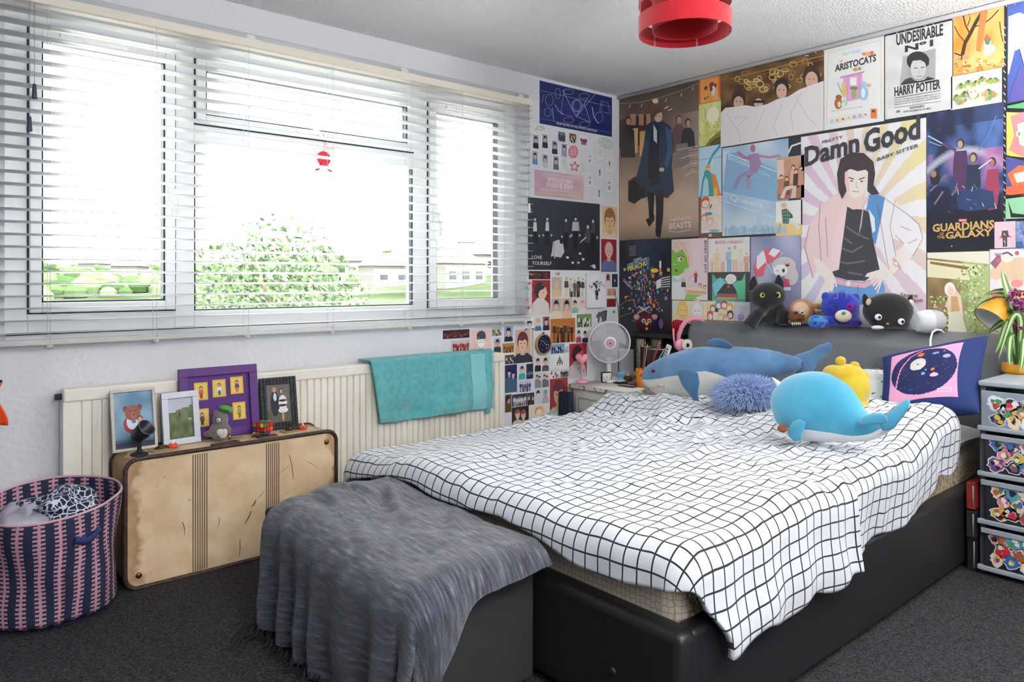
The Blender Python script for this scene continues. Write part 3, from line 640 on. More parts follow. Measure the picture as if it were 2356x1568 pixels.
def laundrymat():
    m = mat('navy_print_cotton', '#1b2038', .85); nt = m.node_tree; b = nt.nodes['Principled BSDF']; tc = nt.nodes.new('ShaderNodeTexCoord'); v = nt.nodes.new('ShaderNodeTexVoronoi'); v.feature = 'DISTANCE_TO_EDGE'; v.inputs['Scale'].default_value = 48; v.inputs['Randomness'].default_value = .8
    nt.links.new(tc.outputs['Object'], v.inputs['Vector']); r = nt.nodes.new('ShaderNodeValToRGB'); r.color_ramp.interpolation = 'CONSTANT'; r.color_ramp.elements[0].color = (*lin('#c9cfdf'), 1); r.color_ramp.elements[1].position = .085; r.color_ramp.elements[1].color = (*lin('#1b2038'), 1)
    nt.links.new(v.outputs['Distance'], r.inputs[0]); nt.links.new(r.outputs[0], b.inputs['Base Color']); return m
def blob(c, r, amp, sc, seed, seg=48, rings=28, rot=None):
    g = G(); g.ell(c, r, rot, seg, rings, fn=lambda q, n: q*(1+amp*noise.noise(n*sc+Vector((seed, 0, 0)))+amp*.4*noise.noise(n*sc*2.7+Vector((0, seed, 0))))); return g
tag(blob((-3.235, -.325, .33), (.125, .12, .07), .45, 1.7, 3).out('folded_clothes', laundrymat(), None), 'navy and white patterned clothes heaped inside the laundry basket', 'clothes')
tag(blob((-3.265, -.30, .29), (.155, .155, .085), .35, 2.2, 8).out('laundry_liner', mat('pale_liner', '#b9b4c4', .9, bump=.5, bscale=20), None), 'crumpled pale cloth lying under the navy print clothes in the basket', 'cloth')
# ---------------------------------------------------------------- the lamp, the nightstand and everything standing about
RZC = math.atan2(F[1], F[0])-PI/2
def depth_of(P): return (P[0]-CAM[0])*F[0]+(P[1]-CAM[1])*F[1]
class PX:                                   # a thing turned towards the bed foot, measured in steps of s metres
    def __init__(s, name, label, cat, u, v, P, group=None):
        s.P = Vector(P); s.s = depth_of(P)/1689; s.u = u; s.v = v; s.t = thing(name, label, cat, P, RZC, group)
    def p(s, u, v, d=0): return Vector(((u-s.u)*s.s, d*s.s, (s.v-v)*s.s))
    def r(s, *a): return tuple(x*s.s for x in a)
def soft(name, m, parent, shapes, vox=.006, **k):
    g = G()
    for sh in shapes:
        if sh[0] == 'e': g.ell(sh[1], sh[2], sh[3] if len(sh) > 3 else None, 20, 12)
        else: g.tube(sh[1], sh[2], 12, flat=sh[3] if len(sh) > 3 else 1)
    return g.out(name, m, parent, remesh=vox, **k)
def E(name, m, parent, c, r, rot=None, **k): return G().ell(c, r, rot, 20, 12).out(name, m, parent, **k)
# pendant shade
M_shade = mat('red_shade', '#c40a22', .8, bump=.2, bscale=400, sheen=.3)
LX, LY, LZ = -1.83, -1.86, 1.872
t = thing('pendant_lamp', 'red tiered drum pendant shade hanging from the ceiling', 'lamp', (LX, LY, LZ), world=True)
for k in range(4):
    z = LZ+k*.088; g = G(); g.lathe([(.139, z), (.139, z+.056), (.1375, z+.056), (.1375, z), (.139, z)], (LX, LY, 0), 72); g.out('shade_band', M_shade, t, angle=.5, bev=.0006)
g = G(); g.lathe([(.098, LZ+.012), (.098, LZ+.32), (.0968, LZ+.32), (.0968, LZ+.012), (.098, LZ+.012)], (LX, LY, 0), 72); g.out('inner_shade', M_shade, t, angle=.5, bev=.0006)
M_clear = mat('clear_strut', '#d98a90', .2)
for k in range(6):
    a = k*PI/3+.35; G().cbox((LX+.136*math.cos(a), LY+.136*math.sin(a), LZ+.16), (.002, .007, .32), rot=rotz(math.degrees(a))).out('strut', M_clear, t)
g = G(); g.tube([(LX, LY, LZ+.25), (LX, LY, CEIL)], .0035, 8); g.out('flex', mat('white_flex', '#e8e8e8', .5), t)
g = G()
for a in (0, 60, 120): q = Vector((.097*math.cos(math.radians(a)), .097*math.sin(math.radians(a)), 0)); o_ = Vector((LX, LY, LZ+.30)); g.tube([o_-q, o_+q], .0015, 6)
g.lathe([(.022, LZ+.22), (.022, LZ+.31), (.008, LZ+.33)], (LX, LY, 0), 20, cap=True); g.out('holder', mat('lamp_holder', '#d9d9d9', .4), t)
G().lathe([(.045, CEIL-.001), (.04, CEIL-.02), (.01, CEIL-.028)], (LX, LY, 0), 24, cap=True).out('ceiling_rose', mat('white_flex', '#e8e8e8'), t)

# nightstand
NX0, NX1, NY0, NY1, NZ = -.50, -.03, -.495, -.03, .482
M_chip = mat('chipped_white_paint', '#e4e2dc', .5, bump=.2, bscale=60)
M_chipe = mat('chipped_white_edge', '#e4e2dc', .5, col2='#9c6a48', cscale=34, cmix=(.54, .60), det=5)
ns = thing('nightstand', 'white painted bedside cabinet with a chipped top edge in the corner', 'nightstand', ((NX0+NX1)/2, (NY0+NY1)/2, 0), world=True)
G().box((NX0+.02, NY0+.02, 0), (NX1, NY1-.02, NZ-.024)).out('cabinet_body', M_chip, ns, bev=.003)
G().box((NX0, NY0, NZ-.024), (NX1, NY1, NZ)).out('top_board', M_chipe, ns, bev=.005)
G().box((NX0+.001, NY0+.008, NZ-.001), (NX1-.001, NY1-.008, NZ+.001)).out('top_surface', M_chip, ns)
g = G(); xf = NX0+.02
g.box((xf-.012, NY0+.045, .30), (xf, NY1-.05, NZ-.05)); dr = g.out('drawer', M_chip, ns, bev=.004)
g = G()
for a, b, c, d in ((NY0+.075, .325, NY1-.08, .329), (NY0+.075, NZ-.078, NY1-.08, NZ-.074), (NY0+.075, .325, NY0+.079, NZ-.074), (NY1-.084, .325, NY1-.08, NZ-.074)): g.box((xf-.0145, a, b), (xf-.011, c, d))
g.out('panel_groove', mat('groove_grey', '#bdbbb4', .6), dr)
G().lathe([(.006, 0), (.007, .012), (.016, .022), (.013, .034), (0, .037)], (xf-.012, -.265, .385), 20, M=roty(-90)).out('knob', mat('knob_white', '#f0efe9', .35), dr)
g = G(); g.box((xf-.012, NY0+.045, .04), (xf, NY1-.05, .285)); g.out('door', M_chip, ns, bev=.004)
G().lathe([(0, .001), (.016, .001), (.017, 0)], (NX0+.10, NY0+.019, NZ-.06), 20, M=rotx(90)).out('cable_hole', mat('hole_black', '#111', .8), ns)
tag(G().box((-.565, -.10, .0), (-.525, -.012, .44)).out('storage_box', mat('navy_card', '#1d2742', .7), None, bev=.003), 'narrow dark navy box standing on the floor between the red face photo and the nightstand', 'box')
M_white = mat('white_plastic_toy', '#eceef0', .35); M_blackp = mat('black_plastic', '#17171a', .35)
# desk fan
fp = Vector((-.235, -.125, 0)); fz = .728; fr = .128
t = thing('desk_fan', 'white round desk fan with a pink bee badge on the nightstand', 'fan', (fp.x, fp.y, NZ+.001), RZC)
G().lathe([(0, 0), (.072, 0), (.074, .008), (.06, .022), (.02, .034)], seg=40).out('base', M_white, t)
G().lathe([(.018, .03), (.015, .09), (.017, .125), (.022, .15)], c=(0, .02, 0), seg=24).out('stem', M_white, t)
hz_ = fz-NZ; FM = rotx(94)
def fpt(r, a, dpt): return Vector((0, -.015, hz_))+FM @ Vector((r*math.cos(a), r*math.sin(a), dpt))
g = G(); g.lathe([(fr*.3, -.055), (fr*.75, -.04), (fr*.98, -.008), (fr, 0), (fr*.99, .008)], (0, -.015, hz_), 56, M=FM)
def back_dome(): 
    g = G(); n = 60
    for k in range(n):
        a = 2*PI*k/n; g.tube([fpt(fr*.2, a, -.06), fpt(fr*.6, a, -.052), fpt(fr*.9, a, -.03), fpt(fr, a, 0)], .0011, 4)
    return g
back_dome().out('rear_grille', M_white, t)
g = G(); g.lathe([(fr-.004, -.008), (fr+.003, -.006), (fr+.004, .006), (fr-.003, .009), (fr-.004, -.008)], (0, -.015, hz_), 64, M=FM); g.out('rim', M_white, t)
g = G(); n = 46
for sgn in (-1, 1):
    for k in range(n):
        a0 = 2*PI*k/n; pts = []
        for q in range(6): f_ = q/5; pts.append(fpt(.036+(fr-.036)*f_, a0+sgn*f_*.95, .030-.024*f_*f_))
        g.tube(pts, .0009, 4)
for q in range(1, 5): rr = .036+(fr-.036)*q/5; g.tube([fpt(rr, 2*PI*k/48, .030-.024*(q/5)**2) for k in range(49)], .0006, 4)
g.out('front_grille', M_white, t)
G().lathe([(.04, .024), (.04, .032), (.036, .035), (0, .0355)], (0, -.015, hz_), 40, M=FM).out('badge', M_white, t)
g = G(); g.lathe([(.027, .036), (0, .0362)], (0, -.015, hz_), 36, M=FM, col='#d9a7b8')
for k in range(20): a = 2*PI*k/20; g.add([fpt(.0215, a, .0372), fpt(.0215, a+.16, .0372), fpt(.0245, a+.16, .0372), fpt(.0245, a, .0372)], [(0, 1, 2, 3)], '#8e6a8c')
for k, (r_, cc) in enumerate(((.0085, '#e0b63a'), (.006, '#20202a'))): g.ell(fpt(.002, -1.4, .0372+.0004*k), (r_*.8, .0006, r_), seg=16, rings=8, col=cc)
for sx in (-1, 1): g.ell(fpt(.0, 0, .0372)+Vector((sx*.008, 0, .008)), (.005, .0006, .003), seg=12, rings=6, col='#b9c6e6')
g.out('bee_sticker', vmat('print_gloss', .4), t)
for k in range(3):
    g = G(); a0 = k*2*PI/3+.4
    def bl_(s, q): a = a0+(q-.5)*1.1*(.6+.5*s); return fpt(.02+.09*s, a, -.018+.016*(q-.5))
    g.grid(bl_, 8, 8); g.out('blade', mat('blade_grey', '#c6ccd4', .4), t, solid=.0015)
G().lathe([(.03, -.06), (.034, -.09), (.022, -.11), (0, -.112)], (0, -.015, hz_), 24, M=FM).out('motor', M_white, t)
# heart lamp
M_pink = mat('pink_plastic', '#eaa4b2', .4)
hp = at(1348, 882, 2, NZ); hp.y = min(hp.y, -.06)
x = PX('heart_lamp', 'pink heart shaped table lamp on the nightstand', 'lamp', 1348, 880, (hp.x, -.062, NZ+.001))
G().lathe([(0, 0), (.036, 0), (.04, .006), (.034, .016), (.010, .024), (.006, .036)], seg=8).out('base', M_pink, x.t, bev=.002)
G().lathe([(.0035, .03), (.0035, .10)], seg=12).out('pole', M_pink, x.t)
G().lathe([(.004, .09), (.011, .105), (.012, .112)], seg=16).out('collar', M_pink, x.t)
hpts = []
for k in range(40):
    a = 2*PI*k/40; hpts.append((16*math.sin(a)**3*.0026, (13*math.cos(a)-5*math.cos(2*a)-2*math.cos(3*a)-math.cos(4*a))*.0026))
g = G(); rings = []
for s_, y in ((.3, -.017), (.72, -.0145), (.95, -.007), (1, 0), (.95, .007), (.72, .0145), (.3, .017)): rings.append([Vector((px_*s_, y, .148+pz*s_)) for px_, pz in hpts])
g.loft(rings); g.out('heart_shade', mat('pink_heart', '#f0a0b0', .45), x.t)
# alarm clock
cp = at(1395, 880, 2, NZ)
t = thing('alarm_clock', 'small square alarm clock with a black case and white face', 'clock', (cp.x, cp.y, NZ+.0015), RZC+math.radians(6)); q = .033
G().box((-q, -.014, 0), (q, .018, 2*q)).out('case', M_blackp, t, bev=.006)
g = G(); g.box((-q+.006, -.0152, .006), (q-.006, -.0142, 2*q-.006)); fc = g.out('face', mat('clock_face', '#f1f0ea', .5), t)
g = G()
for k in range(12): a = k*PI/6; g.cbox((math.sin(a)*.021, -.0156, q+math.cos(a)*.021), (.002, .0006, .004), rot=roty(math.degrees(a)))
g.out('hour_marks', M_blackp, fc)
for a, L, m in ((5, .014, 'g'), (-20, .011, 'g')): G().cbox((math.sin(math.radians(a))*L/2, -.0162, q+math.cos(math.radians(a))*L/2), (.0022, .0006, L), rot=roty(a)).out('hand', mat('gold', '#c8a24a', .3, metal=.8), fc)
G().lathe([(.0035, 0), (.0035, .002)], (0, -.0148, q), 12, M=rotx(90), cap=True).out('hub', mat('gold', '#c8a24a'), fc)
# small blue bear figure on a black case
M_lb = mat('sky_blue_rubber', '#6fb7d3', .45)
bp_ = at(1428, 882, 2, NZ)
t = thing('phone_case', 'flat black case under the small blue bear figure', 'case', (bp_.x, bp_.y, NZ+.0015), RZC+.3); G().box((-.04, -.03, 0), (.04, .03, .008)).out('case', M_blackp, t, bev=.003)
x = PX('bear_figure', 'small sky blue bear figure sitting on a white cloud on the nightstand', 'figure', 1428, 880, (bp_.x, bp_.y, NZ+.0102))
soft('body', M_lb, x.t, [('e', (0, 0, .022), (.016, .013, .014)), ('e', (0, -.002, .045), (.022, .018, .017)), ('e', (-.022, 0, .057), (.010, .006, .010)), ('e', (.022, 0, .057), (.010, .006, .010)), ('e', (-.016, -.008, .014), (.008, .008, .007)), ('e', (.016, -.008, .014), (.008, .008, .007))], .0018)
E('cloud', M_white, x.t, (0, 0, .007), (.032, .022, .0075))
for sx in (-1, 1): E('eye', M_blackp, x.t, (sx*.009, -.019, .046), (.0022, .0015, .0022))
E('nose', mat('plum', '#6c4a7c', .5), x.t, (0, -.0205, .041), (.0035, .002, .003))
# brown mouse toy, sweet boxes, magazine
mp = at(1447, 878, 2, NZ); x = PX('toy_mouse', 'small brown furry toy mouse between the blue bear figure and the sweet packets', 'toy', 1447, 878, (mp.x, mp.y, NZ+.002))
M_brf = mat('brown_fur', '#6e5a4c', .95, bump=1, bscale=200, col2='#3d322b', cscale=60)
soft('body', M_brf, x.t, [('e', (0, 0, .018), (.026, .02, .018)), ('e', (-.022, -.004, .022), (.013, .011, .011)), ('e', (-.02, -.01, .034), (.006, .003, .006)), ('e', (-.02, .008, .034), (.006, .003, .006))], .002)
for q in (-.012, .0): E('eye', M_blackp, x.t, (-.032, q, .024), (.0018, .0018, .0018))
gift = vmat('card_print', .5)
def packet(name, label, cat, u, v, z, dims, a, base, spots, tilt=0):
    p = at(u, v, 2, z); t = thing(name, label, cat, (p.x, p.y, z), RZC+math.radians(a)); w_, d_, h_ = dims
    M = Matrix.Rotation(math.radians(tilt), 4, 'X'); g = G(); g.box((-w_/2, -d_/2, 0), (w_/2, d_/2, h_), base, M)
    random.seed(u)
    for cc in spots:
        for k in range(5):
            x0, y0 = random.uniform(-w_*.4, w_*.3), random.uniform(-d_*.4, d_*.3); s_ = random.uniform(.08, .18)*w_; vs = [M @ Vector((x0+s_*math.cos(q), y0+s_*.7*math.sin(q), h_+.0003)) for q in [i*PI/4 for i in range(8)]]; g.add(vs, [tuple(range(8))], cc)
            z0 = random.uniform(.2, .8)*h_; vs = [M @ Vector((x0+s_*math.cos(q), -d_/2-.0003, max(0, min(h_, z0+s_*.5*math.sin(q))))) for q in [-i*PI/4 for i in range(8)]]; g.add(vs, [tuple(range(8))], cc)
    g.out('carton', gift, t, smooth=False); return t
packet('sweet_box', 'white and orange sweet packet leaning behind the toy mouse', 'box', 1458, 866, NZ+.03, (.075, .03, .012), 8, '#efe7d8', ['#e08a2c', '#c8742a'], 25)
packet('sweet_box', 'red and white sweet packet beside the shark plush nose on the nightstand', 'box', 1474, 879, NZ+.006, (.065, .04, .02), -10, '#c3202c', ['#f0e7dd', '#e58b2d'])
p = at(1457, 889, 2, NZ); t = thing('magazine', 'black edged magazine with a red and pale cover lying at the nightstand corner', 'magazine', (p.x+.02, p.y+.02, NZ+.0015), RZC+.75)
G().box((-.075, -.055, 0), (.075, .055, .006)).out('pages', M_blackp, t)
g = G(); g.add([(-.068, -.048, .0064), (.068, -.048, .0064), (.068, .048, .0064), (-.068, .048, .0064)], [(0, 1, 2, 3)], '#9fa9a6'); g.add([(-.02, -.048, .0067), (.04, -.04, .0067), (.06, .02, .0067), (.01, .04, .0067), (-.03, 0, .0067)], [(0, 1, 2, 3, 4)], '#8c2f36'); g.out('cover', gift, t, smooth=False)
# tree prints, small shelf and books by the wall
M_fr = mat('black_frame', '#1c1a1a', .5)
def framed(name, label, x, y0, y1, z0, z1, bw, base, lines, lc, dep=.012):
    t = thing(name, label, 'picture', (x, (y0+y1)/2, z0), world=True)
    g = G(); a, b = min(y0, y1), max(y0, y1)
    for q in ((a, z0, b, z0+bw), (a, z1-bw, b, z1), (a, z0+bw, a+bw, z1-bw), (b-bw, z0+bw, b, z1-bw)): g.box((x-dep, q[0], q[1]), (x, q[2], q[3]))
    g.out('frame', M_fr, t, bev=.001)
    g = G(); g.box((x-.004, a+bw, z0+bw), (x-.002, b-bw, z1-bw), base); g.out('print', gift, t)
    g = G()
    for ln in lines: g.tube([(x-.005, b-(b-a)*q[0], z0+(z1-z0)*q[1]) for q in ln], [.0022-.0014*i/(len(ln)-1) for i in range(len(ln))], 4, flat=.3, col=lc)
    g.out('drawn_branches', gift, t)
br = [[(.9, .05), (.6, .25), (.7, .5), (.4, .8)], [(.6, .3), (.35, .45), (.2, .42)], [(.7, .5), (.9, .62), (.75, .8)], [(.66, .4), (.45, .5), (.25, .65), (.2, .8)], [(.5, .7), (.75, .9)], [(.3, .6), (.15, .55)]]
framed('tree_print', 'tall narrow black framed print of bare branches standing beside the fan', -.075, -.197, -.292, .545, .76, .012, '#c9bdb0', br, '#2b211e')
framed('tree_print', 'shorter black framed print of bare twigs behind the books', -.05, -.297, -.405, .60, .765, .014, '#b6a898', br, '#3a2c26')
t = thing('wall_shelf', 'small black box shelf under the maroon furry toy', 'shelf', (-.06, -.30, .765), world=True)
G().box((-.115, -.55, .767), (-.004, -.185, .787)).out('board', M_fr, t, bev=.002)
def book(label, y, w_, z0, h_, cc, d_=.11, text=None, x=-.16, tc='#e8e4dc', name='book'):
    t = thing(name, label, 'book', (x, y, z0), world=True)
    G().box((x, y-w_/2, z0), (x+d_, y+w_/2, z0+h_)).out('cover', mat('cover_'+cc, cc, .5), t, bev=.0015)
    G().box((x+.004, y-w_/2+.0025, z0+h_-.0005), (x+d_-.003, y+w_/2-.0025, z0+h_+.0006)).out('pages', mat('page_edges', '#d9d2c4', .8), t)
    if text: textmesh(text, Vector((x-.0006, y-w_*.22, z0+h_*.06)), Vector((0, 0, 1)), Vector((0, 1, 0)), w_*.62, mat('ink_'+tc, tc, .6), t, 'title')
def textmesh(s, org, dx, dy, h, m, parent, name, width=None, col=None, g=None, bold=.012):
    """flat lettering as filled outlines, baseline along dx, up along dy"""
    c = bpy.data.curves.new('t', 'FONT'); c.body = s; c.resolution_u = 2; c.size = 1; c.offset = bold
    o = bpy.data.objects.new('t', c); COL.objects.link(o); dg = bpy.context.evaluated_depsgraph_get(); me = bpy.data.meshes.new_from_object(o.evaluated_get(dg))
    vs = [v.co.copy() for v in me.vertices]; fs = [tuple(p.vertices) for p in me.polygons]
    bpy.data.objects.remove(o); bpy.data.curves.remove(c); bpy.data.meshes.remove(me)
    if not vs: return None
    x0 = min(v.x for v in vs); x1 = max(v.x for v in vs); hh = .70; sc = h/hh; sx = (width/(x1-x0)) if width else sc
    pts = [org+dx*((v.x-x0)*sx)+dy*(v.y*sc) for v in vs]
    if dx.cross(dy).dot(Vector((F[0], F[1], 0))) > 0: fs = [f_[::-1] for f_ in fs]
    if g is not None: g.add(pts, fs, col); return g
    g = G(); g.add(pts, fs); return g.out(name, m, parent, smooth=False)
book('black book with YOU on its spine beside the tree print', -.322, .022, NZ+.002, .225, '#17171a', text='YOU')
book('black book with small pale lettering next to the book titled YOU', -.347, .022, NZ+.002, .222, '#1c1a1e', text='BEAUTIFUL YOU')
book('brown red covered book third from the tree print', -.378, .034, NZ+.002, .215, '#4a2f2a')
book('dark olive book behind the pencils', -.415, .032, NZ+.002, .212, '#3a3b2c')
book('thin black book nearest the headboard', -.447, .022, NZ+.002, .214, '#1a1a1c')
t = thing('pencil_cup', 'orange scalloped pencil cup behind the shark plush', 'cup', (-.27, -.42, NZ+.001), world=True)
pc = Vector((-.27, -.42, NZ+.001)); M_or = mat('orange_plastic', '#ef8a22', .45)
g = G(); rings = []
for z_, r_ in ((0, .032), (.04, .033), (.09, .036), (.104, .040), (.104, .035), (.05, .03), (.006, .029)):
    rings.append([pc+Vector((math.cos(2*PI*k/64)*(r_+.0025*abs(math.sin(6*PI*k/32))), math.sin(2*PI*k/64)*(r_+.0025*abs(math.sin(6*PI*k/32))), z_+(.006*abs(math.sin(12*PI*k/64)) if z_ > .1 else 0))) for k in range(64)])
g.loft(rings); g.out('cup', M_or, t); E('flower_mark', mat('grey_petal', '#8d7a6c', .6), t, pc+Vector((-.034, -.018, .075)), (.004, .011, .011))
for (u, v, cc, lab) in ((1485, 783, '#c0202e', 'thick red pencil leaning left in the orange cup'), (1490, 790, '#4fa79c', 'teal patterned pencil leaning left in the orange cup'), (1520, 783, '#b01c28', 'upright red pencil in the orange cup'), (1530, 800, '#5fb0a4', 'teal pencil leaning right in the orange cup')):
    t = thing('pencil', lab, 'pencil', (pc.x, pc.y, NZ+.01), world=True); top = at(u, v, 0, -.27 if u > 1500 else -.26); top.y += 0
    bot = pc+Vector((.0, (.01 if u < 1500 else -.012), .012)); dr_ = (top-bot); L = dr_.length
    G().tube([bot, bot+dr_*.93], .0036, 6).out('shaft', mat('pencil_'+cc, cc, .4), t); G().tube([bot+dr_*.93, top], [.0036, .0006], 6).out('tip', mat('wood_tip', '#d8b88c', .7), t)
t = thing('remote', 'upright white remote control with pale buttons beside the pencil cup', 'remote', (-.22, -.478, NZ), world=True)
a = Vector((-.21, -.478, NZ+.012)); b = at(1540, 793, 0, -.21); M_ = frame_of((1, 0, 0), b-a); Mx = Matrix.Translation((a+b)/2) @ M_.to_4x4(); L = (b-a).length/2
G().box((-.009, -.017, -L), (.009, .017, L), M=Mx).out('case', M_white, t, bev=.007)
for k in range(5): G().box((-.0108, -.009, L-.03-k*.018), (-.008, .009, L-.02-k*.018), M=Mx).out('button', mat('grey_button', '#9fa4a6', .5), t)
# maroon furry toy with an orange beak
def fur(g, c, r, n, L, w_, seed=0, col=None, droop=.2, up=None, hemi=None, lo=-1.0):
    random.seed(seed); c = Vector(c)
    for k in range(n):
        while True:
            d = Vector([random.gauss(0, 1) for _ in range(3)]).normalized()
            if d.z > lo and (hemi is None or d.dot(hemi) > -.35): break
        p = c+Vector((d.x*r[0], d.y*r[1], d.z*r[2])); l = L*random.uniform(.6, 1.15); dd = (d+Vector([random.gauss(0, .35) for _ in range(3)])).normalized(); q = p+dd*l*.6; e = q+(dd+Vector((0, 0, -droop*2))).normalized()*l*.5
        sd = dd.orthogonal().normalized()*w_; sd = Matrix.Rotation(random.random()*6, 3, dd) @ sd
        g.add([p-sd, p+sd, q+sd*.8, q-sd*.8, e], [(0, 1, 2, 3), (3, 2, 4)], random.choice(col) if isinstance(col, list) else col)
fp_ = at(1485, 757, 0, -.06)
x = PX('owl_toy', 'maroon furry owl toy with an orange beak perched on the black shelf', 'toy', 1485, 770, (-.062, fp_.y, .788)); s_ = x.s
M_mar = mat('maroon_fur', '#5a1424', .95, bump=1, bscale=150)
g = G(); g.ell((0, 0, 24*s_), (17*s_, 15*s_, 24*s_), seg=24, rings=16); g.out('body', M_mar, x.t)
g = G(); fur(g, (0, 0, 26*s_), (17*s_, 15*s_, 23*s_), 900, .012, .0009, 4); g.out('fur', M_mar, x.t, kind='stuff')
E('chest', mat('dark_fur', '#1c1216', .95), x.t, (0, -9*s_, 12*s_), r := (11*s_, 9*s_, 12*s_))
M_ear = mat('ear_pink', '#b08a86', .8)
for sx in (-1, 1):
    E('ear', M_mar, x.t, (sx*20*s_, -2*s_, 36*s_), (9*s_, 3*s_, 8*s_), roty(sx*-20)); E('inner_ear', M_ear, x.t, (sx*20*s_, -4.2*s_, 36*s_), (7.5*s_, 2.4*s_, 6.4*s_), roty(sx*-20))
    e_ = E('eye', mat('eye_pale', '#b9bdb4', .3), x.t, (sx*6.5*s_, -14.2*s_, 28*s_), (5*s_, 3*s_, 5*s_)); E('pupil', M_blackp, e_, (sx*6.5*s_, -17*s_, 28*s_), (2.2*s_, 1*s_, 2.4*s_))
E('beak', M_or, x.t, (0, -17*s_, 21*s_), (4*s_, 4*s_, 4*s_)); E('heart_tag', mat('gold', '#c8a24a'), x.t, (0, -19*s_, 10*s_), (3*s_, 1*s_, 3.4*s_))
# dry twig standing behind the fan
t = thing('dry_twig', 'dry bare twig standing in the corner above the fan', 'twig', (-.12, -.10, .60), world=True); M_tw = mat('twig', '#6a4a3a', .8); M_tw2 = mat('twig_pale', '#a08468', .8)
base = Vector((-.12, -.1, .50)); P_ = lambda u, v: at(u, v, 0, -.11)
G().tube([base, P_(1424, 735), P_(1422, 705), P_(1413, 665)], [.004, .0036, .003, .0015], 6).out('stem', M_tw, t)
G().tube([P_(1423, 705), P_(1440, 692), P_(1456, 688), P_(1462, 694)], [.0028, .0025, .002, .0008], 6).out('branch', M_tw2, t)
G().tube([P_(1424, 730), P_(1438, 724), P_(1456, 719)], [.0028, .0022, .001], 6).out('branch', M_tw2, t)

# ---------------------------------------------------------------- on and around the headboard
M_pk2 = mat('pink_headphone', '#ef9ab8', .4)
t = thing('headphones', 'pink headphones hooked over the left corner of the headboard', 'headphones', (-.08, -.57, .70), world=True)
Q = lambda u, v, xx=-.13: at(u, v, 0, xx)
pts = [Q(1621, 740, -.05), Q(1612, 734, -.08), Q(1596, 731, -.11), Q(1579, 737, -.135), Q(1568, 752, -.15), Q(1562, 770, -.15), Q(1560, 787, -.15)]
g = G(); g.tube(pts, [.006, .010, .013, .015, .015, .013, .010], 12, flat=.5); g.out('headband', M_pk2, t)
c = Q(1566, 793, -.15); ax = rotz(-30) @ rotx(90)
G().lathe([(0, -.012), (.03, -.012), (.036, -.004), (.036, .004), (.028, .012), (0, .013)], c, 32, M=ax).out('ear_cup', M_pk2, t)
G().lathe([(.02, 0), (.034, .0), (.036, .010), (.028, .018), (.012, .018)], c+Vector((.018, -.028, .0)), 28, M=ax).out('ear_cushion', mat('white_cushion', '#d9d5d0', .7), t)
G().tube([Q(1549, 755, -.16), Q(1550, 775, -.16), Q(1553, 800, -.16)], .0055, 10).out('microphone', M_pk2, t)
x = PX('knit_hat', 'red and black striped knitted hat perched on the headboard corner behind the headphones', 'hat', 1560, 750, Q(1558, 766, -.07))
def hatmat():
    m = mat('red_black_knit', '#c41420', .9, bump=.8, bscale=180); nt = m.node_tree; b = nt.nodes['Principled BSDF']; tc = nt.nodes.new('ShaderNodeTexCoord'); w_ = nt.nodes.new('ShaderNodeTexWave'); w_.inputs['Scale'].default_value = 26; w_.inputs['Distortion'].default_value = 3; w_.bands_direction = 'X'
    nt.links.new(tc.outputs['Object'], w_.inputs['Vector']); r = nt.nodes.new('ShaderNodeValToRGB'); r.color_ramp.interpolation = 'CONSTANT'; r.color_ramp.elements[0].color = (*lin('#2a0a10'), 1); r.color_ramp.elements[1].position = .3; r.color_ramp.elements[1].color = (*lin('#c41420'), 1)
    nt.links.new(w_.outputs[0], r.inputs[0]); nt.links.new(r.outputs[0], b.inputs['Base Color']); return m
soft('hat', hatmat(), x.t, [('e', (0, 0, .035), (.042, .03, .048)), ('e', (-.01, 0, -.012), (.028, .02, .04)), ('e', (.02, 0, .06), (.03, .02, .018))], .004)

# black plush with yellow eyes
M_blk = mat('black_plush', '#1a1b1f', .95, bump=.5, bscale=300, sheen=.4)
def seat(u, xx=-.06, z=.886): p = at(u, 700, 0, xx); return (p.x, p.y, z)
x = PX('black_plush', 'black plush animal with pointed ears and yellow eyes sitting with legs over the headboard', 'plush toy', 1770, 746, seat(1770, -.075)); s_ = x.s; P = x.p
soft('body', M_blk, x.t, [('e', P(1772, 722, 0), x.r(26, 20, 28)), ('e', P(1765, 684, -6), x.r(41, 32, 33)), ('e', P(1758, 697, -18), x.r(24, 18, 15)),
     ('t', [P(1752, 712, -12), P(1735, 722, -26), P(1712, 752, -30)], x.r(13, 14, 16)), ('t', [P(1788, 712, -12), P(1793, 725, -26), P(1790, 748, -30)], x.r(13, 14, 16)),
     ('e', P(1740, 742, -2), x.r(20, 14, 9)), ('t', [P(1790, 735, 4), P(1815, 722, 10), P(1832, 700, 12), P(1824, 688, 12)], x.r(10, 12, 10, 6))], .0075)
for sx, u, v in ((-1, 1736, 655), (1, 1790, 652)):
    soft('ear', M_blk, x.t, [('t', [P(u, v+14, 0), P(u+sx*3, v, 0), P(u+sx*1, v-18, 0)], x.r(14, 11, 3), .5)], .004)
M_yel = mat('eye_yellow', '#c9d64a', .25)
for u, rr in ((1744, 6), (1776, 8)):
    e_ = E('eye', M_yel, x.t, P(u, 681, -33 if u > 1760 else -31), x.r(rr, 4, rr)); E('pupil', mat('pupil', '#0a0a0c', .15), e_, P(u-.5, 680, -36.6 if u > 1760 else -34.4), x.r(rr*.5, 1.6, rr*.62))
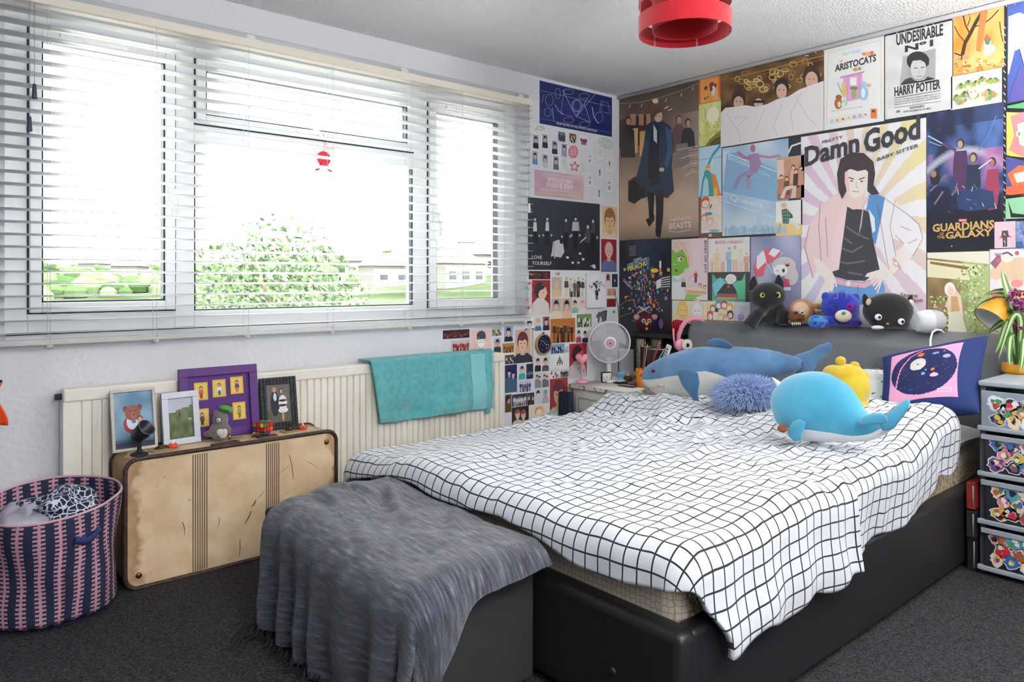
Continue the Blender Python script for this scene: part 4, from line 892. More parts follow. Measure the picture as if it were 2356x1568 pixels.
# brown sloth
M_sl1 = mat('sloth_brown', '#a3764e', .95, bump=.9, bscale=180, sheen=.4); M_sl2 = mat('sloth_cream', '#cdb092', .95, bump=.7, bscale=180); M_sl3 = mat('sloth_dark', '#6e3f22', .8, bump=.4, bscale=200)
x = PX('sloth_plush', 'brown and cream sloth plush lying on the headboard beside the black plush', 'plush toy', 1840, 748, seat(1842, -.07)); P = x.p
soft('body', M_sl1, x.t, [('e', P(1845, 714, 4), x.r(30, 22, 26)), ('e', P(1822, 740, -6), x.r(14, 10, 8)), ('e', P(1850, 735, -2), x.r(26, 12, 12))], .006)
soft('face', M_sl2, x.t, [('e', P(1836, 714, -10), x.r(20, 14, 20))], .005)
soft('muzzle', M_sl3, x.t, [('e', P(1816, 728, -20), x.r(13, 12, 12)), ('e', P(1834, 729, -20), x.r(8, 6, 9))], .004)
E('nose', M_blackp, x.t, P(1818, 719, -31), x.r(4, 2.5, 3)); e_ = E('eye', M_white, x.t, P(1834, 719, -25), x.r(4, 3, 5)); E('pupil', M_blackp, e_, P(1833, 719, -27.6), x.r(2.4, 1, 3))
soft('paw', M_sl1, x.t, [('e', P(1873, 710, -14), x.r(15, 12, 12))], .005)
g = G()
for k in range(4): c = P(1865+k*5, 712+k*.6, -25); g.add([c+x.p(x.u-3, x.v-1), c+x.p(x.u+3, x.v-1), c+x.p(x.u, x.v+7, -1)], [(0, 1, 2)])
for k in range(5): c = P(1814+k*4.4, 743, -18); g.add([c+x.p(x.u-2, x.v-1), c+x.p(x.u+2, x.v-1), c+x.p(x.u, x.v+6, -1)], [(0, 1, 2)])
g.out('claws', mat('claw_cream', '#eee6d6', .6), x.t, smooth=False, solid=.0015)
# blue bear
def tie(name, cols, sc):
    m = mat(name, cols[0], .95, bump=.9, bscale=220, sheen=.4); nt = m.node_tree; b = nt.nodes['Principled BSDF']; tc = nt.nodes.new('ShaderNodeTexCoord'); n = nt.nodes.new('ShaderNodeTexNoise'); n.inputs['Scale'].default_value = sc; nt.links.new(tc.outputs['Object'], n.inputs['Vector'])
    r = nt.nodes.new('ShaderNodeValToRGB'); e = r.color_ramp.elements; e[0].position = .42; e[0].color = (*lin(cols[0]), 1); e[1].position = .72; e[1].color = (*lin(cols[-1]), 1)
    for i, c_ in enumerate(cols[1:-1]): k = e.new(.5+.1*i); k.color = (*lin(c_), 1)
    nt.links.new(n.outputs[0], r.inputs[0]); nt.links.new(r.outputs[0], b.inputs['Base Color']); return m
M_bb = tie('blue_tie_dye_plush', ['#1c2a9a', '#2440b4', '#4a1f8c'], 9)
x = PX('blue_bear', 'bright blue tie-dye teddy bear with a cream muzzle between the sloth and the black cat', 'plush toy', 1925, 752, seat(1928, -.075)); P = x.p
soft('body', M_bb, x.t, [('e', P(1930, 706, 0), x.r(44, 30, 34)), ('e', P(1898, 683, 2), x.r(11, 7, 12)), ('e', P(1966, 688, 2), x.r(14, 8, 14)), ('e', P(1935, 738, -4), x.r(40, 20, 15)), ('e', P(1905, 738, -14), x.r(14, 12, 12)), ('e', P(1950, 742, -20), x.r(22, 12, 9))], .0065)
E('muzzle', mat('cream_plush', '#d8cdb4', .9, bump=.5, bscale=200), x.t, P(1922, 726, -34), x.r(19, 9, 14)); E('nose', mat('teal_nose', '#3a93a2', .4), x.t, P(1919, 719, -43), x.r(5, 3, 4))
for u in (1906, 1938): E('eye', M_blackp, x.t, P(u, 704, -31), x.r(2.6, 2, 3))
E('eye_patch', mat('magenta_plush', '#7a1c88', .95, bump=.8, bscale=220), x.t, P(1938, 707, -25), x.r(13, 5, 13))
M_ring = mat('light_blue_ring', '#6f86d8', .95)
for u, v, ru in ((1925, 680, 10), (1911, 694, 7), (1960, 716, 10)):
    g = G(); g.tube([P(u+ru*math.cos(a), v-ru*1.1*math.sin(a), -26+((u+ru*math.cos(a)-1930)/44)**2*22+abs(v-706)/34*6) for a in [2*PI*k/18 for k in range(19)]], 1.3*x.s, 6, cap=False); g.out('ring_mark', M_ring, x.t)
soft('paw', tie('globe_plush', ['#2030b0', '#2a6ad0', '#4c9c6c'], 40), x.t, [('e', P(1868, 740, -18), x.r(20, 16, 16)), ('t', [P(1868, 740, -14), P(1900, 740, -6)], x.r(14, 14))], .005)
# black cat head plush
M_ct = mat('black_cat_plush', '#131318', .95, bump=.5, bscale=300, sheen=.4)
x = PX('black_cat_plush', 'round black cat plush with white eyes at the right end of the headboard toys', 'plush toy', 2045, 756, seat(2045, -.075)); P = x.p
soft('head', M_ct, x.t, [('e', P(2043, 714, 0), x.r(58, 34, 42)), ('e', P(2045, 742, -4), x.r(46, 24, 14))], .0075)
for sx, u, v in ((-1, 1990, 690), (1, 2092, 692)):
    soft('ear', M_ct, x.t, [('t', [P(u-sx*12, v+14, -4), P(u, v, -4), P(u+sx*4, v-16, -4)], x.r(15, 10, 3), .6)], .004)
    E('inner_ear', M_sl2 if sx < 0 else mat('ear_cream', '#d9cdb8', .9), x.t, P(u-sx*2, v+3, -13), x.r(6, 2, 8), roty(-18*sx))
for u, v in ((2005, 727), (2057, 737)):
    e_ = E('eye', mat('felt_white', '#dfe2ea', .8), x.t, P(u, v, -31.5), x.r(8, 4, 7.5)); E('pupil', M_blackp, e_, P(u+1, v, -35.5), x.r(3.4, 1.6, 3.4))
E('nose', mat('tan_nose', '#a86f4c', .5), x.t, P(2026, 742, -31), x.r(4, 3, 3))
soft('paws', mat('grey_white_fur', '#c8c8c8', .95, bump=.8, bscale=150), x.t, [('e', P(2008, 751, -22), x.r(15, 8, 5))], .003)
# white speaker and cable
x = PX('smart_speaker', 'white and grey rounded speaker lying on the headboard right of the cat plush', 'speaker', 2142, 764, seat(2142, -.07)); P = x.p
g = G(); ax_ = roty(86); prof = [(0, -33), (18, -33), (23, -30), (27, -12), (27, 0), (25, 14), (20, 26), (10, 33), (0, 34)]
g.lathe([(r_*x.s, z_*x.s) for r_, z_ in prof[:5]], P(2140, 741, 0), 36, M=ax_); g.out('grille', mat('speaker_white', '#d5d7dc', .8, bump=.6, bscale=500), x.t)
g = G(); g.lathe([(r_*x.s*1.004, z_*x.s) for r_, z_ in prof[4:]], P(2140, 741, 0), 36, M=ax_); g.out('shell', mat('speaker_grey', '#b3b6bd', .4), x.t); E('button', mat('grey_button', '#9fa4a6'), x.t, P(2164, 737, -18), x.r(2, 2, 3))
g = G(); g.tube([at(2141, 800, 0, -.2), at(2141, 780, 0, -.17), at(2145, 765, 0, -.15), at(2154, 758, 0, -.13), at(2165, 759, 0, -.11), at(2172, 765, 0, -.08)], .0042, 8); tag(g.out('white_cable', M_white, None), 'thick white cable arching over the headboard top behind the navy cushion', 'cable')

# ---------------------------------------------------------------- on the bed
def section_body(secs, xr=.85, seg=28, bulge=1.0):
    """rings from (u, v top, v bottom, plane x)"""
    rings = []; cs = []
    for (u, v0, v1, xx) in secs:
        c = at(u, (v0+v1)/2, 0, xx); r_ = (v1-v0)/2*depth_of(c)/1689; cs.append((c, r_))
    for i, (c, r_) in enumerate(cs):
        T = (cs[min(i+1, len(cs)-1)][0]-cs[max(i-1, 0)][0]); T.z *= .5; T.normalize(); Yv = Vector((0, 0, 1)); Xv = T.cross(Yv).normalized(); Zv = Xv.cross(T)
        rings.append([c+Xv*math.cos(2*PI*k/seg)*r_*xr+Zv*math.sin(2*PI*k/seg)*r_ for k in range(seg)])
    return rings, cs
def smooth_secs(secs, n):
    out = []; m = len(secs)
    for i in range(m-1):
        p0 = secs[max(i-1, 0)]; p1 = secs[i]; p2 = secs[i+1]; p3 = secs[min(i+2, m-1)]
        for k in range(n):
            t = k/n; out.append(tuple(.5*((2*p1[j])+(-p0[j]+p2[j])*t+(2*p0[j]-5*p1[j]+4*p2[j]-p3[j])*t*t+(-p0[j]+3*p1[j]-3*p2[j]+p3[j])*t**3) for j in range(len(p1))))
    out.append(secs[-1]); return out
def split_body(cs, xr, lim, mA, mB, nA, nB, parent, tmax=1.0, n=24, lump=0):
    """two-tone stuffed body: the seam between the colours follows lim(t)"""
    RA, RB = [], []; N = len(cs)
    for i, (c, r_) in enumerate(cs):
        T = (cs[min(i+1, N-1)][0]-cs[max(i-1, 0)][0]); T.z *= .5; T.normalize(); Xv = T.cross(Vector((0, 0, 1))).normalized(); Zv = Xv.cross(T)
        a = math.asin(max(-1, min(1, lim(i/(N-1)))))
        def P_(th): return c+Xv*math.cos(th)*r_*xr+Zv*math.sin(th)*r_+Vector((0, 0, 1))*lump*nz(i*.9, th*3, 3)
        RA.append([P_(a+(PI-2*a)*k/n) for k in range(n+1)]); RB.append([P_(PI-a+(PI+2*a)*k/n) for k in range(n+1)])
    G().loft(RA, False, closed=False).out(nA, mA, parent); m = int(N*tmax); G().loft(RB[:m], False, closed=False).out(nB, mB, parent)
    if m < N: G().loft(RB[m-1:], False, closed=False).out(nA, mA, parent)
M_shk = mat('blue_plush', '#4a7199', .95, bump=.5, bscale=70, sheen=.4, col2='#6189b4', cscale=9); M_shd = mat('deep_blue_plush', '#335f86', .95, bump=.5, bscale=70, sheen=.4, col2='#41719b', cscale=9); M_shw = mat('offwhite_plush', '#d6d6d1', .95, bump=.5, bscale=60, sheen=.3)
sk = thing('shark_plush', 'long blue and white shark plush lying along the headboard', 'plush toy', (-.62, -1.1, .53), world=True)
secs = smooth_secs([(1483, 864, 874, -.66), (1486, 853, 886, -.66), (1493, 841, 899, -.66), (1514, 828, 912, -.66), (1543, 816, 918, -.65), (1582, 804, 920, -.63), (1622, 797, 914, -.60), (1675, 797, 896, -.56), (1727, 799, 880, -.52), (1780, 806, 868, -.48), (1820, 818, 858, -.45), (1838, 822, 850, -.44), (1846, 832, 840, -.44)], 4)
rings, cs = section_body(secs, .8, 40)
split_body(cs, .8, lambda t: (.04-.05*(1-t)+.10*sstep(.2, .5, t) if t < .5 else .115-1.12*sstep(.5, .70, t)), M_shk, M_shw, 'back', 'belly', sk, lump=.004)
S = lambda u, v, xx: at(u, v, 0, xx)
px_ = 3.7/1689
def fin(name, pts, rad, m, parent, flat=.45, vox=.005):
    g = G(); g.tube([Vector(p) for p in pts], rad, 16, flat=flat); return g.out(name, m, parent, remesh=vox)
def finpoly(name, m, parent, poly, plane, thick, vox=.005):
    """soft fin: outline in a vertical plane facing the camera, padded"""
    c = sum((Vector(p) for p in poly), Vector())/len(poly); g = G(); n = Vector((F[0], F[1], 0)); rings = []
    for k, (s_, o_) in enumerate(((.35, -1), (.78, -.8), (.97, -.35), (1, 0), (.97, .35), (.78, .8), (.35, 1))): rings.append([c+(Vector(p)-c)*s_+n*o_*thick/2 for p in poly])
    g.loft(rings); o = g.out(name, m, parent, remesh=vox); return o
finpoly('tail_fin', M_shk, sk, [S(u, v, -.42) for u, v in ((1818, 822), (1838, 813), (1862, 806), (1888, 792), (1906, 786), (1916, 791), (1912, 804), (1896, 822), (1876, 840), (1866, 858), (1862, 880), (1846, 884), (1838, 866), (1824, 850))], 0, .06)
finpoly('dorsal_fin', M_shd, sk, [S(u, v, -.58) for u, v in ((1688, 800), (1636, 800), (1626, 794), (1627, 784), (1646, 776), (1668, 780), (1686, 794))], 0, .05)
finpoly('pectoral_fin', M_shd, sk, [S(u, v, -.80) for u, v in ((1556, 856), (1566, 848), (1584, 846), (1606, 856), (1610, 880), (1606, 905), (1609, 928), (1600, 930), (1586, 908), (1570, 888))], 0, .04)
e_ = G().lathe([(0, .004), (.008, .003), (.011, 0)], S(1503, 853, -.752), 18, M=frame_of((0, 0, 1), (-.75, -.5, .25))).out('eye', mat('eye_rim', '#6a3c3c', .5), sk); G().ell(S(1503, 853, -.757), (.007, .007, .0065), seg=16, rings=10).out('pupil', mat('pupil', '#0a0a0c'), e_)
g = G()
for k in range(7): p = S(1497+k*5.5, 890+(k-3)**2*.5-6*(k/6), -.775+.003*k); g.ell(p, (.006, .006, .009), seg=10, rings=6)
g.out('mouth_lining', mat('mouth_pink', '#b89c98', .9), sk)
tag(blob(tuple(S(1496, 902, -.70)), (.03, .035, .03), .5, 3, 6, 24, 16).out('grey_toy', mat('grey_fluff', '#8c867c', .95, bump=1, bscale=120), None), 'small grey fluffy toy squashed under the nose of the shark plush', 'toy')
# fluffy pillow
fc = at(1728, 893, 0, -.80); fc.z = .555
t = thing('fluffy_cushion', 'shaggy light blue cushion on the bed between the shark and the turquoise whale', 'cushion', (fc.x+.06, fc.y+.05, .555), RZC)
cols = ['#93aedb', '#aac2ea', '#c4d4f2', '#7f9ccc', '#b4c8ec']
g = G(); g.ell((0, 0, .05), (.135, .085, .062), seg=32, rings=18); g.out('body', mat('fluffy_base', '#6a86ba', .95), t)
g = G(); fur(g, (0, 0, .045), (.135, .085, .062), 5200, .042, .0016, 9, cols, .25, lo=-.55); g.out('pile', vmat('fluff', .8, sheen=.3), t, smooth=False, kind='stuff')
# turquoise whale
M_wb = mat('turquoise_plush', '#3b96b8', .92, bump=.25, bscale=60, sheen=.5, col2='#4ea8c6', cscale=6); M_ww = mat('whale_white', '#e4e7ea', .92, bump=.3, bscale=60, sheen=.4)
wh = thing('whale_plush', 'plump turquoise narwhal plush with a white belly on the duvet', 'plush toy', (-1.24, -1.95, .55), world=True)
WX = -1.22
secs = smooth_secs([(1789, 938, 952, WX), (1791, 915, 972, WX), (1800, 887, 990, WX), (1822, 866, 1004, WX), (1855, 856, 1012, WX), (1890, 856, 1016, WX), (1927, 877, 1019, WX), (1954, 908, 1019, WX), (1981, 940, 1017, WX), (2008, 957, 1011, WX), (2030, 961, 1000, WX), (2050, 963, 988, WX), (2062, 965, 980, WX)], 4)
rings, cs = section_body(secs, .85, 44)
split_body(cs, .85, lambda t: -.40-.16*sstep(.06, .25, t)+.62*sstep(.62, 1, t), M_wb, M_ww, 'body', 'belly', wh)
yy = lambda u, v, dx=0: at(u, v, 0, WX+dx)
finpoly('flipper', M_wb, wh, [yy(u, v, -.10) for u, v in ((1826, 968), (1842, 962), (1856, 970), (1850, 985), (1843, 1000), (1842, 1014), (1826, 1016), (1814, 1004), (1812, 988))], 0, .035, .004)
finpoly('fluke', M_wb, wh, [yy(u, v, -.02) for u, v in ((2022, 972), (2035, 958), (2056, 942), (2078, 922), (2089, 915), (2094, 922), (2088, 940), (2072, 962), (2054, 984), (2040, 992), (2026, 988))], 0, .045, .004)
finpoly('fluke', M_wb, wh, [yy(u, v, -.07) for u, v in ((1974, 970), (1984, 957), (2004, 950), (2026, 948), (2040, 954), (2044, 968), (2028, 976), (2000, 977), (1982, 978))], 0, .035, .004)
g = G(); a_ = yy(1806, 898, -.03); b_ = yy(1777, 868, -.05); pts = [a_.lerp(b_, k/14) for k in range(15)]; g.tube(pts, [.016*(1-k/14)+.0015+(.0012 if k % 3 == 0 else 0) for k in range(15)], 14); g.out('horn', mat('horn_silver', '#d9d9dc', .4), wh)
E('eye', mat('pupil', '#0a0a0c'), wh, yy(1801, 931, -.082), (.0045, .0045, .0075)); E('eye_glint', M_white, wh, yy(1800, 929, -.087), (.0015, .0015, .002))
# brown plush feet peeking out under the whale
M_bf = mat('rust_felt', '#8a4a30', .9, bump=.5, bscale=120)
t = thing('brown_plush', 'small rust brown plush toy mostly hidden behind the whale with two feet poking out', 'plush toy', (-1.16, -1.78, .55), world=True)
soft('foot', M_bf, t, [('e', at(1788, 935, 0, -1.10), (.02, .02, .015))], .004); soft('foot', M_bf, t, [('e', at(1800, 985, 0, -1.33), (.018, .018, .014))], .004)
# yellow plush seen from behind
M_yp = mat('yellow_plush', '#c9b32c', .95, bump=.7, bscale=120, sheen=.4, col2='#b89c22', cscale=8)
YX = -.78; yc = at(1955, 890, 0, YX)
x = PX('yellow_plush', 'yellow round eared plush bear turned away behind the whale', 'plush toy', 1955, 978, (yc.x, yc.y, .545)); P = x.p
soft('body', M_yp, x.t, [('e', P(1958, 895, 4), x.r(46, 38, 46)), ('e', P(1920, 862, 2), x.r(28, 24, 22)), ('e', P(1990, 872, 6), x.r(14, 14, 20)), ('e', P(1950, 862, 2), x.r(40, 28, 24)), ('e', P(1957, 938, 4), x.r(44, 36, 38))], .007)
soft('ear', M_yp, x.t, [('e', P(1934, 832, 0), x.r(13, 8, 12)), ('e', P(1936, 843, 2), x.r(8, 7, 10))], .004); soft('ear', M_yp, x.t, [('e', P(1966, 842, 0), x.r(12, 8, 10)), ('e', P(1972, 852, 2), x.r(12, 8, 10))], .004)
# navy cushion with a record player print
def cush(s, t):
    if not (.13 < s < .84 and .13 < t < .88): return '#1b2f68'
    x_, y_ = (s-.13)/.71, (t-.13)/.75; c = '#dd9cc0'
    dx, dy = (x_-.5)/.48, (y_-.52)/.46; 
    if dx*dx+dy*dy < 1 or (abs(dx) < .75 and abs(dy) < .60): c = '#171f52'
    if c == '#171f52' and nz(s*70, t*70, 2) > .60: c = '#5d6cae'
    def el(a, b, ra, rb): return ((x_-a)/ra)**2+((y_-b)/rb)**2 < 1
    if el(.43, .63, .12, .13): c = '#c9c7c4'
    if el(.43, .63, .012, .014): c = '#30303a'
    for a, b, ra, rb, cc in ((.46, .84, .05, .04, '#e2673c'), (.67, .82, .05, .03, '#7f8fce'), (.83, .72, .05, .04, '#a99cd6'), (.78, .84, .02, .015, '#6f86d0'), (.66, .47, .03, .025, '#e2783c'), (.52, .42, .03, .03, '#5f9be0'), (.56, .48, .015, .015, '#7fb8f0'), (.68, .37, .06, .035, '#dcaede')):
        if el(a, b, ra, rb): c = cc
    for (xa, ya, xb, yb) in ((.08, .12, .17, .62), (.17, .62, .30, .85), (.30, .85, .46, .93)):
        L2 = (xb-xa)**2+(yb-ya)**2; q = max(0, min(1, ((x_-xa)*(xb-xa)+(y_-ya)*(yb-ya))/L2))
        if math.hypot(x_-xa-q*(xb-xa), y_-ya-q*(yb-ya)) < .011: c = '#e88fb4'
    if .72 < x_ < .92 and .07 < y_ < .13 and not (.74 < x_ < .90 and .085 < y_ < .115): c = '#eec6dc'
    return c
pillow('navy_cushion', vmat('cushion_print', .85, bump=.3, bscale=300), [at(2022, 975, 0, -.60), at(2254, 950, 0, -.56), at(2274, 772, 0, -.30), at(2030, 822, 0, -.34)], .15, 'navy cushion printed with a pink square and a starry record player leaning on the headboard', 'cushion', n=110, cfn=cush, pinch=.07)

# ---------------------------------------------------------------- drawer tower at the right
TX, TY = -.512, -2.25
M_tow2 = mat('grey_plastic', '#9ba2ab', .4); M_drw = mat('smoky_drawer', '#2a2c30', .3); stk = vmat('sticker_print', .35)
tw_ = thing('drawer_tower', 'grey plastic drawer tower with stickers on its four drawers right of the bed', 'drawers', (TX+.2, TY-.2, 0), world=True)
G().box((TX, TY-.40, .715), (TX+.38, TY, .735)).out('top', M_tow2, tw_, bev=.006)
for y in (TY-.02, TY-.40): G().box((TX+.02, y, .0), (TX+.37, y+.02, .715)).out('side_panel', mat('grey_plastic_side', '#5c6067', .5), tw_, bev=.003)
random.seed(12)
pal = ['#c8323c', '#d9b24a', '#3f6fb0', '#4f8a58', '#e6e2d8', '#7a4a8c', '#e08a9c', '#262a38', '#b0643c', '#5aa0b0', '#f0d6b0', '#dfe7ee']
zt = [.700, .545, .372, .190]; zb_ = [.552, .379, .197, .022]
for k in range(4):
    z1, z0 = zt[k], zb_[k]
    d = G().box((TX-.004, TY-.385, z0+.012), (TX+.30, TY-.022, z1-.012)).out('drawer', M_drw, tw_, bev=.004)
    G().box((TX-.014, TY-.40, z0-.004), (TX+.01, TY, z0+.014)).out('drawer_rail', M_tow2, d, bev=.004)
    if k == 0: G().box((TX-.008, TY-.39, z0+.012), (TX-.002, TY-.012, z1)).out('drawer_front', mat('pale_front', '#8b93a0', .45), d, bev=.003)
    else: G().box((TX-.012, TY-.39, z1-.03), (TX-.002, TY-.012, z1-.010)).out('drawer_lip', M_tow2, d, bev=.003)
    xf_ = TX-.0085 if k == 0 else TX-.0055
    n = 0; gy0 = TY-.04
    for row in range(3):
        for c_ in range(4 if k else 5):
            h_ = (z1-z0-.05)/3; cy = gy0-.028-c_*.047-random.uniform(-.006, .006)-(.02 if row % 2 else 0); cz = z0+.026+h_*(row+.5)+random.uniform(-.006, .006); ra, rb = random.uniform(.020, .029), random.uniform(.021, .028); sh = random.random()*6; q_ = random.choice([5, 7, 9])
            g = G()
            def pol(sc, lay, cc, nn=22, wob=.16, ox=0, oz=0): 
                g.add([Vector((xf_-lay, cy+ox+sc*ra*math.cos(a)*(1+wob*math.sin(q_*a+sh)), cz+oz+sc*rb*math.sin(a)*(1+wob*math.cos(3*a+sh)))) for a in [-2*PI*i/nn for i in range(nn)]], [tuple(range(nn))], cc)
            pol(1.08, .0004, '#d8dadf'); pol(.92, .0007, random.choice(pal))
            for m_ in range(5): pol(random.uniform(.2, .45), .001+.0002*m_, random.choice(pal), 12, .2, random.uniform(-.4, .4)*ra, random.uniform(-.45, .45)*rb)
            g.out('sticker', stk, d, smooth=False); n += 1
for s_, col_, oy in (('PANDA', '#4f9a48', .0),):
    for i, ch in enumerate(s_[:4]): textmesh(ch, Vector((xf_-.004+.0005-.0025, TY-.145-i*.022, .648)), Vector((0, -1, 0)), Vector((0, 0, 1)), .018, mat('letter_%d' % i, ['#4f9a48', '#c8323c', '#3f6fb0', '#d99a2c'][i], .5), [o for o in SC.objects if o.parent == tw_ and o.name.startswith('drawer')][0], 'letter')
# books on the floor between bed and tower
for lab, x_, z0, z1, cc in (('thin red spined book wedged upright between bed and drawer tower', -.52, .24, .34, '#8c2a22'), ('dark book with a pale spine under the red one by the drawer tower', -.52, .13, .232, '#2a2a2e'), ('lowest dark book in the pile between bed and drawer tower', -.51, .002, .124, '#1f1d22')):
    t = thing('book', lab, 'book', (x_+.07, -2.232, z0), world=True); G().box((x_, -2.243, z0), (x_+.15, -2.213, z1)).out('cover', mat('cover_'+cc, cc, .5), t, bev=.001); G().box((x_-.0008, -2.238, z0+.01), (x_, -2.234, z1-.01)).out('spine_text', mat('spine_pale', '#a8a49c', .6), t)
# spider plant with purple flowers in a yellow pot
pp = at(2340, 858, 2, .7355); PYL = mat('yellow_glaze', '#d99a1e', .3)
t = thing('spider_plant', 'striped spider plant and purple flowers in a yellow pot on the drawer tower', 'plant', (pp.x, pp.y, .7355), world=True); pc = Vector((pp.x, pp.y, .7355))
G().lathe([(0, 0), (.05, 0), (.056, .008), (.053, .04), (.050, .04), (.048, .012)], pc, 36).out('pot', PYL, t)
G().lathe([(0, .03), (.049, .032)], pc, 24).out('soil', mat('soil', '#3a2c22', .95), t)
M_lf = vmat('leaf_stripe', .5)
def leaf(pts, wd):
    g = G(); pts = [Vector(p) for p in pts]; n = 12; cur = []
    for i in range(n+1):
        f_ = i/n*(len(pts)-1); k = min(int(f_), len(pts)-2); f2 = f_-k; p0, p1, p2, p3 = pts[max(k-1, 0)], pts[k], pts[k+1], pts[min(k+2, len(pts)-1)]
        cur.append(.5*((2*p1)+(p2-p0)*f2+(2*p0-5*p1+4*p2-p3)*f2*f2+(3*p1-p0-3*p2+p3)*f2**3))
    for i in range(n):
        for j, cc in ((-1, '#4e7a34'), (0, '#cfd9b0'), (1, '#5a8a3c')):
            q = []
            for kk, jj in ((i, j-.5), (i, j+.5), (i+1, j+.5), (i+1, j-.5)):
                T_ = (cur[min(kk+1, n)]-cur[max(kk-1, 0)]).normalized(); sd = T_.cross(Vector((F[0], F[1], .25))).normalized(); w_ = wd*math.sin(PI*min(1, .12+.88*kk/n))*.67; q.append(cur[kk]+sd*jj*w_)
            g.add(q, [(0, 1, 2, 3)], cc)
    g.out('leaf', M_lf, t)
A = lambda u, v, dx=0: at(u, v, 0, pp.x+dx)
top = A(2338, 842)
for L_ in ([(2337, 840, 0), (2330, 770, -.03), (2318, 740, -.06), (2300, 790, -.1), (2290, 812, -.12)], [(2340, 840, 0), (2334, 775, -.02), (2325, 780, -.06), (2322, 820, -.07), (2324, 842, -.08)], [(2342, 842, 0), (2352, 800, -.02), (2356, 780, -.05), (2352, 830, -.08), (2346, 856, -.09)], [(2338, 838, 0), (2320, 745, .0), (2290, 752, -.01), (2275, 768, -.01)],
           [(2340, 838, 0), (2318, 720, .02), (2285, 700, .02), (2252, 700, .02)], [(2342, 838, 0), (2322, 690, .02), (2300, 670, .02), (2262, 678, .0)], [(2340, 838, 0), (2318, 700, 0), (2270, 695, 0), (2240, 716, -.02)], [(2340, 840, 0), (2330, 760, .0), (2318, 765, -.02), (2314, 800, -.03)], [(2343, 842, 0), (2365, 780, -.02), (2372, 790, -.05), (2376, 840, -.08)], [(2336, 842, 0), (2330, 720, -.02), (2310, 640, 0), (2306, 622, .02)], [(2340, 842, 0), (2350, 740, -.04), (2330, 730, -.1), (2296, 830, -.14)]):
    leaf([A(*q) for q in L_], .016)
M_mg = vmat('petal', .6); random.seed(8)
for (u, v, R_) in ((2338, 682, .038), (2352, 700, .034), (2345, 752, .026)):
    c = A(u, v, -.02); st = G(); st.tube([top, (top+c)/2+Vector((.01, 0, .01)), c], .0022, 6); s1_ = st.out('flower_stem', mat('stem_green', '#4a6a34', .6), t)
    g = G()
    for k in range(70):
        d_ = Vector([random.gauss(0, 1) for _ in range(3)]).normalized(); p = c+d_*R_*random.uniform(.5, 1); g.ell(p, (.006, .004, .006), rot=rotz(random.random()*180) @ rotx(random.random()*90), seg=7, rings=4, col=random.choice(['#6c1450', '#8c1e68', '#a8428c', '#5a0f44', '#b877b0']))
    g.out('flower_head', M_mg, t)
for k in range(5): c = A(2322+k*7, 712+k*4, -.03); g = G(); g.ell(c, (.018, .005, .010), rot=rotz(k*40) @ roty(-30+k*20), seg=10, rings=6, col='#2f4a24'); g.out('leaf', M_lf, t)
# yellow desk lamp behind the plant
M_ly = mat('mustard_enamel', '#e0a030', .35)
lc = at(2295, 722, 0, -.14); t = thing('desk_lamp', 'mustard yellow desk lamp with a white inside and spiral bulb above the drawer tower', 'lamp', (lc.x+.08, lc.y-.08, .7355), world=True)
dirL = (lc-at(2325, 690, 0, -.09)).normalized(); ML = frame_of((0, 0, 1), dirL)
rim = [(.090, .05), (.088, .045), (.062, -.06), (.036, -.115), (.030, -.16), (.012, -.165)]; rim = [(a*.82, b*.82) for a, b in rim]
G().lathe(rim, lc, 48, M=ML).out('shade', M_ly, t); G().lathe([(r_-.0022, z_) for r_, z_ in rim[1:4]]+[(0, rim[4][1]+.03)], lc, 48, M=ML).out('reflector', mat('lamp_white', '#eef0f2', .4), t)
g = G(); g.tube([lc+ML @ Vector((.016*math.cos(a), .016*math.sin(a), -.05+.05*a/18)) for a in [k*.45 for k in range(41)]], .0055, 8); g.out('bulb', mat('bulb_white', '#f4f5f7', .3), t)
bs_ = Vector((lc.x+.07, lc.y-.20, .7355)); e0 = lc+ML @ Vector((0, 0, -.13))
G().tube([e0, e0+Vector((.03, -.06, -.02)), bs_+Vector((0, 0, .08)), bs_+Vector((0, 0, .01))], .006, 10).out('arm', M_ly, t); G().lathe([(0, 0), (.05, 0), (.052, .01), (.0, .016)], bs_, 30).out('base', M_ly, t)

# stands modelled for the two added fill uplights, kept out of view
for x_, y_, lab in ((-2.7, -3.9, 'silver uplighter floor lamp behind the camera near the rear window'), (-.5, -3.35, 'silver uplighter floor lamp standing right of the drawer tower outside the photo')):
    t = thing('added_fill_lamp', lab, 'lamp', (x_, y_, 0), world=True); M_sv = mat('silver_metal', '#b8babd', .35, metal=.8)
    G().lathe([(0, .002), (.14, .002), (.14, .02), (.02, .03), (.012, .05)], (x_, y_, 0), 32).out('base', M_sv, t); G().lathe([(.012, .04), (.012, 1.58)], (x_, y_, 0), 12).out('pole', M_sv, t); G().lathe([(.012, 1.57), (.06, 1.585), (.16, 1.64), (.255, 1.71)], (x_, y_, 0), 40).out('bowl', M_sv, t, solid=.002)
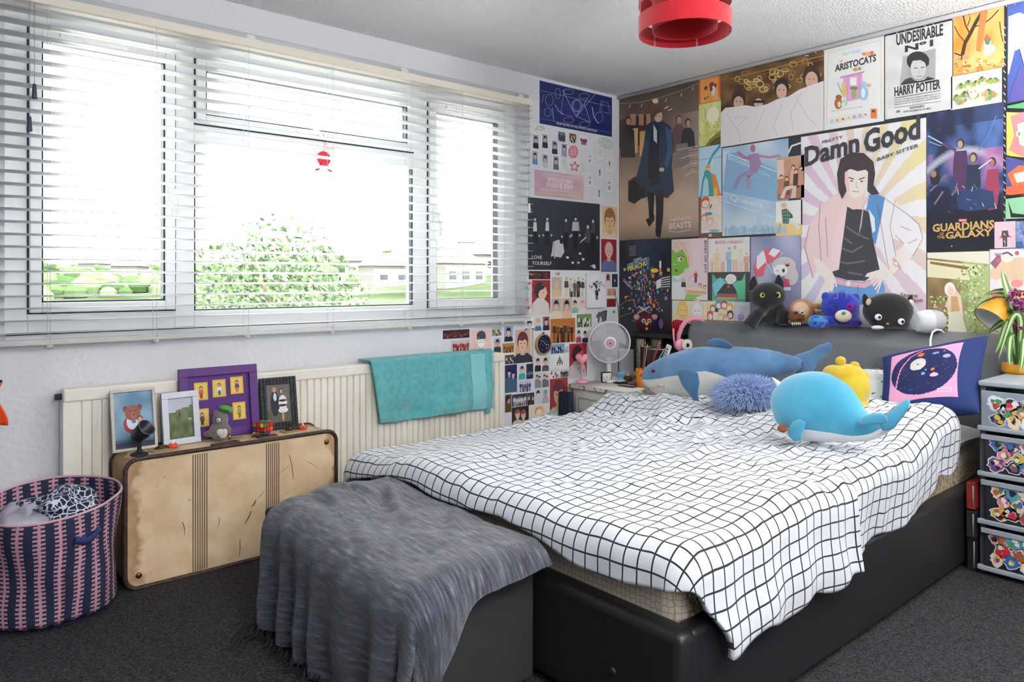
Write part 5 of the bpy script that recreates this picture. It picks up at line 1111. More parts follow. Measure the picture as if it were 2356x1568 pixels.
# ---------------------------------------------------------------- posters, cards and pictures on the two walls
M_print = vmat('poster_print', .42, spec=.35); M_gloss = vmat('glossy_poster', .25, bump=.25, bscale=9, spec=.5); M_ink = None
def mixc(a, b, t):
    A, B = (lin(a) if isinstance(a, str) else a), (lin(b) if isinstance(b, str) else b); t = max(0, min(1, t)); return tuple(A[i]*(1-t)+B[i]*t for i in range(3))
class Art:
    """a flat print on a wall; shapes are given on the sheet (norm) or by where they show on the wall"""
    def __init__(s, name, label, cat, rect, ax, lvl=0, group=None, m=None, th=.0008, extra=.001):
        s.name, s.label, s.cat, s.group, s.m = name, label, cat, group, m or M_print; s.ax = ax; u0, vt, vb, u1 = rect
        off = -(extra+lvl*.0013); s.off = off; s.a = at(u0, vt, ax, off); b = at(u0, vb, ax, off); c = at(u1, (vt+vb)/2, ax, off)
        s.z0, s.z1 = b.z, s.a.z; s.h0 = s.a[1-ax]; s.h1 = c[1-ax]; s.lay = 0; s.g = G(); s.norm = True; s.n = -1
        s.H = s.z1-s.z0; s.W = abs(s.h1-s.h0)
    def pt(s, a, b, lay=None):
        o = s.off-(s.lay if lay is None else lay)*.00006
        if s.norm:
            h = s.h0+(s.h1-s.h0)*a; z = s.z1+(s.z0-s.z1)*b
        else:
            q = at(a, b, s.ax, s.off); h = q[1-s.ax]; z = q.z
            lo, hi = min(s.h0, s.h1), max(s.h0, s.h1); h = max(lo, min(hi, h)); z = max(s.z0, min(s.z1, z))
        return Vector((h, o, z)) if s.ax == 1 else Vector((o, h, z))
    def bg(s, c, nx=1, ny=1):
        k = s.norm; s.norm = True
        f0 = s.pt(0, 0, -10); 
        if callable(c): s.g.grid(lambda a, b: s.pt(a, b), nx, ny, cfn=c)
        else: s.g.add([s.pt(0, 1), s.pt(1, 1), s.pt(1, 0), s.pt(0, 0)], [(0, 1, 2, 3)], c)
        t = .0007; bk = [s.pt(0, 1), s.pt(1, 1), s.pt(1, 0), s.pt(0, 0)]; d = Vector((0, t, 0)) if s.ax == 1 else Vector((t, 0, 0)); ed = '#dddddd'
        vs = [p+d*.15 for p in bk]+[p+d for p in bk]; s.g.add(vs, [(0, 4, 5, 1), (1, 5, 6, 2), (2, 6, 7, 3), (3, 7, 4, 0), (4, 7, 6, 5)], ed); s.norm = k; s.lay += 1; return s
    def poly(s, pts, c): s.lay += 1; s.g.add([s.pt(a, b) for a, b in pts], [tuple(range(len(pts)))], c); return s
    def ell(s, a, b, ra, rb, c, n=18, rot=0): cr, sr = math.cos(rot), math.sin(rot); return s.poly([(a+ra*math.cos(2*PI*k/n)*cr-rb*math.sin(2*PI*k/n)*sr, b+ra*math.cos(2*PI*k/n)*sr+rb*math.sin(2*PI*k/n)*cr) for k in range(n)], c)
    def rc(s, a0, b0, a1, b1, c): return s.poly([(a0, b1), (a1, b1), (a1, b0), (a0, b0)], c)
    def line(s, pts, w, c):
        s.lay += 1
        for i in range(len(pts)-1):
            (x0, y0), (x1, y1) = pts[i], pts[i+1]; dx, dy = x1-x0, y1-y0; L = math.hypot(dx, dy) or 1; nx, ny = -dy/L*w/2, dx/L*w/2
            s.g.add([s.pt(x0+nx, y0+ny), s.pt(x1+nx, y1+ny), s.pt(x1-nx, y1-ny), s.pt(x0-nx, y0-ny)], [(0, 1, 2, 3)], c)
        return s
    def text(s, t, a0, b0, a1, b1, h, c, bold=.012):
        """baseline from (a0,b0) to (a1,b1), letter height h in the same units as b"""
        s.lay += 1; p0, p1 = s.pt(a0, b0), s.pt(a1, b1); q = s.pt(a0, b0-h); dx = (p1-p0).normalized(); hh = (q-p0).length
        textmesh(t, p0, dx, Vector((0, 0, 1)), hh, None, None, '', width=(p1-p0).length, col=c, g=s.g, bold=bold); return s
    def done(s):
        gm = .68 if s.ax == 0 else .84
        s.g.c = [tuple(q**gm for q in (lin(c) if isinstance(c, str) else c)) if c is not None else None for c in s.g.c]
        o = s.g.out(s.name, s.m, None, smooth=False); tag(o, s.label, s.cat, s.group); return o
    # generic people
    def bust(s, cx=.5, top=.14, w=.22, hair='#2a211e', skin='#d8b49a', cl='#23252b', face=True, shirt=None, k=None):
        k = k or s.W/s.H; fh = w*k*1.35; fy = top+fh
        s.poly([(cx-w*2.0, 1), (cx+w*2.0, 1), (cx+w*1.9, fy+fh*1.7), (cx+w*1.0, fy+fh*1.25), (cx-w*1.0, fy+fh*1.25), (cx-w*1.9, fy+fh*1.7)], cl)
        s.rc(cx-w*.45, fy+fh*.3, cx+w*.45, fy+fh*1.45, mixc(skin, '#000000', .15))
        if shirt: s.poly([(cx-w*.45, fy+fh*1.3), (cx+w*.45, fy+fh*1.3), (cx+w*.2, 1), (cx-w*.2, 1)], shirt)
        s.ell(cx, fy-fh*.12, w*1.10, fh*1.05, hair); s.ell(cx, fy+fh*.12, w*.86, fh*.95, skin)
        s.poly([(cx-w*.95, fy+fh*.05), (cx-w*.7, fy-fh*.25), (cx-w*.1, fy-fh*.12), (cx+w*.5, fy-fh*.3), (cx+w*.95, fy+.05*fh), (cx+w*.7, fy-fh*.85), (cx-w*.6, fy-fh*.9)], hair)
        if face:
            for q in (-1, 1): s.ell(cx+q*w*.36, fy+fh*.12, w*.13, fh*.06, '#2a1c1a', 8)
            s.ell(cx, fy+fh*.66, w*.2, fh*.05, '#9c4a44', 8); s.line([(cx, fy+fh*.2), (cx-w*.06, fy+fh*.42)], w*.06, mixc(skin, '#5a3020', .4))
        return s
    def man(s, cx, y0, y1, cl='#222', lg='#1c1c22', skin='#d8b49a', hair='#221c1a', wd=1, sit=False):
        h = y1-y0; k = s.W/s.H if s.norm else 1; w = h*.13*wd/k; r = h*.062
        s.rc(cx-w*.72, y0+h*.48, cx-w*.06, y1, lg); s.rc(cx+w*.06, y0+h*.48, cx+w*.72, y1, lg)
        s.poly([(cx-w, y0+h*.19), (cx+w, y0+h*.19), (cx+w*1.25, y0+h*.50), (cx+w*.85, y0+h*.53), (cx-w*.85, y0+h*.53), (cx-w*1.25, y0+h*.50)], cl)
        s.ell(cx, y0+r*1.1, r*.85/k*wd, r*1.15, hair, 10); s.ell(cx, y0+r*1.35, r*.62/k*wd, r*.85, skin, 10); return s
R_ = random.Random(4)
WN = 'photo cards on the window wall'
def card(label, rect, kind, base, *c, lvl=0, border=None, cat='photo card', name='photo_card', extra=.001):
    a = Art(name, label, cat, rect, 1, lvl, WN if name == 'photo_card' else None, extra=extra); k = a.W/a.H
    if border:
        a.bg('#e9eaec'); b = border; a.rc(b/k if k < 1 else b, b, 1-(b/k if k < 1 else b), 1-b*2.2, base)
    else: a.bg(base)
    if kind == 'bust': a.bust(.5, .12 if not border else .2, .24 if not border else .2, *c)
    elif kind == 'close': a.bust(.5, .10, .33, *c)
    elif kind == 'side': a.ell(.45, .30, .30, .24, c[0]); a.ell(.56, .34, .24, .22, c[1]); a.poly([(.76, .30), (.86, .37), (.76, .42)], c[1]); a.poly([(.1, .36), (.35, .10), (.75, .16), (.66, .24), (.42, .30), (.32, .42)], c[0]); a.poly([(.0, 1), (.02, .66), (.3, .50), (.62, .52), (.9, .66), (1, 1)], c[2]); a.ell(.62, .36, .03, .014, '#2a1c1a', 8)
    elif kind == 'pair':
        a.bust(.34, .16, .15, *c); a.bust(.68, .24, .15, *c)
    elif kind == 'man': a.man(.5, .18, .84, *c)
    elif kind == 'grp':
        n = c[0]; cols = c[1:]
        for i in range(n): a.man(.5+(i-(n-1)/2)*.84/n, .14+.05*((i*7) % 3), .98, cols[i % len(cols)], cols[(i+1) % len(cols)], wd=min(1, 2.6/n*k*1.0+.2), skin='#cfa88c')
        for i in range(n//2): a.man(.5+(i-(n//2-1)/2)*.9/n*1.4, .45, 1.25 if False else 1.0, cols[(i+1) % len(cols)], '#1c1a1e', wd=min(1.2, 2.8/n*k+.3), skin='#cfa88c')
    elif kind == 'fig': a.ell(.5, .36, .07/k*1.0 if k < 1 else .06, .06, c[0]); a.rc(.42, .40, .58, .6, c[1]); a.rc(.44, .6, .56, .86, c[2])
    elif kind == 'rough':
        for i in range(34): a.ell(R_.uniform(.08, .92), R_.uniform(.25, .85), R_.uniform(.02, .06), R_.uniform(.05, .16), c[i % len(c)], 7)
    return a
# blueprint
a = Art('blueprint_poster', 'wide dark blue blueprint poster high on the window wall near the corner', 'poster', (1241.4, 184.7, 283.7, 1408), 1)
a.bg(lambda s, t: mixc('#131a4c', '#1c2766', .5+nz(s*3, t*3, 1)), 12, 6); B1 = '#8e9ad4'
a.norm = False; L = lambda pts, w=.8, c=B1: a.line(pts, w, c)
def ring(u, v, ru, rv, w=.8, c=B1, n=20, A=None): (A or a).line([(u+ru*math.cos(2*PI*k/n), v+rv*math.sin(2*PI*k/n)) for k in range(n+1)], w, c)
ring(1327, 243, 11, 14, 1.4); ring(1327, 243, 8, 11, .6); ring(1264, 230, 9, 13); ring(1260, 258, 8, 10); ring(1308, 211, 12, 6); ring(1344, 221, 12, 6); ring(1308, 276, 12, 6); ring(1345, 286, 12, 6); ring(1378, 270, 9, 12); ring(1283, 215, 6, 12)
L([(1244, 208), (1406, 246)]); L([(1294, 207), (1325, 268), (1352, 226)], 1.2); L([(1298, 206), (1290, 262), (1318, 268)]); L([(1370, 214), (1326, 268), (1358, 281), (1344, 238)], 1.2); L([(1382, 232), (1398, 236), (1404, 262), (1380, 256), (1382, 232)]); L([(1386, 234), (1384, 254)]); L([(1362, 246), (1366, 268), (1376, 284)], 2); L([(1276, 240), (1286, 256), (1296, 262)], 1.6); L([(1244, 272), (1406, 306)], .5); L([(1252, 216), (1246, 236)]); L([(1270, 248), (1274, 278)], 1.4)
a.text('FROM THE DESK OF HOLLYWOOD N. MCSOCKET', 1280, 285.5, 1374, 304, 5, '#d5daf0'); a.done()
# upper cards
G1 = '#8f98b0'
for r_, lab in (((1224.5, 306, 340, 1241), 'small polaroid of a dark haired person in black, top left under the blueprint poster'), ((1246, 305, 339, 1262), 'small polaroid of a black jacketed person, second from the blind in the top row'), ((1268, 320, 353, 1284.5), 'small polaroid of a person in a dark jumper, third along under the blueprint poster'), ((1290, 327, 359, 1306), 'small polaroid of a person in pale blue left of the pink planet sticker'), ((1223, 344, 377, 1239), 'small polaroid of a person in blue next to the blind edge in the lower row'), ((1246, 351, 384, 1262.5), 'small polaroid of a person in pale grey, middle of the lower row'), ((1271, 355, 389, 1287.5), 'small polaroid of a person in slate blue left of the star sticker')):
    i = len(lab); card(lab, r_, 'bust', G1, '#22202a', '#c9a894', ['#1d1e26', '#22232b', '#26272f', '#8494b4', '#5a78a8', '#b9bcc6', '#4d5c74'][[1224.5, 1246, 1268, 1290, 1223].index(r_[0]) if r_[0] in (1224.5, 1268, 1290, 1223) else (1 if r_[1] == 305 else (5 if r_[0] == 1246 else 6))], False, border=.07).done()
for r_, lab, cs in (((1283, 300, 325, 1302), 'small landscape polaroid of a group on grey blue below the blueprint poster', ('#5a6c80', '#2a3038', '#3a4450')), ((1308.5, 304, 328, 1327), 'small landscape polaroid of a group in red and black', ('#7a3a38', '#2a2022', '#c9b8b0')), ((1334, 311, 332, 1351.5), 'small landscape polaroid of a group in black and red on white', ('#e4e4e6', '#1d1e26', '#a83038'))):
    card(lab, r_, 'grp', cs[0], 5, cs[1], cs[2], border=.06).done()
for r_, lab, cs in (((1350.5, 350, 376, 1364), 'tiny polaroid of a standing figure in white and black left of the corner', ('#221c1a', '#e0e0e0', '#1d1e26')), ((1373.5, 333, 364, 1387.5), 'tiny polaroid of a pale figure with light hair below the green scribble sticker', ('#c9b48a', '#b4c0cc', '#c9ccd4')), ((1395, 361, 392, 1409.5), 'tiny polaroid of a figure in a red top nearest the corner', ('#221c1a', '#b0202c', '#d9c0b8')), ((1373, 378, 408, 1387), 'tiny polaroid of a person in a black coat in the middle of the corner group', ('#b0a898', '#17171c', '#17171c')), ((1350, 397, 427, 1364.5), 'tiny polaroid of a white shirted figure right of the pink banner', ('#221c1a', '#e0e0e0', '#1a2236')), ((1394.5, 408, 440, 1409), 'tiny polaroid of a black and white figure lowest beside the corner', ('#2a2422', '#dcdcdc', '#17171c')), ((1371, 427, 457, 1385.5), 'tiny polaroid of a figure in red brown check above the golden face photo', ('#2a2422', '#8a3c34', '#3a2c2a'))):
    card(lab, r_, 'fig', '#d6d8da', *cs, border=.04).done()
def sticker(label, u, v, fn, cat='sticker', name='wall_sticker'):
    a = Art(name, label, cat, (u-20, v-20, v+20, u+20), 1); a.norm = False; fn(a); o = a.g.out(name, M_print, None, smooth=False, solid=.0006); tag(o, label, cat); return o
PK = '#e0426c'; GN = '#8fc48a'
def star(a, u, v, ro, ri, c, rot=0, hollow=None):
    p = [(u+(ro if k % 2 == 0 else ri)*math.sin(rot+k*PI/5)*.92, v-(ro if k % 2 == 0 else ri)*math.cos(rot+k*PI/5)) for k in range(10)]
    if hollow: a.line(p+[p[0]], hollow, c)
    else: a.poly(p, c)
def planet(a):
    ring(1319, 349, 10, 14, 1.6, PK, A=a)
    for k in range(6): w_ = 9.5*math.sqrt(max(.05, 1-((k-2.5)/3)**2)); a.line([(1319-w_, 339+k*4), (1319-w_*.3, 337.5+k*4), (1319+w_*.3, 341+k*4), (1319+w_, 338.5+k*4)], 1.7, PK)
sticker('pink striped planet drawn on the wall in the middle of the polaroids', 1319, 349, planet)
sticker('pink outlined star drawn on the wall under the pink planet', 1322, 383, lambda a: star(a, 1322, 383, 12, 5, PK, .1, 1.8))
sticker('pale green galaxy scribble under the right end of the blueprint poster', 1393, 329, lambda a: [a.line([(1393+15*f_*math.cos(t)-3*math.sin(t)*f_, 329+10*f_*math.sin(t)+6*math.cos(t)*f_) for t in [2*PI*k/18 for k in range(19)]], 1.3, GN) for f_ in (1, .68, .35)])
sticker('pale green scribbled rocket above the polaroids next to the blind', 1243, 294, lambda a: [a.line([(1231, 299), (1237, 291), (1246, 293), (1254, 296), (1245, 300), (1238, 296), (1231, 301)], 1.3, GN), a.line([(1240, 290), (1252, 289), (1247, 296)], 1.2, GN)])
sticker('faint green shooting star left of the pink star', 1302, 380, lambda a: [star(a, 1298, 372, 6, 3, '#b4cca0', 0, 1), a.line([(1298, 378), (1301, 388), (1309, 392)], 1, '#b4cca0'), a.line([(1301, 376), (1304, 386), (1309, 391)], .8, '#b4cca0')])
sticker('faint green crescent moon right of the pink star', 1340, 387, lambda a: [a.line([(1336, 375), (1344, 382), (1343, 393), (1334, 399)], 1, '#bcd0ac'), a.line([(1336, 375), (1341, 384), (1340, 392), (1334, 399)], .8, '#bcd0ac')])
a = Art('banner_poster', 'pink and lilac cloudy banner with pale Korean lettering above the black band poster', 'poster', (1230, 390, 449, 1343), 1)
a.bg(lambda s, t: mixc(mixc('#b78fae', '#d8b4b8', s+.6*nz(s*4, t*3, 2)), '#c9a48c', .5*t+.5*nz(s*5, t*5, 6)), 24, 12); a.norm = False
a.text('데이식스만의 색이', 1260, 417, 1314, 424, 9, '#f3e8ee'); a.text('마이데이를 물들여', 1257, 429, 1318, 436, 9, '#f3e8ee'); a.text('FOREVER FROM NOW ON', 1242, 437, 1328, 444, 3.4, '#e2cfda'); a.line([(1234, 396), (1337, 411)], .7, '#eadbe2'); a.line([(1234, 443), (1337, 452)], .7, '#eadbe2'); a.done()
# black band poster
a = Art('band_poster', 'black poster of seven people in dark clothes with LOVE YOURSELF lettering', 'poster', (1214.5, 453, 620, 1380), 1, 1)
a.bg(lambda s, t: mixc('#28303c', '#1a1a20', t*.7+.4*s+.3*nz(s*3, t*3, 3)), 20, 16); a.norm = False; W1 = '#c4c4c6'; SK = '#b8b2b0'
for (u, y0, y1, tp) in ((1231, 498, 556, '#c9c9cb'), (1259, 497, 560, '#c4c4c6'), (1302, 500, 566, '#2c2e34'), (1324, 497, 570, '#aeb0b4'), (1364, 502, 570, '#3a3c42')):
    a.rc(u-5, y0+26, u+5, y1+4, '#15161b'); a.poly([(u-7, y0+13), (u+7, y0+13), (u+9, y0+34), (u-9, y0+34)], '#22252c' if u != 1324 else tp); a.poly([(u-3.5, y0+13), (u+3.5, y0+13), (u+4.5, y0+34), (u-4.5, y0+34)], tp); a.ell(u, y0+5, 4, 5, '#17171b', 10); a.ell(u, y0+7, 2.8, 4, SK, 10)
    for q in (-1, 1): a.ell(u+q*9.5, y0+44, 2, 3, SK, 8)
a.poly([(1272, 556), (1284, 551), (1294, 556), (1298, 580), (1290, 592), (1276, 590), (1268, 588)], '#bdbcbc'); a.ell(1291, 556, 4, 5, '#1b1b20', 10); a.line([(1273, 570), (1268, 590)], 3, W1); a.line([(1278, 575), (1275, 594)], 3, W1)
a.poly([(1350, 522), (1358, 530), (1357, 560), (1345, 556), (1344, 540)], '#3c3e44'); a.ell(1352, 522, 3, 4.5, SK, 10); a.line([(1348, 545), (1334, 558)], 2.5, SK)
for (u, v) in ((1334, 583), (1330, 604), (1341, 596), (1317, 604), (1305, 592)): a.ell(u, v, 3.5, 3, W1, 8, .4)
a.poly([(1356, 613), (1366, 607), (1370, 612), (1369, 618), (1364, 617), (1362, 613)], W1)
a.text('LOVE', 1223, 595, 1246, 596, 8, '#d9d9dc'); a.text('YOURSELF', 1223, 608.5, 1268, 609.5, 8, '#d9d9dc'); a.line([(1274, 458), (1274, 620)], .6, '#3a3f4a'); a.line([(1329, 463), (1329, 619)], .6, '#3a3f4a'); a.done()
CARDS = [
 ('photo card of a golden lit face beside the black band poster', (1385.5, 473, 543, 1420.5), 'close', '#d9b684', '#8a5a34', '#dcb07c', '#e2c8a0'),
 ('photo card of a person in a blue jacket on a red background near the corner', (1383, 549, 625, 1418.5), 'bust', '#8e1c28', '#c9b4a0', '#d8b49a', '#51608c'),
 ('narrow dark red strip photo directly below the black band poster', (1217, 623, 642, 1266), 'rough', '#2c161a', '#8c3a34', '#5c2224'),
 ('tiny red edged ticket sticker under the black band poster', (1275, 623, 635, 1289), 'rough', '#d9dadc', '#8a8c94', '#b8343c'),
 ('tall photo of a dark haired person in profile with a knitted cream jumper on red', (1224, 644, 726, 1266), 'side', '#8a2028', '#2a2730', '#dfb69c', '#cfc9c4'),
 ('beige photo card of a blurred blonde figure in a peach top', (1270, 637, 683, 1292), 'bust', '#bda699', '#c9ab8c', '#d8bca6', '#d9b48c'),
 ('photo of a band of seven in brown and cream coats on pale green', (1294, 630, 684, 1349), 'grp', '#d9dccf', 5, '#4a3a38', '#c9c9b4', '#6a504a', '#33292c'),
 ('beige photo card of a seated person in a cream top, below the blurred figure card', (1269, 686, 732, 1291), 'bust', '#b8a69c', '#2c2422', '#dcbca6', '#e0cbb2'),
 ('beige photo card of a dark haired person hugging a peach blanket', (1293, 686, 732, 1315), 'bust', '#b9a69a', '#1f1a1c', '#dcb49a', '#e0b294'),
 ('narrow pink strip with two small portraits in green', (1315.5, 687, 720, 1331), 'bust', '#dcc4c4', '#3a2c2a', '#e0c0ac', '#7cc0a4'),
 ('narrow pale pink strip with two faint portraits', (1333, 687, 719, 1348), 'bust', '#ddc6c6', '#c98c84', '#e6ccc2', '#e8d9d6'),
 ('small pink photo card of a person in profile near the corner', (1394, 629, 660, 1405), 'side', '#cf8ea8', '#1f1a20', '#8c3a34', '#e2d4d0'),
 ('small navy photo card with a white shirted figure next to the corner', (1408, 630, 660, 1421), 'fig', '#1f2438', '#2a2422', '#d4d4da', '#3a4258'),
 ('small orange tinted group photo under the pink profile card', (1397, 664, 680, 1417), 'rough', '#c98c6c', '#7a3c2c', '#e0b08c'),
 ('small dark red crowd photo right of the canvas', (1396, 687, 706, 1417), 'rough', '#8c1c22', '#2c1c1c', '#5c2420'),
 ('black ink brush abstract print above the fan', (1367, 711, 745, 1398), 'ink', '#d2d4d8'),
 ('square photo of a group of friends on green grass left of the fan', (1327, 723, 753, 1361), 'grp', '#6c8a4c', 6, '#dcdcd4', '#33352e', '#c9c4b8'),
 ('large orange toned group photo in the middle of the wall cards', (1266.5, 733.5, 790, 1323.5), 'grp', '#b8662e', 6, '#4a2c1e', '#6a3c22', '#38221a'),
 ('small photo of a person in a pink striped shirt left of the black t-shirt photo', (1325, 757, 788, 1338), 'bust', '#c9ccd0', '#221c22', '#d8aca0', '#8a3c54'),
 ('small photo of a person in a black t-shirt beside the fan', (1339, 758, 788, 1353), 'bust', '#dcdde0', '#1c1a1c', '#d0a890', '#1c2028'),
 ('photo card of a blonde person in a denim jacket', (1230, 730, 761, 1246), 'bust', '#c4c6c8', '#d99a84', '#e0b8a4', '#3c6c94'),
 ('photo card of a dark haired person resting on a table beside the denim jacket card', (1249, 728, 760, 1264.5), 'bust', '#8c5a5c', '#18161a', '#d8ac9c', '#232632'),
 ('torn black and white photo next to the end of the blind', (1207.6, 733, 756, 1229), 'bust', '#d9dadc', '#1a1c22', '#c9c9c9', '#20242c'),
 ('tall photo of a tilted face with red brown hair left of the embroidery hoop', (1185, 759, 836, 1220), 'close', '#c9a690', '#5c262c', '#e3b698', '#2c2a38'),
 ('thin beige strip photo between the red haired face and the embroidery hoop', (1222, 758, 836, 1228), 'none', '#bfae9e'),
 ('teal and purple strip photo of a dark group', (1266, 792, 814, 1299), 'grp', '#6a9cc4', 6, '#1c2438', '#2c2c48', '#a8b8d4'),
 ('small white text label right of the teal group strip', (1300, 792, 813, 1310), 'rough', '#dfe1e4', '#6a6c74', '#9a9ca4'),
 ('tall red photo of a person in a white lettered top behind the heart lamp', (1310, 791, 871, 1350), 'side', '#98232a', '#2c1c20', '#b8484c', '#bdb4b8'),
 ('white photo of a dark group standing in a triangle', (1266, 817, 846, 1309), 'tri', '#dfe0e2', '#26262c'),
 ('photo card of a person in a black blazer under the embroidery hoop, left of two', (1230, 821, 855, 1245), 'bust', '#cac4c0', '#1c1a1e', '#dab09a', '#1c1e24'),
 ('photo card of a person in a patterned shirt under the embroidery hoop, right of two', (1247, 820, 854, 1263), 'bust', '#c9c2be', '#26221f', '#d4aa94', '#4c484c'),
 ('dark red horizontal strip photo above the radiator, leftmost of all wall cards', (1019, 760, 780, 1080), 'rough', '#2c161a', '#8c3a34', '#5c2224'),
 ('photo of a group in red stage outfits just above the radiator', (1037.5, 782, 812, 1082), 'grp', '#c9bdb8', 7, '#94242c', '#5c1c22', '#b03a3a'),
 ('pink drawing of a person with a dark beanie and glasses above the teal towel', (1084, 759, 812, 1130), 'draw', '#e6beb4'),
 ('small photo of a group in green and red right of the pink beanie drawing', (1131, 752, 773, 1155), 'grp', '#b8bcb0', 6, '#9c3038', '#3a6c4c', '#dcdcd8'),
 ('photo card with rounded corners of a person in a black suit under the window', (1160, 750, 786, 1180), 'bust', '#8c98c4', '#1c1a1e', '#dcb4a0', '#1c1f28'),
 ('photo card of a dark jacketed person between the pink drawing and orange group', (1136, 777, 812, 1153), 'bust', '#b4b8bc', '#221e20', '#c4907c', '#2a2c38'),
 ('small orange photo of a sitting group above the radiator end', (1156, 790, 812, 1183), 'grp', '#b87838', 5, '#5a3a22', '#7c5028'),
 ('small black red and white group photo beside the radiator end', (1162, 817, 838, 1183), 'grp', '#3a3c3c', 6, '#c4c4c4', '#a8303a', '#1c1c1e'),
 ('tall deep blue photo of a person doubled in a mirror', (1162, 840, 904, 1189.5), 'pair', '#1d1f4c', '#141424', '#c9a4b4', '#32506c'),
 ('photo card of a person with blue hair in a turquoise coat', (1193, 839, 873, 1209), 'bust', '#c9ccd4', '#1c2c44', '#dcb8a8', '#2f9c98'),
 ('dark navy photo card with faint white shapes right of the turquoise coat card', (1211, 837, 872, 1227), 'rough2', '#1f2638', '#8c94a8'),
 ('lilac photo card of a group standing on a line of letters', (1192.5, 875, 903, 1223.5), 'grp', '#c9cce4', 5, '#3a3c5c', '#5c5c7c'),
 ('photo card of two people in grey coats, left of the pair below the blazer cards', (1230, 857, 893, 1246), 'pair', '#c4c4c6', '#2c2624', '#cfa894', '#7c7c80'),
 ('photo card of two people in patterned tops, right of the pair below the blazer cards', (1247, 856, 891, 1263), 'pair', '#c9cacc', '#33292a', '#cfa894', '#5c5c60'),
 ('small photo of people in red and white above the red face photo, left one', (1265, 850, 870, 1286.5), 'grp', '#d0d0d4', 4, '#b03c48', '#e8e8ec'),
 ('small photo of a band in black above the large red face photo, right of two', (1288, 849, 868, 1309), 'grp', '#c9ccd0', 6, '#1c1e26', '#2c2e38'),
 ('small brown photo card of a person lit from the side, lowest at the radiator edge', (1162, 908, 949, 1177), 'side', '#3c4044', '#1c1614', '#b8845c', '#5c3c24'),
 ('dark photo of a line of people in white stage clothes', (1178, 908, 936, 1213), 'grp', '#2a2e36', 7, '#d4d4d8', '#b4b8c0'),
 ('dark photo of three people posing right of the white stage photo', (1213.5, 904, 932, 1229), 'grp', '#2c2a2c', 3, '#c4b4a4', '#1c1a1c'),
 ('photo card of a black haired person in a white shirt, left of the lowest pair', (1230, 895, 930, 1246), 'bust', '#c9ccd0', '#15151a', '#d8d0cc', '#c4c8cc'),
 ('photo card of a teal haired person with a red scarf, right of the lowest pair', (1247, 894, 928, 1263), 'bust', '#b4c4c8', '#5c9ca8', '#c98c84', '#a8a4b0'),
 ('large photo of a face with red brown hair on red behind the bed edge', (1265, 872, 953, 1306), 'close', '#96322c', '#5c2c34', '#c99c7c', '#a8a8a4'),
 ('dark photo of two people in white fluffy coats at the bed edge', (1177.5, 937.5, 978, 1216.5), 'pair', '#2c2422', '#8c4c44', '#d8b4a4', '#c9c4b8'),
 ('beige card with a small orange smiling animal drawing at the bed edge', (1217, 935, 968, 1263), 'smile', '#ded2c4'),
]
for lab, rect, kind, base, *c in CARDS:
    a = card(lab, rect, kind, base, *c)
    if kind == 'ink':
        for q in ([(.2, .35), (.7, .1), (.95, .1), (.9, .8), (.6, .9), (.5, .5), (.15, .6)], [(.3, .2), (.45, .18), (.4, .9), (.25, .9)]): a.poly(q, '#15161c')
        for k in range(6): a.line([(.3+k*.1, .1), (.25+k*.11, .95)], .02, '#d2d4d8')
    if kind == 'tri':
        for r_ in range(3):
            for k in range(r_+1): a.man(.5+(k-r_/2)*.13, .08+r_*.2, .62+r_*.14, c[0], c[0], wd=.8, skin='#b8a8a0')
    if kind == 'draw':
        a.ell(.5, .27, .23, .22, '#3a3c48'); a.ell(.5, .55, .2, .24, '#f2eeea'); a.rc(.28, .30, .72, .42, '#3a3c48'); a.poly([(.1, 1), (.3, .78), (.5, .86), (.7, .78), (.9, 1)], '#e8e6e6')
        for q in (.4, .6): a.line([(q+.08*math.cos(t), .53+.06*math.sin(t)) for t in [k*PI/6 for k in range(13)]], .012, '#55505a')
        a.line([(.4, .8), (.5, .92), (.6, .8)], .02, '#44444c')
        for k in range(8): a.ell(R_.uniform(.05, .95), R_.uniform(.08, .6), .02, .015, '#f6e4de', 8)
    if kind == 'rough2':
        for k in range(12): a.ell(.12+.07*k, .62+.05*math.sin(k*2), .02, .09, c[0], 8)
        a.line([(.1, .72), (.9, .70)], .02, c[0])
    if kind == 'smile':
        a.ell(.5, .42, .22, .34, '#e0a060'); a.ell(.5, .52, .15, .22, '#ead9c4')
        for q in (-1, 1): a.ell(.5+q*.07, .5, .012, .02, '#443', 8); a.ell(.5+q*.14, .18, .05, .08, '#e0a060', 8)
    if 'white lettered top' in lab: a.text('LO', .5, .78, .82, .72, .09, '#2a2a30'); a.text('TH', .55, .9, .85, .85, .08, '#2a2a30')
    a.done()
for lab, u, v, c in (('pink star sticker nearest the top beside the blind end', 1218, 651, '#e0446c'), ('teal star sticker beside the blind end', 1212.5, 663, '#4fb4b8'), ('coral star sticker between the teal star and the lowest pink star', 1213, 690, '#ea6a66'), ('pink star sticker lowest beside the blind end', 1216.5, 707, '#e0446c')):
    sticker(lab, u, v, lambda a, u=u, v=v, c=c: star(a, u, v, 6 if c != '#ea6a66' else 4, 2.6 if c != '#ea6a66' else 1.8, c, .3))
sticker('green star sticker between the canvas and the fan top', 1412.5, 717, lambda a: star(a, 1412.5, 717, 6, 2.6, '#6aa884', 0))
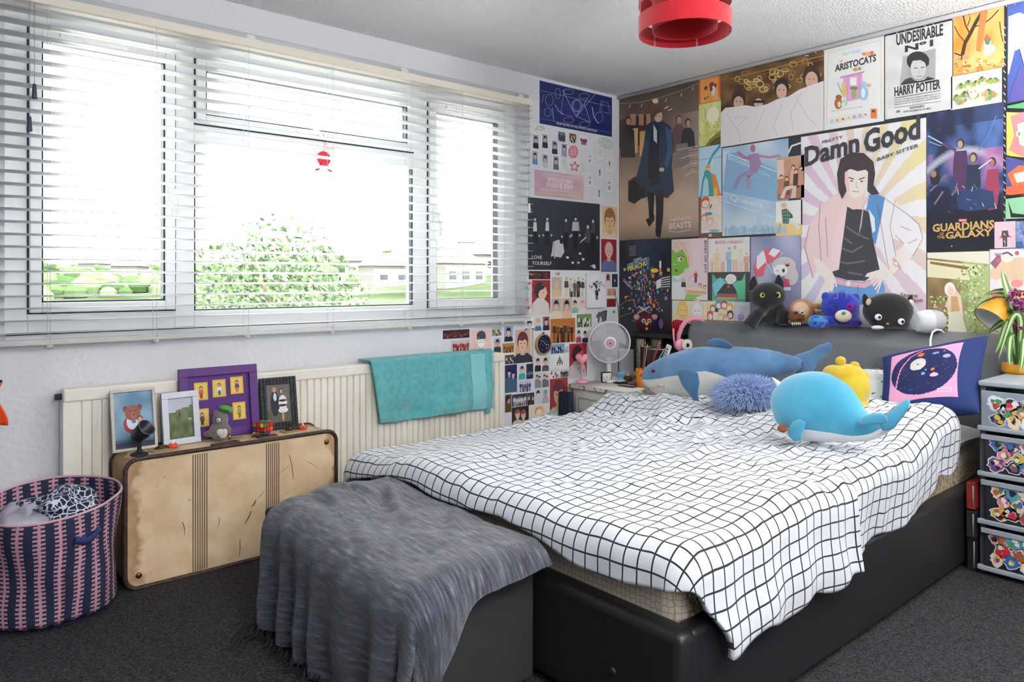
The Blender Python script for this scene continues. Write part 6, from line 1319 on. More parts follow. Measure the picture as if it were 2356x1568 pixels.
# canvas and embroidery hoop (these stand proud of the wall)
a0, b0 = at(1351, 629, 1, -.02), at(1393, 707, 1, -.02); t = thing('canvas', 'white box canvas with a black ink bunch of flowers beside the corner', 'canvas', ((a0.x+b0.x)/2, -.01, b0.z), world=True)
G().box((a0.x, -.02, b0.z), (b0.x, -.001, a0.z)).out('canvas_panel', mat('canvas_white', '#e4e6e8', .8, bump=.3, bscale=300), t, bev=.001)
a = Art('canvas_art', '', '', (1351, 629, 707, 1393), 1, extra=.0206); rr = random.Random(2)
for k in range(34): a.ell(.5+rr.gauss(0, .16), .36+rr.gauss(0, .07), rr.uniform(.02, .07), rr.uniform(.008, .025), '#17191f', 7, rr.random()*3)
for k in range(12): a.line([(.5+rr.gauss(0, .1), .48), (.5+rr.gauss(0, .05), .78)], .012, '#3a3d44')
a.poly([(.46, .52), (.58, .52), (.56, .66), (.48, .64)], '#17191f'); a.g.out('ink_flowers', M_print, t, smooth=False)
hc = at(1250.5, 791.5, 1, -.012); hr = .055
hp0, hp1 = at(1233, 791, 1, -.012), at(1267.5, 791, 1, -.012); hr = (hp1.x-hp0.x)/2; hzr = hr*1.02
t = thing('embroidery_hoop', 'round wooden embroidery hoop with white stitched stars on navy cloth', 'embroidery', (hc.x, -.01, hc.z-hr), world=True)
HM = rotx(90); G().lathe([(hr, -.009), (hr, .009), (hr-.006, .009), (hr-.006, -.009), (hr, -.009)], hc, 48, M=HM).out('wooden_ring', mat('hoop_wood', '#b98a5a', .6), t)
G().lathe([(hr-.005, .005), (0, .006)], hc, 40, M=HM).out('navy_cloth', mat('navy_cloth', '#161a3c', .9, bump=.4, bscale=500), t)
g = G(); st_ = [(-.5, .35), (-.15, .33), (.0, .18), (.22, -.02), (.62, -.08), (.55, -.42), (.25, -.40)]
pp_ = lambda q: hc+Vector((q[0]*hr, -.0072, q[1]*hr))
for q0, q1 in zip(st_, st_[1:]+[st_[3]]): g.tube([pp_(q0), pp_(q1)], .0007, 4)
for q in st_+[(.2, .75), (-.2, .6), (.05, .42), (.3, .3), (.45, .12), (-.6, .0), (-.3, .05), (-.1, -.1), (-.62, -.35), (-.3, -.5), (.35, -.66), (.1, -.8), (-.45, .15), (.7, .28)]: g.ell(pp_(q), (.0017, .001, .0017), seg=8, rings=4)
g.out('stitching', mat('white_thread', '#e8e8ee', .8), t)
g = G(); g.tube([hc+Vector((-.012, 0, hr+.009)), hc+Vector((.012, 0, hr+.009))], .0018, 6); g.cbox(hc+Vector((0, 0, hr+.005)), (.008, .006, .01)); g.out('screw', mat('old_brass', '#7a6038'), t)

# ------------------------------- poster wall
def PA(name, label, rect, lvl=1, m=None, cat='poster'): return Art(name, label, cat, rect, 0, lvl, None, m)
a = Art('wall_hanging', 'black paper with white dashes covering the wall behind all the posters', 'wall hanging', (1424.6, 219, 800, 2450), 0, 0); a.bg('#191b20')
a.norm = False
for k in range(46):
    u = 1432+k*21; zc = at(u, 222-.2415*(u-1424)+9, 0, -.001); a.line([(u, 222-.2415*(u-1424)+4+(k % 3)*3), (u+9-(k % 4)*3, 222-.2415*(u-1424)+9)], 2, '#cfd2d6')
for k in range(30): u = 2310; a.line([(2309+(k % 3), 60+k*17), (2314, 66+k*17)], 2, '#cfd2d6')
a.line([(1815, 352), (1822, 336), (1846, 328)], 4, '#dfe1e4'); a.done()
# film poster with a person in a long coat (plain figures)
a = PA('film_poster', 'large brown smoky film poster of a person in a long navy coat carrying a case', (1425.5, 226, 553, 1608), 1, M_gloss)
def sm(s, t):
    n = .5+.5*nz(s*3, t*4, 1)+.25*nz(s*9, t*9, 2); c = mixc('#2a201b', '#664c3a', t*2.2+n*.5)
    if t > .42: c = mixc(c, '#c09a78', (t-.42)*3.2*(.4+n))
    if t > .86: c = mixc(c, '#4a4442', (t-.86)*6)
    c = mixc(c, '#a08e84', max(0, (s-.62))*1.5*(.3+n)*(1 if .2 < t < .9 else 0)); return c
a.bg(sm, 40, 60); a.norm = False
a.poly([(1426, 276), (1500, 262), (1500, 330), (1426, 342)], '#2a1c16')
for (u, w_) in ((1450, 13), (1470, 11), (1487, 10)): a.rc(u, 262, u+w_, 288, '#a8704a')
a.poly([(1452, 296), (1468, 294), (1467, 350), (1452, 360)], '#e0a45c'); a.poly([(1472, 302), (1490, 300), (1488, 340), (1472, 362)], '#d8944c'); a.ell(1508, 232, 7, 6, '#f6d89c'); a.line([(1529, 250), (1538, 244)], 2.5, '#e8cf9c'); a.line([(1537, 254), (1547, 250)], 2, '#e8cf9c')
a.line([(1426, 238), (1470, 236), (1520, 224), (1570, 208), (1606, 192)], 1, '#9c968c')
for u, v in ((1450, 240), (1478, 238), (1534, 226), (1569, 214), (1596, 200)): a.line([(u, v), (u-3, v+8)], 1.6, '#c9c4bc')
def bgp(u, y0, y1, cl, hr_='#2a1e1a', ww=14): a.poly([(u-ww, y0+30), (u-6, y0+20), (u+6, y0+20), (u+ww, y0+30), (u+ww+3, y1), (u-ww-3, y1)], cl); a.ell(u, y0+8, 7, 10, hr_); a.ell(u+1, y0+10, 5, 8, '#a87c66')
bgp(1445, 270, 362, '#221c1c'); bgp(1562, 266, 350, '#4a3432', '#4a2c22'); bgp(1583, 274, 340, '#1c1a1e', '#17141a')
a.poly([(1556, 332), (1582, 328), (1588, 380), (1550, 388)], '#6c5a58')
a.poly([(1487, 288), (1502, 278), (1528, 280), (1544, 292), (1550, 330), (1546, 380), (1551, 440), (1536, 456), (1508, 448), (1492, 452), (1462, 462), (1458, 430), (1474, 370), (1482, 330)], '#1a2438')
a.poly([(1505, 284), (1516, 290), (1518, 420), (1500, 428), (1490, 400), (1494, 330)], '#13151d'); a.poly([(1530, 290), (1545, 300), (1549, 350), (1536, 386), (1528, 380), (1536, 340)], '#2c3e5c')
a.poly([(1489, 440), (1506, 444), (1504, 492), (1506, 500), (1494, 502), (1492, 470)], '#17161a'); a.poly([(1508, 440), (1528, 440), (1526, 500), (1522, 530), (1509, 530), (1510, 480)], '#1c1b20'); a.poly([(1486, 505), (1506, 494), (1506, 506), (1494, 522)], '#221a18'); a.poly([(1508, 528), (1522, 528), (1520, 547), (1510, 543)], '#1a1414')
a.poly([(1504, 286), (1512, 300), (1512, 330), (1504, 322)], '#c9c4bc'); a.ell(1513, 262, 13, 17, '#4a2f20'); a.ell(1515, 267, 9.5, 14, '#d0a58a'); a.poly([(1501, 264), (1506, 246), (1522, 244), (1526, 256), (1512, 262), (1505, 272)], '#4a2f20'); a.ell(1511, 267, 1.4, 1, '#2a1c1a', 8); a.ell(1518, 267, 1.4, 1, '#2a1c1a', 8)
a.poly([(1446, 416), (1462, 406), (1486, 430), (1482, 452), (1460, 469), (1446, 462)], '#17130f'); a.line([(1448, 418), (1462, 410), (1482, 432)], 1.2, '#5a4030'); a.ell(1523, 390, 6, 5, '#c9a088')
for k in range(7): a.line([(1560+k*3, 345+k*10), (1582+k*2, 340+k*9), (1606, 336+k*10)], 1.5, ['#c9c2bc', '#5a4e48'][k % 2])
a.text('FANTASTIC', 1544, 509, 1592, 504, 7, '#e6ded2'); a.text('BEASTS', 1540, 527, 1590, 522, 13, '#e6ded2'); a.line([(1538, 531), (1560, 534), (1588, 528)], 1, '#e6ded2'); a.done()
# narrow column of prints
a = PA('art_print', 'small orange print with brown shapes at the top of the narrow column of prints', (1608, 182, 240, 1657.5)); a.bg(lambda s, t: mixc('#e86a1c', '#f0a048', .5+.5*nz(s*3, t*3, 5)), 10, 10)
a.rc(0, 0, .08, 1, '#e04a12'); a.rc(.9, 0, 1, .9, '#e04a12')
for q in ((.33, .42, .09, .08, '#6a3418'), (.6, .35, .12, .12, '#7a2c1c'), (.68, .6, .1, .2, '#ead2c4'), (.58, .5, .06, .1, '#4a2018'), (.3, .82, .05, .05, '#5a2c14'), (.42, .8, .04, .05, '#5a2c14'), (.78, .4, .06, .08, '#5a2414')): a.ell(*q)
a.done()
a = PA('art_print', 'yellow green garden print with an arched window shape in the narrow column', (1608, 241, 338, 1658.5)); a.bg(lambda s, t: mixc('#b8bc2c', '#e2e08c', .5+.6*nz(s*4, t*6, 5)), 14, 24)
a.ell(.65, .32, .28, .2, '#eeeec0'); a.ell(.3, .24, .09, .2, '#dfe6b8'); a.ell(.3, .24, .05, .16, '#a8b84c'); a.poly([(.3, 1), (.5, .86), (1, .68), (1, 1)], '#6c6a1c'); a.poly([(.5, .95), (.75, .86), (1, .84), (1, 1), (.5, 1)], '#3c3c16')
for k in range(26): a.ell(R_.random(), R_.uniform(.4, .85), .03, .02, R_.choice(['#7c9c2c', '#c9cc5c', '#e08a2c', '#98a830']), 7)
a.done()
a = PA('art_print', 'light blue print of a leaning figure in teal and orange in the narrow column', (1608, 339.5, 453, 1660)); a.bg('#a9d6e4')
a.line([(1, .0), (.6, .2), (.35, .45), (.18, .7), (.1, 1)], .07, '#2c7cb0'); a.line([(0, .25), (1, .25)], .012, '#3c8cb8'); a.line([(.6, .26), (.58, .42)], .05, '#f2ead8'); a.poly([(.2, .52), (.4, .45), (.62, .6), (.66, 1), (.45, 1), (.42, .7)], '#2c8a84'); a.poly([(.55, .55), (.75, .6), (.9, .88), (.98, 1), (.66, 1), (.62, .75)], '#e8702c'); a.poly([(.66, .85), (.82, .85), (.84, 1), (.66, 1)], '#e8b43c'); a.ell(.42, .44, .1, .05, '#e8b890'); a.ell(.4, .41, .11, .04, '#e8943c'); a.poly([(.3, .6), (.36, .75), (.44, .9), (.34, .78)], '#e8e4dc'); a.done()
a = PA('art_print', 'print of clustered cartoon heads at the bottom of the narrow column of prints', (1607, 454, 548, 1661)); a.bg('#ecd9cc'); a.rc(0, 0, .12, 1, '#5a3a2c'); a.rc(0, .88, 1, 1, '#5a3a2c')
for q in ((.3, .14, .22, .14), (.7, .12, .25, .13), (.4, .34, .12, .07), (.7, .36, .12, .08), (.25, .5, .13, .08), (.75, .52, .15, .08), (.5, .6, .15, .1), (.3, .68, .12, .07), (.72, .7, .14, .08), (.5, .78, .3, .09)):
    hc_ = R_.choice(['#e86a3c', '#c93c2c', '#e8c8b0', '#e89c6c', '#d8d4cc']); a.ell(*q, hc_); a.ell(q[0], q[1]+q[3]*.25, q[2]*.7, q[3]*.65, '#f2d8c4')
a.ell(.45, .42, .16, .04, '#3c7c9c'); a.ell(.6, .84, .3, .04, '#5ca4b8'); a.ell(.35, .84, .2, .03, '#e8e4dc'); a.line([(.5, .3), (.58, .2)], .05, '#2c5c3c'); a.rc(.45, .91, .58, .97, '#f0ece4'); a.text('13', .47, .96, .56, .96, .04, '#33231c'); a.done()
# white sheet photo poster
a = PA('band_poster', 'wide poster of people peeping over a white bed sheet with gold carving behind', (1659, 170, 339, 1896)); a.bg(lambda s, t: mixc('#2c1a12', '#6a4420', .5+1.1*nz(s*7, t*7, 3)), 50, 30); a.norm = False
for k in range(46):
    u = R_.uniform(1690, 1890); v = 205-(u-1660)*.20+R_.uniform(-28, 24); ring(u, v, R_.uniform(4, 10), R_.uniform(3, 8), 2, R_.choice(['#b07c34', '#d8a850', '#8c5c24', '#e8c47c']), 10, a)
a.line([(1680, 182), (1800, 152), (1896, 128)], 2, '#9c7438'); a.line([(1680, 190), (1800, 160), (1896, 136)], 1.2, '#7c5828')
for (u, v, ru, rv, hcol) in ((1700, 232, 16, 20, '#2c1614'), (1746, 234, 14, 16, '#4a2a1c'), (1799, 205, 17, 22, '#1c1614'), (1868, 180, 20, 26, '#2c1c16')): a.ell(u, v-4, ru, rv, hcol); a.ell(u, v+5, ru*.72, rv*.78, '#d09a80'); a.ell(u-5, v+2, 2, 1.2, '#221614', 8); a.ell(u+5, v+2, 2, 1.2, '#221614', 8)
a.rc(1733, 231, 1759, 237, '#1c1616')
a.poly([(1659, 339), (1659, 260), (1670, 248), (1690, 246), (1715, 242), (1740, 246), (1765, 240), (1790, 228), (1815, 222), (1840, 206), (1862, 198), (1896, 186), (1896, 300), (1800, 316)], '#e2d9da')
for q in ([(1672, 262), (1700, 300), (1706, 330)], [(1760, 250), (1740, 300)], [(1800, 240), (1780, 290), (1790, 312)], [(1830, 220), (1860, 270), (1880, 290)], [(1690, 270), (1720, 268), (1700, 290)], [(1846, 212), (1820, 260), (1826, 300)]): a.line(q, 1.6, '#c4b8bc')
a.done()
# blue film poster: clouds, lettering, plain leaping figure
a = PA('film_poster', 'pale blue film poster of a leaping figure above a skyline with Queens lettering', (1662, 341, 543, 1814)); a.bg(lambda s, t: mixc(mixc('#5c94c4', '#c8dcec', .35+.9*nz(s*2.4, t*3, 4)+.3*(1-s)), '#cfe2ee', max(0, t-.72)*3), 30, 40); a.norm = False
a.poly([(1672, 352), (1700, 350), (1812, 402), (1812, 470), (1664, 440)], '#6fa0cc'); a.line([(1665, 350), (1812, 404)], 2, '#dfeaf4'); a.line([(1664, 462), (1782, 500)], 2, '#c9dcec')
a.text('Brooklyn', 1675, 366, 1742, 392, 13, '#b8d2e8'); a.text('Queens', 1680, 460, 1756, 480, 15, '#c9dff0'); a.text('New', 1745, 398, 1772, 408, 9, '#9cc0e0')
a.poly([(1722, 356), (1745, 352), (1752, 376), (1742, 396), (1726, 392)], '#8c6a98'); a.ell(1732, 341, 6, 9, '#a8546c'); a.line([(1728, 364), (1712, 362), (1697, 349)], 6, '#a05a78'); a.line([(1746, 358), (1768, 362), (1796, 358)], 6, '#a87898'); a.line([(1732, 392), (1702, 404), (1690, 434)], 8, '#8c74b0'); a.line([(1738, 394), (1722, 404), (1722, 434)], 8, '#94789c')
for k in range(36): u = 1668+k*4; hh = R_.uniform(4, 15); a.rc(u, 530-hh, u+3, 541, R_.choice(['#8cb4d0', '#a4c4dc', '#78a4c8']))
a.rc(1742, 488, 1754, 530, '#a8c4da'); a.text('7.7.2017', 1736, 537, 1754, 537, 4, '#eef4f8'); a.done()
a = PA('photo_print', 'sepia red print of a group sitting and standing in a room', (1788.5, 364, 460, 1850.5), 2, cat='photo'); a.bg(lambda s, t: mixc('#c98a68', '#8c4a34', t+.4*nz(s*5, t*5, 3)), 12, 16)
a.rc(0, .05, .25, .5, '#e6c4a8')
for q in ((.15, .55, '#b06a4c'), (.35, .6, '#5a2c20'), (.6, .35, '#e09a84'), (.7, .45, '#3a1c18'), (.88, .4, '#c47a5c')): a.ell(q[0], q[1]-.1, .07, .05, '#3a1c16'); a.ell(q[0], q[1]-.08, .05, .04, '#e8b494'); a.poly([(q[0]-.12, q[1]+.3), (q[0]-.09, q[1]-.03), (q[0]+.09, q[1]-.03), (q[0]+.12, q[1]+.3)], q[2])
a.poly([(.1, .95), (.3, .7), (.6, .68), (.62, .74), (.35, .8), (.25, .98)], '#e2c4b0'); a.poly([(.5, .98), (.6, .7), (.72, .7), (.7, .98)], '#d8b8a4'); a.done()
a = PA('photo_print', 'white and yellow print of a person in a dark checked shirt sitting', (1785, 464, 543, 1846), 2, cat='photo'); a.bg('#eceae4'); a.poly([(0, 1), (0, .62), (.45, .56), (1, .72), (1, 1)], '#f0c068')
a.ell(.32, .14, .1, .08, '#e0b088'); a.ell(.3, .11, .1, .06, '#c9a070'); a.poly([(.22, .24), (.42, .22), (.62, .4), (.66, .5), (.5, .52), (.5, .66), (.26, .64)], '#24423c'); a.line([(.5, .6), (.7, .66), (.9, .82)], .1, '#cfe0dc')
for k in range(4): a.line([(.24, .3+k*.1), (.55, .32+k*.1)], .012, '#8cacA0'); a.line([(.28+k*.08, .24), (.28+k*.08, .62)], .012, '#8caca0')
a.done()
# second row
a = PA('film_poster', 'black film poster of a neon city street with DETECTIVE PIKACHU lettering behind the nightstand', (1425.5, 556, 800, 1545), 1, M_gloss); a.bg(lambda s, t: mixc('#121319', '#222c44', max(0, .5-abs(s-.45))*1.5*(1-t)+.25*nz(s*4, t*5, 2)), 20, 30); a.norm = False
rr = random.Random(9)
for k in range(210):
    u = 1484+rr.gauss(0, 24); v = rr.uniform(610, 715); 
    if not 1430 < u < 1540: continue
    w_ = rr.uniform(1, 4)*(1+abs(u-1484)/50); a.rc(u, v, u+w_, v+rr.uniform(1.5, 9), rr.choice(['#c8323c', '#e0b040', '#3c8cc0', '#dfe4ec', '#8c4cb0', '#e0762c', '#4cb49c', '#6c84d0', '#2c3c6c', '#20283c', '#191c28']))
a.poly([(1470, 716), (1484, 700), (1500, 716), (1512, 740), (1455, 740)], '#3c4c70'); a.line([(1472, 704), (1498, 720)], 2.5, '#e6e8f2'); a.line([(1498, 704), (1468, 722)], 2.5, '#e6e8f2')
a.poly([(1512, 648), (1530, 634), (1545, 632), (1545, 664), (1514, 664)], '#23252c'); 
for k in range(5): a.line([(1524, 640+k*5), (1545, 636+k*5.4)], 1.6, '#dfe4ec')
a.poly([(1513, 646), (1524, 640), (1524, 660), (1513, 665)], '#e6e8ee'); a.line([(1437, 640), (1458, 660)], 3, '#a83a44'); a.line([(1437, 645), (1458, 665)], 2, '#8cb4dc'); a.rc(1520, 600, 1524.5, 616, '#e8e8e8'); a.rc(1520, 616, 1524.5, 632, '#e8722c'); a.ell(1509, 622, 9, 5, '#e8cc2c')
a.poly([(1446, 612), (1492, 595), (1497, 592), (1495, 610), (1448, 624)], '#1c3c6c'); a.line([(1446, 620), (1447, 608), (1492, 592), (1497, 594), (1495, 612)], 1, '#8cb8ec')
a.text('POKEMON', 1461, 601, 1479, 595, 4.5, '#e8eef8'); a.text('DETECTIVE', 1450, 612, 1492, 597, 5, '#cfe0f4'); a.text('PIKACHU', 1448, 624, 1493, 609, 10.5, '#f2d83a', .035)
for k in range(6): a.line([(1451, 568+k*4), (1466, 566+k*4)], 1, '#8c94a0')
a.ell(1524, 744, 5, 12, '#5a3a7c'); a.done()
a = PA('art_print', 'pink print of a green face with pale pink hair and BITES OF JOY lettering', (1545.5, 551, 689, 1628), 1); a.bg('#f0d0d6'); a.norm = False
a.poly([(1546, 575), (1560, 570), (1585, 578), (1588, 600), (1580, 622), (1560, 634), (1546, 634)], '#6cb82c'); a.poly([(1580, 600), (1592, 584), (1588, 612), (1578, 620)], '#7cc43c'); a.poly([(1546, 556), (1560, 552), (1588, 558), (1594, 584), (1586, 616), (1580, 590), (1570, 572), (1556, 582), (1548, 574)], '#f0c8b8')
a.line([(1552, 560), (1566, 578)], .8, '#d0705c'); a.line([(1572, 556), (1584, 590), (1584, 612)], .8, '#d0705c'); a.line([(1562, 553), (1578, 576)], .8, '#d0705c')
a.ell(1566, 596, 7, 6, '#f4f0ec'); a.ell(1568, 596, 3.4, 4.6, '#a05c28'); a.line([(1558, 592), (1566, 588), (1575, 592)], 1.4, '#3c2018'); a.ell(1556, 622, 2.6, 3.4, '#8c3c34'); a.ell(1552, 608, 2, 1.4, '#f0f0e8')
a.poly([(1546, 640), (1560, 634), (1572, 640), (1576, 688), (1546, 688)], '#e9eeee'); a.poly([(1546, 634), (1560, 644), (1574, 634), (1570, 648), (1548, 648)], '#b8dcd0'); a.ell(1580, 622, 6, 5, '#b8dccc'); a.line([(1584, 640), (1592, 632), (1584, 646)], 2, '#e8b0b8')
a.man(1601, 622, 650, '#c9302c', '#2a2a30', wd=1); a.man(1573, 642, 676, '#26262c', '#e9e9e9', wd=1); a.poly([(1580, 660), (1625, 664), (1625, 669), (1580, 667)], '#f0e0a0'); a.poly([(1580, 667), (1625, 670), (1625, 676), (1582, 674)], '#e8a078')
for u, v in ((1611, 656), (1622, 660)): a.ell(u, v, 4, 5, '#c9402c'); a.ell(u, v+1, 2.6, 3, '#f0d4c0')
a.poly([(1580, 676), (1628, 680), (1628, 689), (1575, 689)], '#7cc43c'); a.poly([(1600, 684), (1628, 676), (1628, 689), (1606, 689)], '#e8eee4')
s_g = a.g; p0 = a.pt(1621.5, 553); p1 = a.pt(1621.5, 629); textmesh('BITES OF JOY', p0+Vector((-.0008, 0, 0)), Vector((0, 0, -1)), Vector((0, -1, 0)), .0145, None, None, '', width=(p0-p1).length, col='#2a2228', g=a.g)
p0 = a.pt(1615, 580); p1 = a.pt(1615, 605); textmesh('MARIOGRAFY', p0+Vector((-.0008, 0, 0)), Vector((0, 0, -1)), Vector((0, -1, 0)), .004, None, None, '', width=(p0-p1).length, col='#8c7478', g=a.g); a.done()
a = PA('art_print', 'white print of a faint orange group drawing with red handwriting on top', (1629.5, 549, 626, 1725)); a.bg('#efe9e6')
for i, (x_, h_) in enumerate(((.1, .6), (.22, .3), (.36, .35), (.52, .28), (.66, .24), (.8, .38), (.93, .45))): a.man(x_, h_, 1.0, ['#e8b088', '#f0c490', '#f0e4dc', '#8cb8d0', '#e8ecc0', '#f0dccc', '#dca080'][i], ['#e0a07c', '#f0c490', '#e89c7c', '#6ca0c8', '#e8b8a0', '#e8c8b0', '#c98c70'][i], '#f2d4c0', ['#d88c6c', '#f0cc8c', '#f0dcd0', '#7c5c44', '#e0603c', '#e8b090', '#b87050'][i], wd=1.1)
a.text('BNHA', .18, .17, .44, .17, .1, '#c98078'); a.text('x', .48, .16, .52, .16, .07, '#c98078'); a.text('Heathers', .54, .17, .84, .17, .1, '#c98078'); a.done()
a = PA('art_print', 'print with dark side bands showing a figure in a black cape on green cloth', (1629.5, 627.5, 692, 1725)); a.bg('#2c2c30'); a.rc(.1, 0, .9, 1, '#3ca890'); a.poly([(.1, 0), (.9, 0), (.8, .3), (.5, .2), (.2, .2)], '#33302f'); a.poly([(.1, .4), (.3, .15), (.45, .4), (.2, .9)], '#6cc4d8'); a.poly([(.6, .4), (.9, .2), (.9, .9), (.7, .9)], '#4cc48c')
a.poly([(.2, .75), (.4, .38), (.6, .4), (.68, .6), (.72, .8), (.6, .72), (.5, .8), (.3, .74)], '#2f2b2c'); a.poly([(.15, .9), (.25, .72), (.7, .74), (.74, .95)], '#8c4450'); a.ell(.56, .2, .13, .16, '#e8f0ee'); a.ell(.54, .28, .08, .12, '#f0d0c0'); a.ell(.5, .48, .03, .05, '#d8484c'); a.rc(.2, .86, .7, .92, '#c9a04c'); a.done()
a = PA('art_print', 'blue and violet print of a cartoon child with a red and white umbrella', (1727, 545, 716, 1842)); a.bg(lambda s, t: mixc(mixc('#4c5c94', '#a4a8cc', .45+.8*nz(s*2, t*2, 4)), '#6a4c8c', max(0, t-.5)*1.3), 20, 26); a.norm = False
for k in range(24): a.ell(R_.uniform(1730, 1838), R_.uniform(550, 690), .9, .9, '#dfe4f4', 6)
U = [(1733, 618), (1742, 590), (1757, 575), (1778, 570), (1796, 576), (1790, 596), (1776, 602), (1762, 612), (1756, 634), (1738, 638)]; a.poly(U, '#d84858'); a.poly([(1742, 590), (1757, 575), (1764, 600), (1744, 620), (1740, 612)], '#f0ecf0'); a.poly([(1778, 570), (1796, 576), (1782, 592), (1768, 584)], '#f0ecf0'); a.line([(1762, 602), (1780, 628)], 1.6, '#d8d4e0')
a.ell(1804, 612, 28, 22, '#c4bcc0'); a.ell(1821, 634, 16, 22, '#c4bcc0'); a.ell(1796, 622, 16, 14, '#f2f0f2'); a.ell(1803, 622, 3.4, 4.6, '#2c2c34'); a.line([(1786, 622), (1792, 623)], 1.2, '#3c3c44'); a.poly([(1807, 604), (1817, 612), (1817, 603), (1807, 612)], '#d8586c'); a.line([(1795, 590), (1801, 582), (1796, 580)], 1.6, '#ddd8c8'); a.poly([(1802, 640), (1816, 642), (1818, 660), (1800, 660)], '#d0384c'); a.rc(1797, 660, 1820, 668, '#e8e4ec'); a.done()
a = PA('art_print', 'pale yellow print of two smiling drawn faces above the headboard corner', (1546.5, 690.5, 742, 1627.5)); a.bg('#f0dca8'); a.ell(.12, .3, .12, .25, '#dfe0e0'); a.ell(.3, .42, .16, .42, '#f0bc4c'); a.ell(.3, .5, .11, .32, '#f4c868'); a.ell(.72, .4, .2, .45, '#ead8d8'); a.ell(.72, .5, .13, .42, '#f8f0ec')
for q in (.3, .72):
    for d_ in (-.05, .05): a.line([(q+d_-.025, .45), (q+d_, .4), (q+d_+.025, .45)], .012, '#8c5a4c')
    a.line([(q-.05, .62), (q, .72), (q+.05, .62)], .014, '#c0685c')
a.done()
a = PA('art_print', 'print of cartoon friends in a ring above the headboard, next to the two smiling faces', (1628, 690.5, 742, 1690)); a.bg('#f0dcb8')
for q in ((.1, .7, .12, .25, '#c93c2c'), (.2, .35, .12, .18, '#a86a3c'), (.42, .2, .14, .2, '#4c84b8'), (.62, .18, .14, .2, '#c93c2c'), (.82, .3, .14, .22, '#e8a048'), (.85, .6, .12, .2, '#3c3030'), (.5, .75, .14, .22, '#e8c068'), (.7, .8, .14, .2, '#e88c6c'), (.3, .72, .1, .2, '#f0e8e0')): a.ell(*q); a.ell(q[0], q[1]+.03, q[2]*.65, q[3]*.6, '#f6e2d0')
a.ell(.35, .42, .06, .1, '#2c2a30'); a.done()
a = PA('art_print', 'pale blue and lilac print just left of the black plush', (1690.5, 691, 742, 1726)); a.bg(lambda s, t: mixc('#d0dcec', '#e8e0ec', s+nz(s*4, t*4, 2)), 8, 8); a.ell(.4, .75, .22, .16, '#b88cd8'); a.ell(.6, .35, .25, .1, '#b8d8e0'); a.ell(.5, .55, .12, .08, '#d8c0e8'); a.done()
# big illustrated poster
a = PA('illustrated_poster', 'big pastel striped poster of a person with hands on hips and Damn Good lettering', (1843, 315, 765, 2131), 2)
def st(s, t):
    x_, y_ = s-.45, t-.45; an = math.atan2(y_, x_); b = math.sin(an*22+.5*math.sin(s*9)) > .1; c = mixc('#dcb4d4', '#e6d48c', max(0, s*1.3-t*1.1)); c = mixc(c, '#8cc8e4', max(0, t*1.5-.75-s*1.2)*1.6); c = mixc(c, '#c4a8d8', max(0, t-.5)*max(0, s-.2)*1.6)
    return c if b else '#ece9ec'
a.bg(st, 110, 150); a.norm = False; K = '#26262c'; LN = '#4a3c40'
a.poly([(1862, 520), (1888, 470), (1925, 445), (1948, 440), (1940, 560), (1932, 640), (1915, 625), (1890, 600), (1868, 640), (1862, 620), (1850, 570)], '#efc6c6')
a.poly([(2010, 452), (2035, 458), (2060, 462), (2085, 490), (2115, 515), (2124, 548), (2100, 590), (2070, 606), (2052, 600), (2080, 560), (2050, 530), (2062, 590), (2045, 620), (2020, 560)], '#eeeaee')
a.poly([(2000, 448), (2012, 444), (2036, 454), (2028, 500), (2014, 564), (2000, 540), (1990, 500)], '#3f74bc'); a.poly([(1998, 480), (2012, 500), (2014, 530), (2008, 536)], '#e6ebf4')
a.poly([(1942, 470), (1958, 480), (1988, 482), (2000, 490), (2006, 540), (2024, 620), (1990, 646), (1950, 644), (1914, 634), (1926, 560)], K)
for q in ([(1935, 570), (1960, 580), (1985, 565)], [(1925, 600), (1950, 606), (1990, 600)], [(1945, 520), (1975, 540), (2000, 550)], [(1950, 626), (1985, 632)], [(1940, 545), (1960, 560)]): a.line(q, 4, '#4c4c54')
a.poly([(1942, 455), (1950, 470), (1930, 620), (1912, 625), (1915, 560)], '#f2caca'); a.poly([(1990, 455), (1982, 520), (1976, 540), (1986, 470)], '#e8a8b0')
a.poly([(1912, 634), (1950, 646), (1990, 648), (2024, 636), (2036, 660), (2036, 700), (1910, 700), (1908, 650)], '#4f88cc'); a.poly([(1912, 636), (1950, 648), (1990, 650), (2024, 634), (2024, 646), (1990, 662), (1950, 658), (1914, 650)], '#e8a0a4'); a.ell(1952, 652, 5, 6, '#f0e8e0'); a.line([(1974, 655), (1974, 700)], 1, '#2c4c84')
a.poly([(1872, 590), (1890, 600), (1915, 625), (1922, 640), (1916, 672), (1906, 668), (1896, 640), (1880, 625)], '#f4e0d6'); 
for k in range(4): a.line([(1906+k*5, 640+k), (1904+k*7, 668-k*3)], 4, '#f6e4da')
a.poly([(2096, 580), (2080, 606), (2058, 628), (2030, 640), (1990, 636), (1996, 628), (2030, 618), (2052, 604), (2064, 584), (2070, 570)], '#f6e2d8')
for k in range(4): a.line([(2030, 630+k*3), (2004+k*5, 650+k*8)], 4, '#f6e4da')
a.line([(2056, 594), (2072, 618)], 6, '#d88c8c'); a.ell(2062, 606, 6, 7, '#eef0ea'); a.line([(2056, 606), (2062, 599), (2068, 606), (2062, 613), (2056, 606)], 1, LN)
a.poly([(1945, 440), (1950, 470), (1962, 482), (1980, 480), (1992, 460), (1990, 430)], '#efc8ba')
a.poly([(1930, 440), (1926, 400), (1934, 366), (1958, 350), (1988, 352), (2010, 372), (2014, 400), (2010, 425), (2024, 446), (2006, 448), (1996, 440), (1996, 395), (1945, 392), (1948, 440), (1938, 458)], '#2c2328')
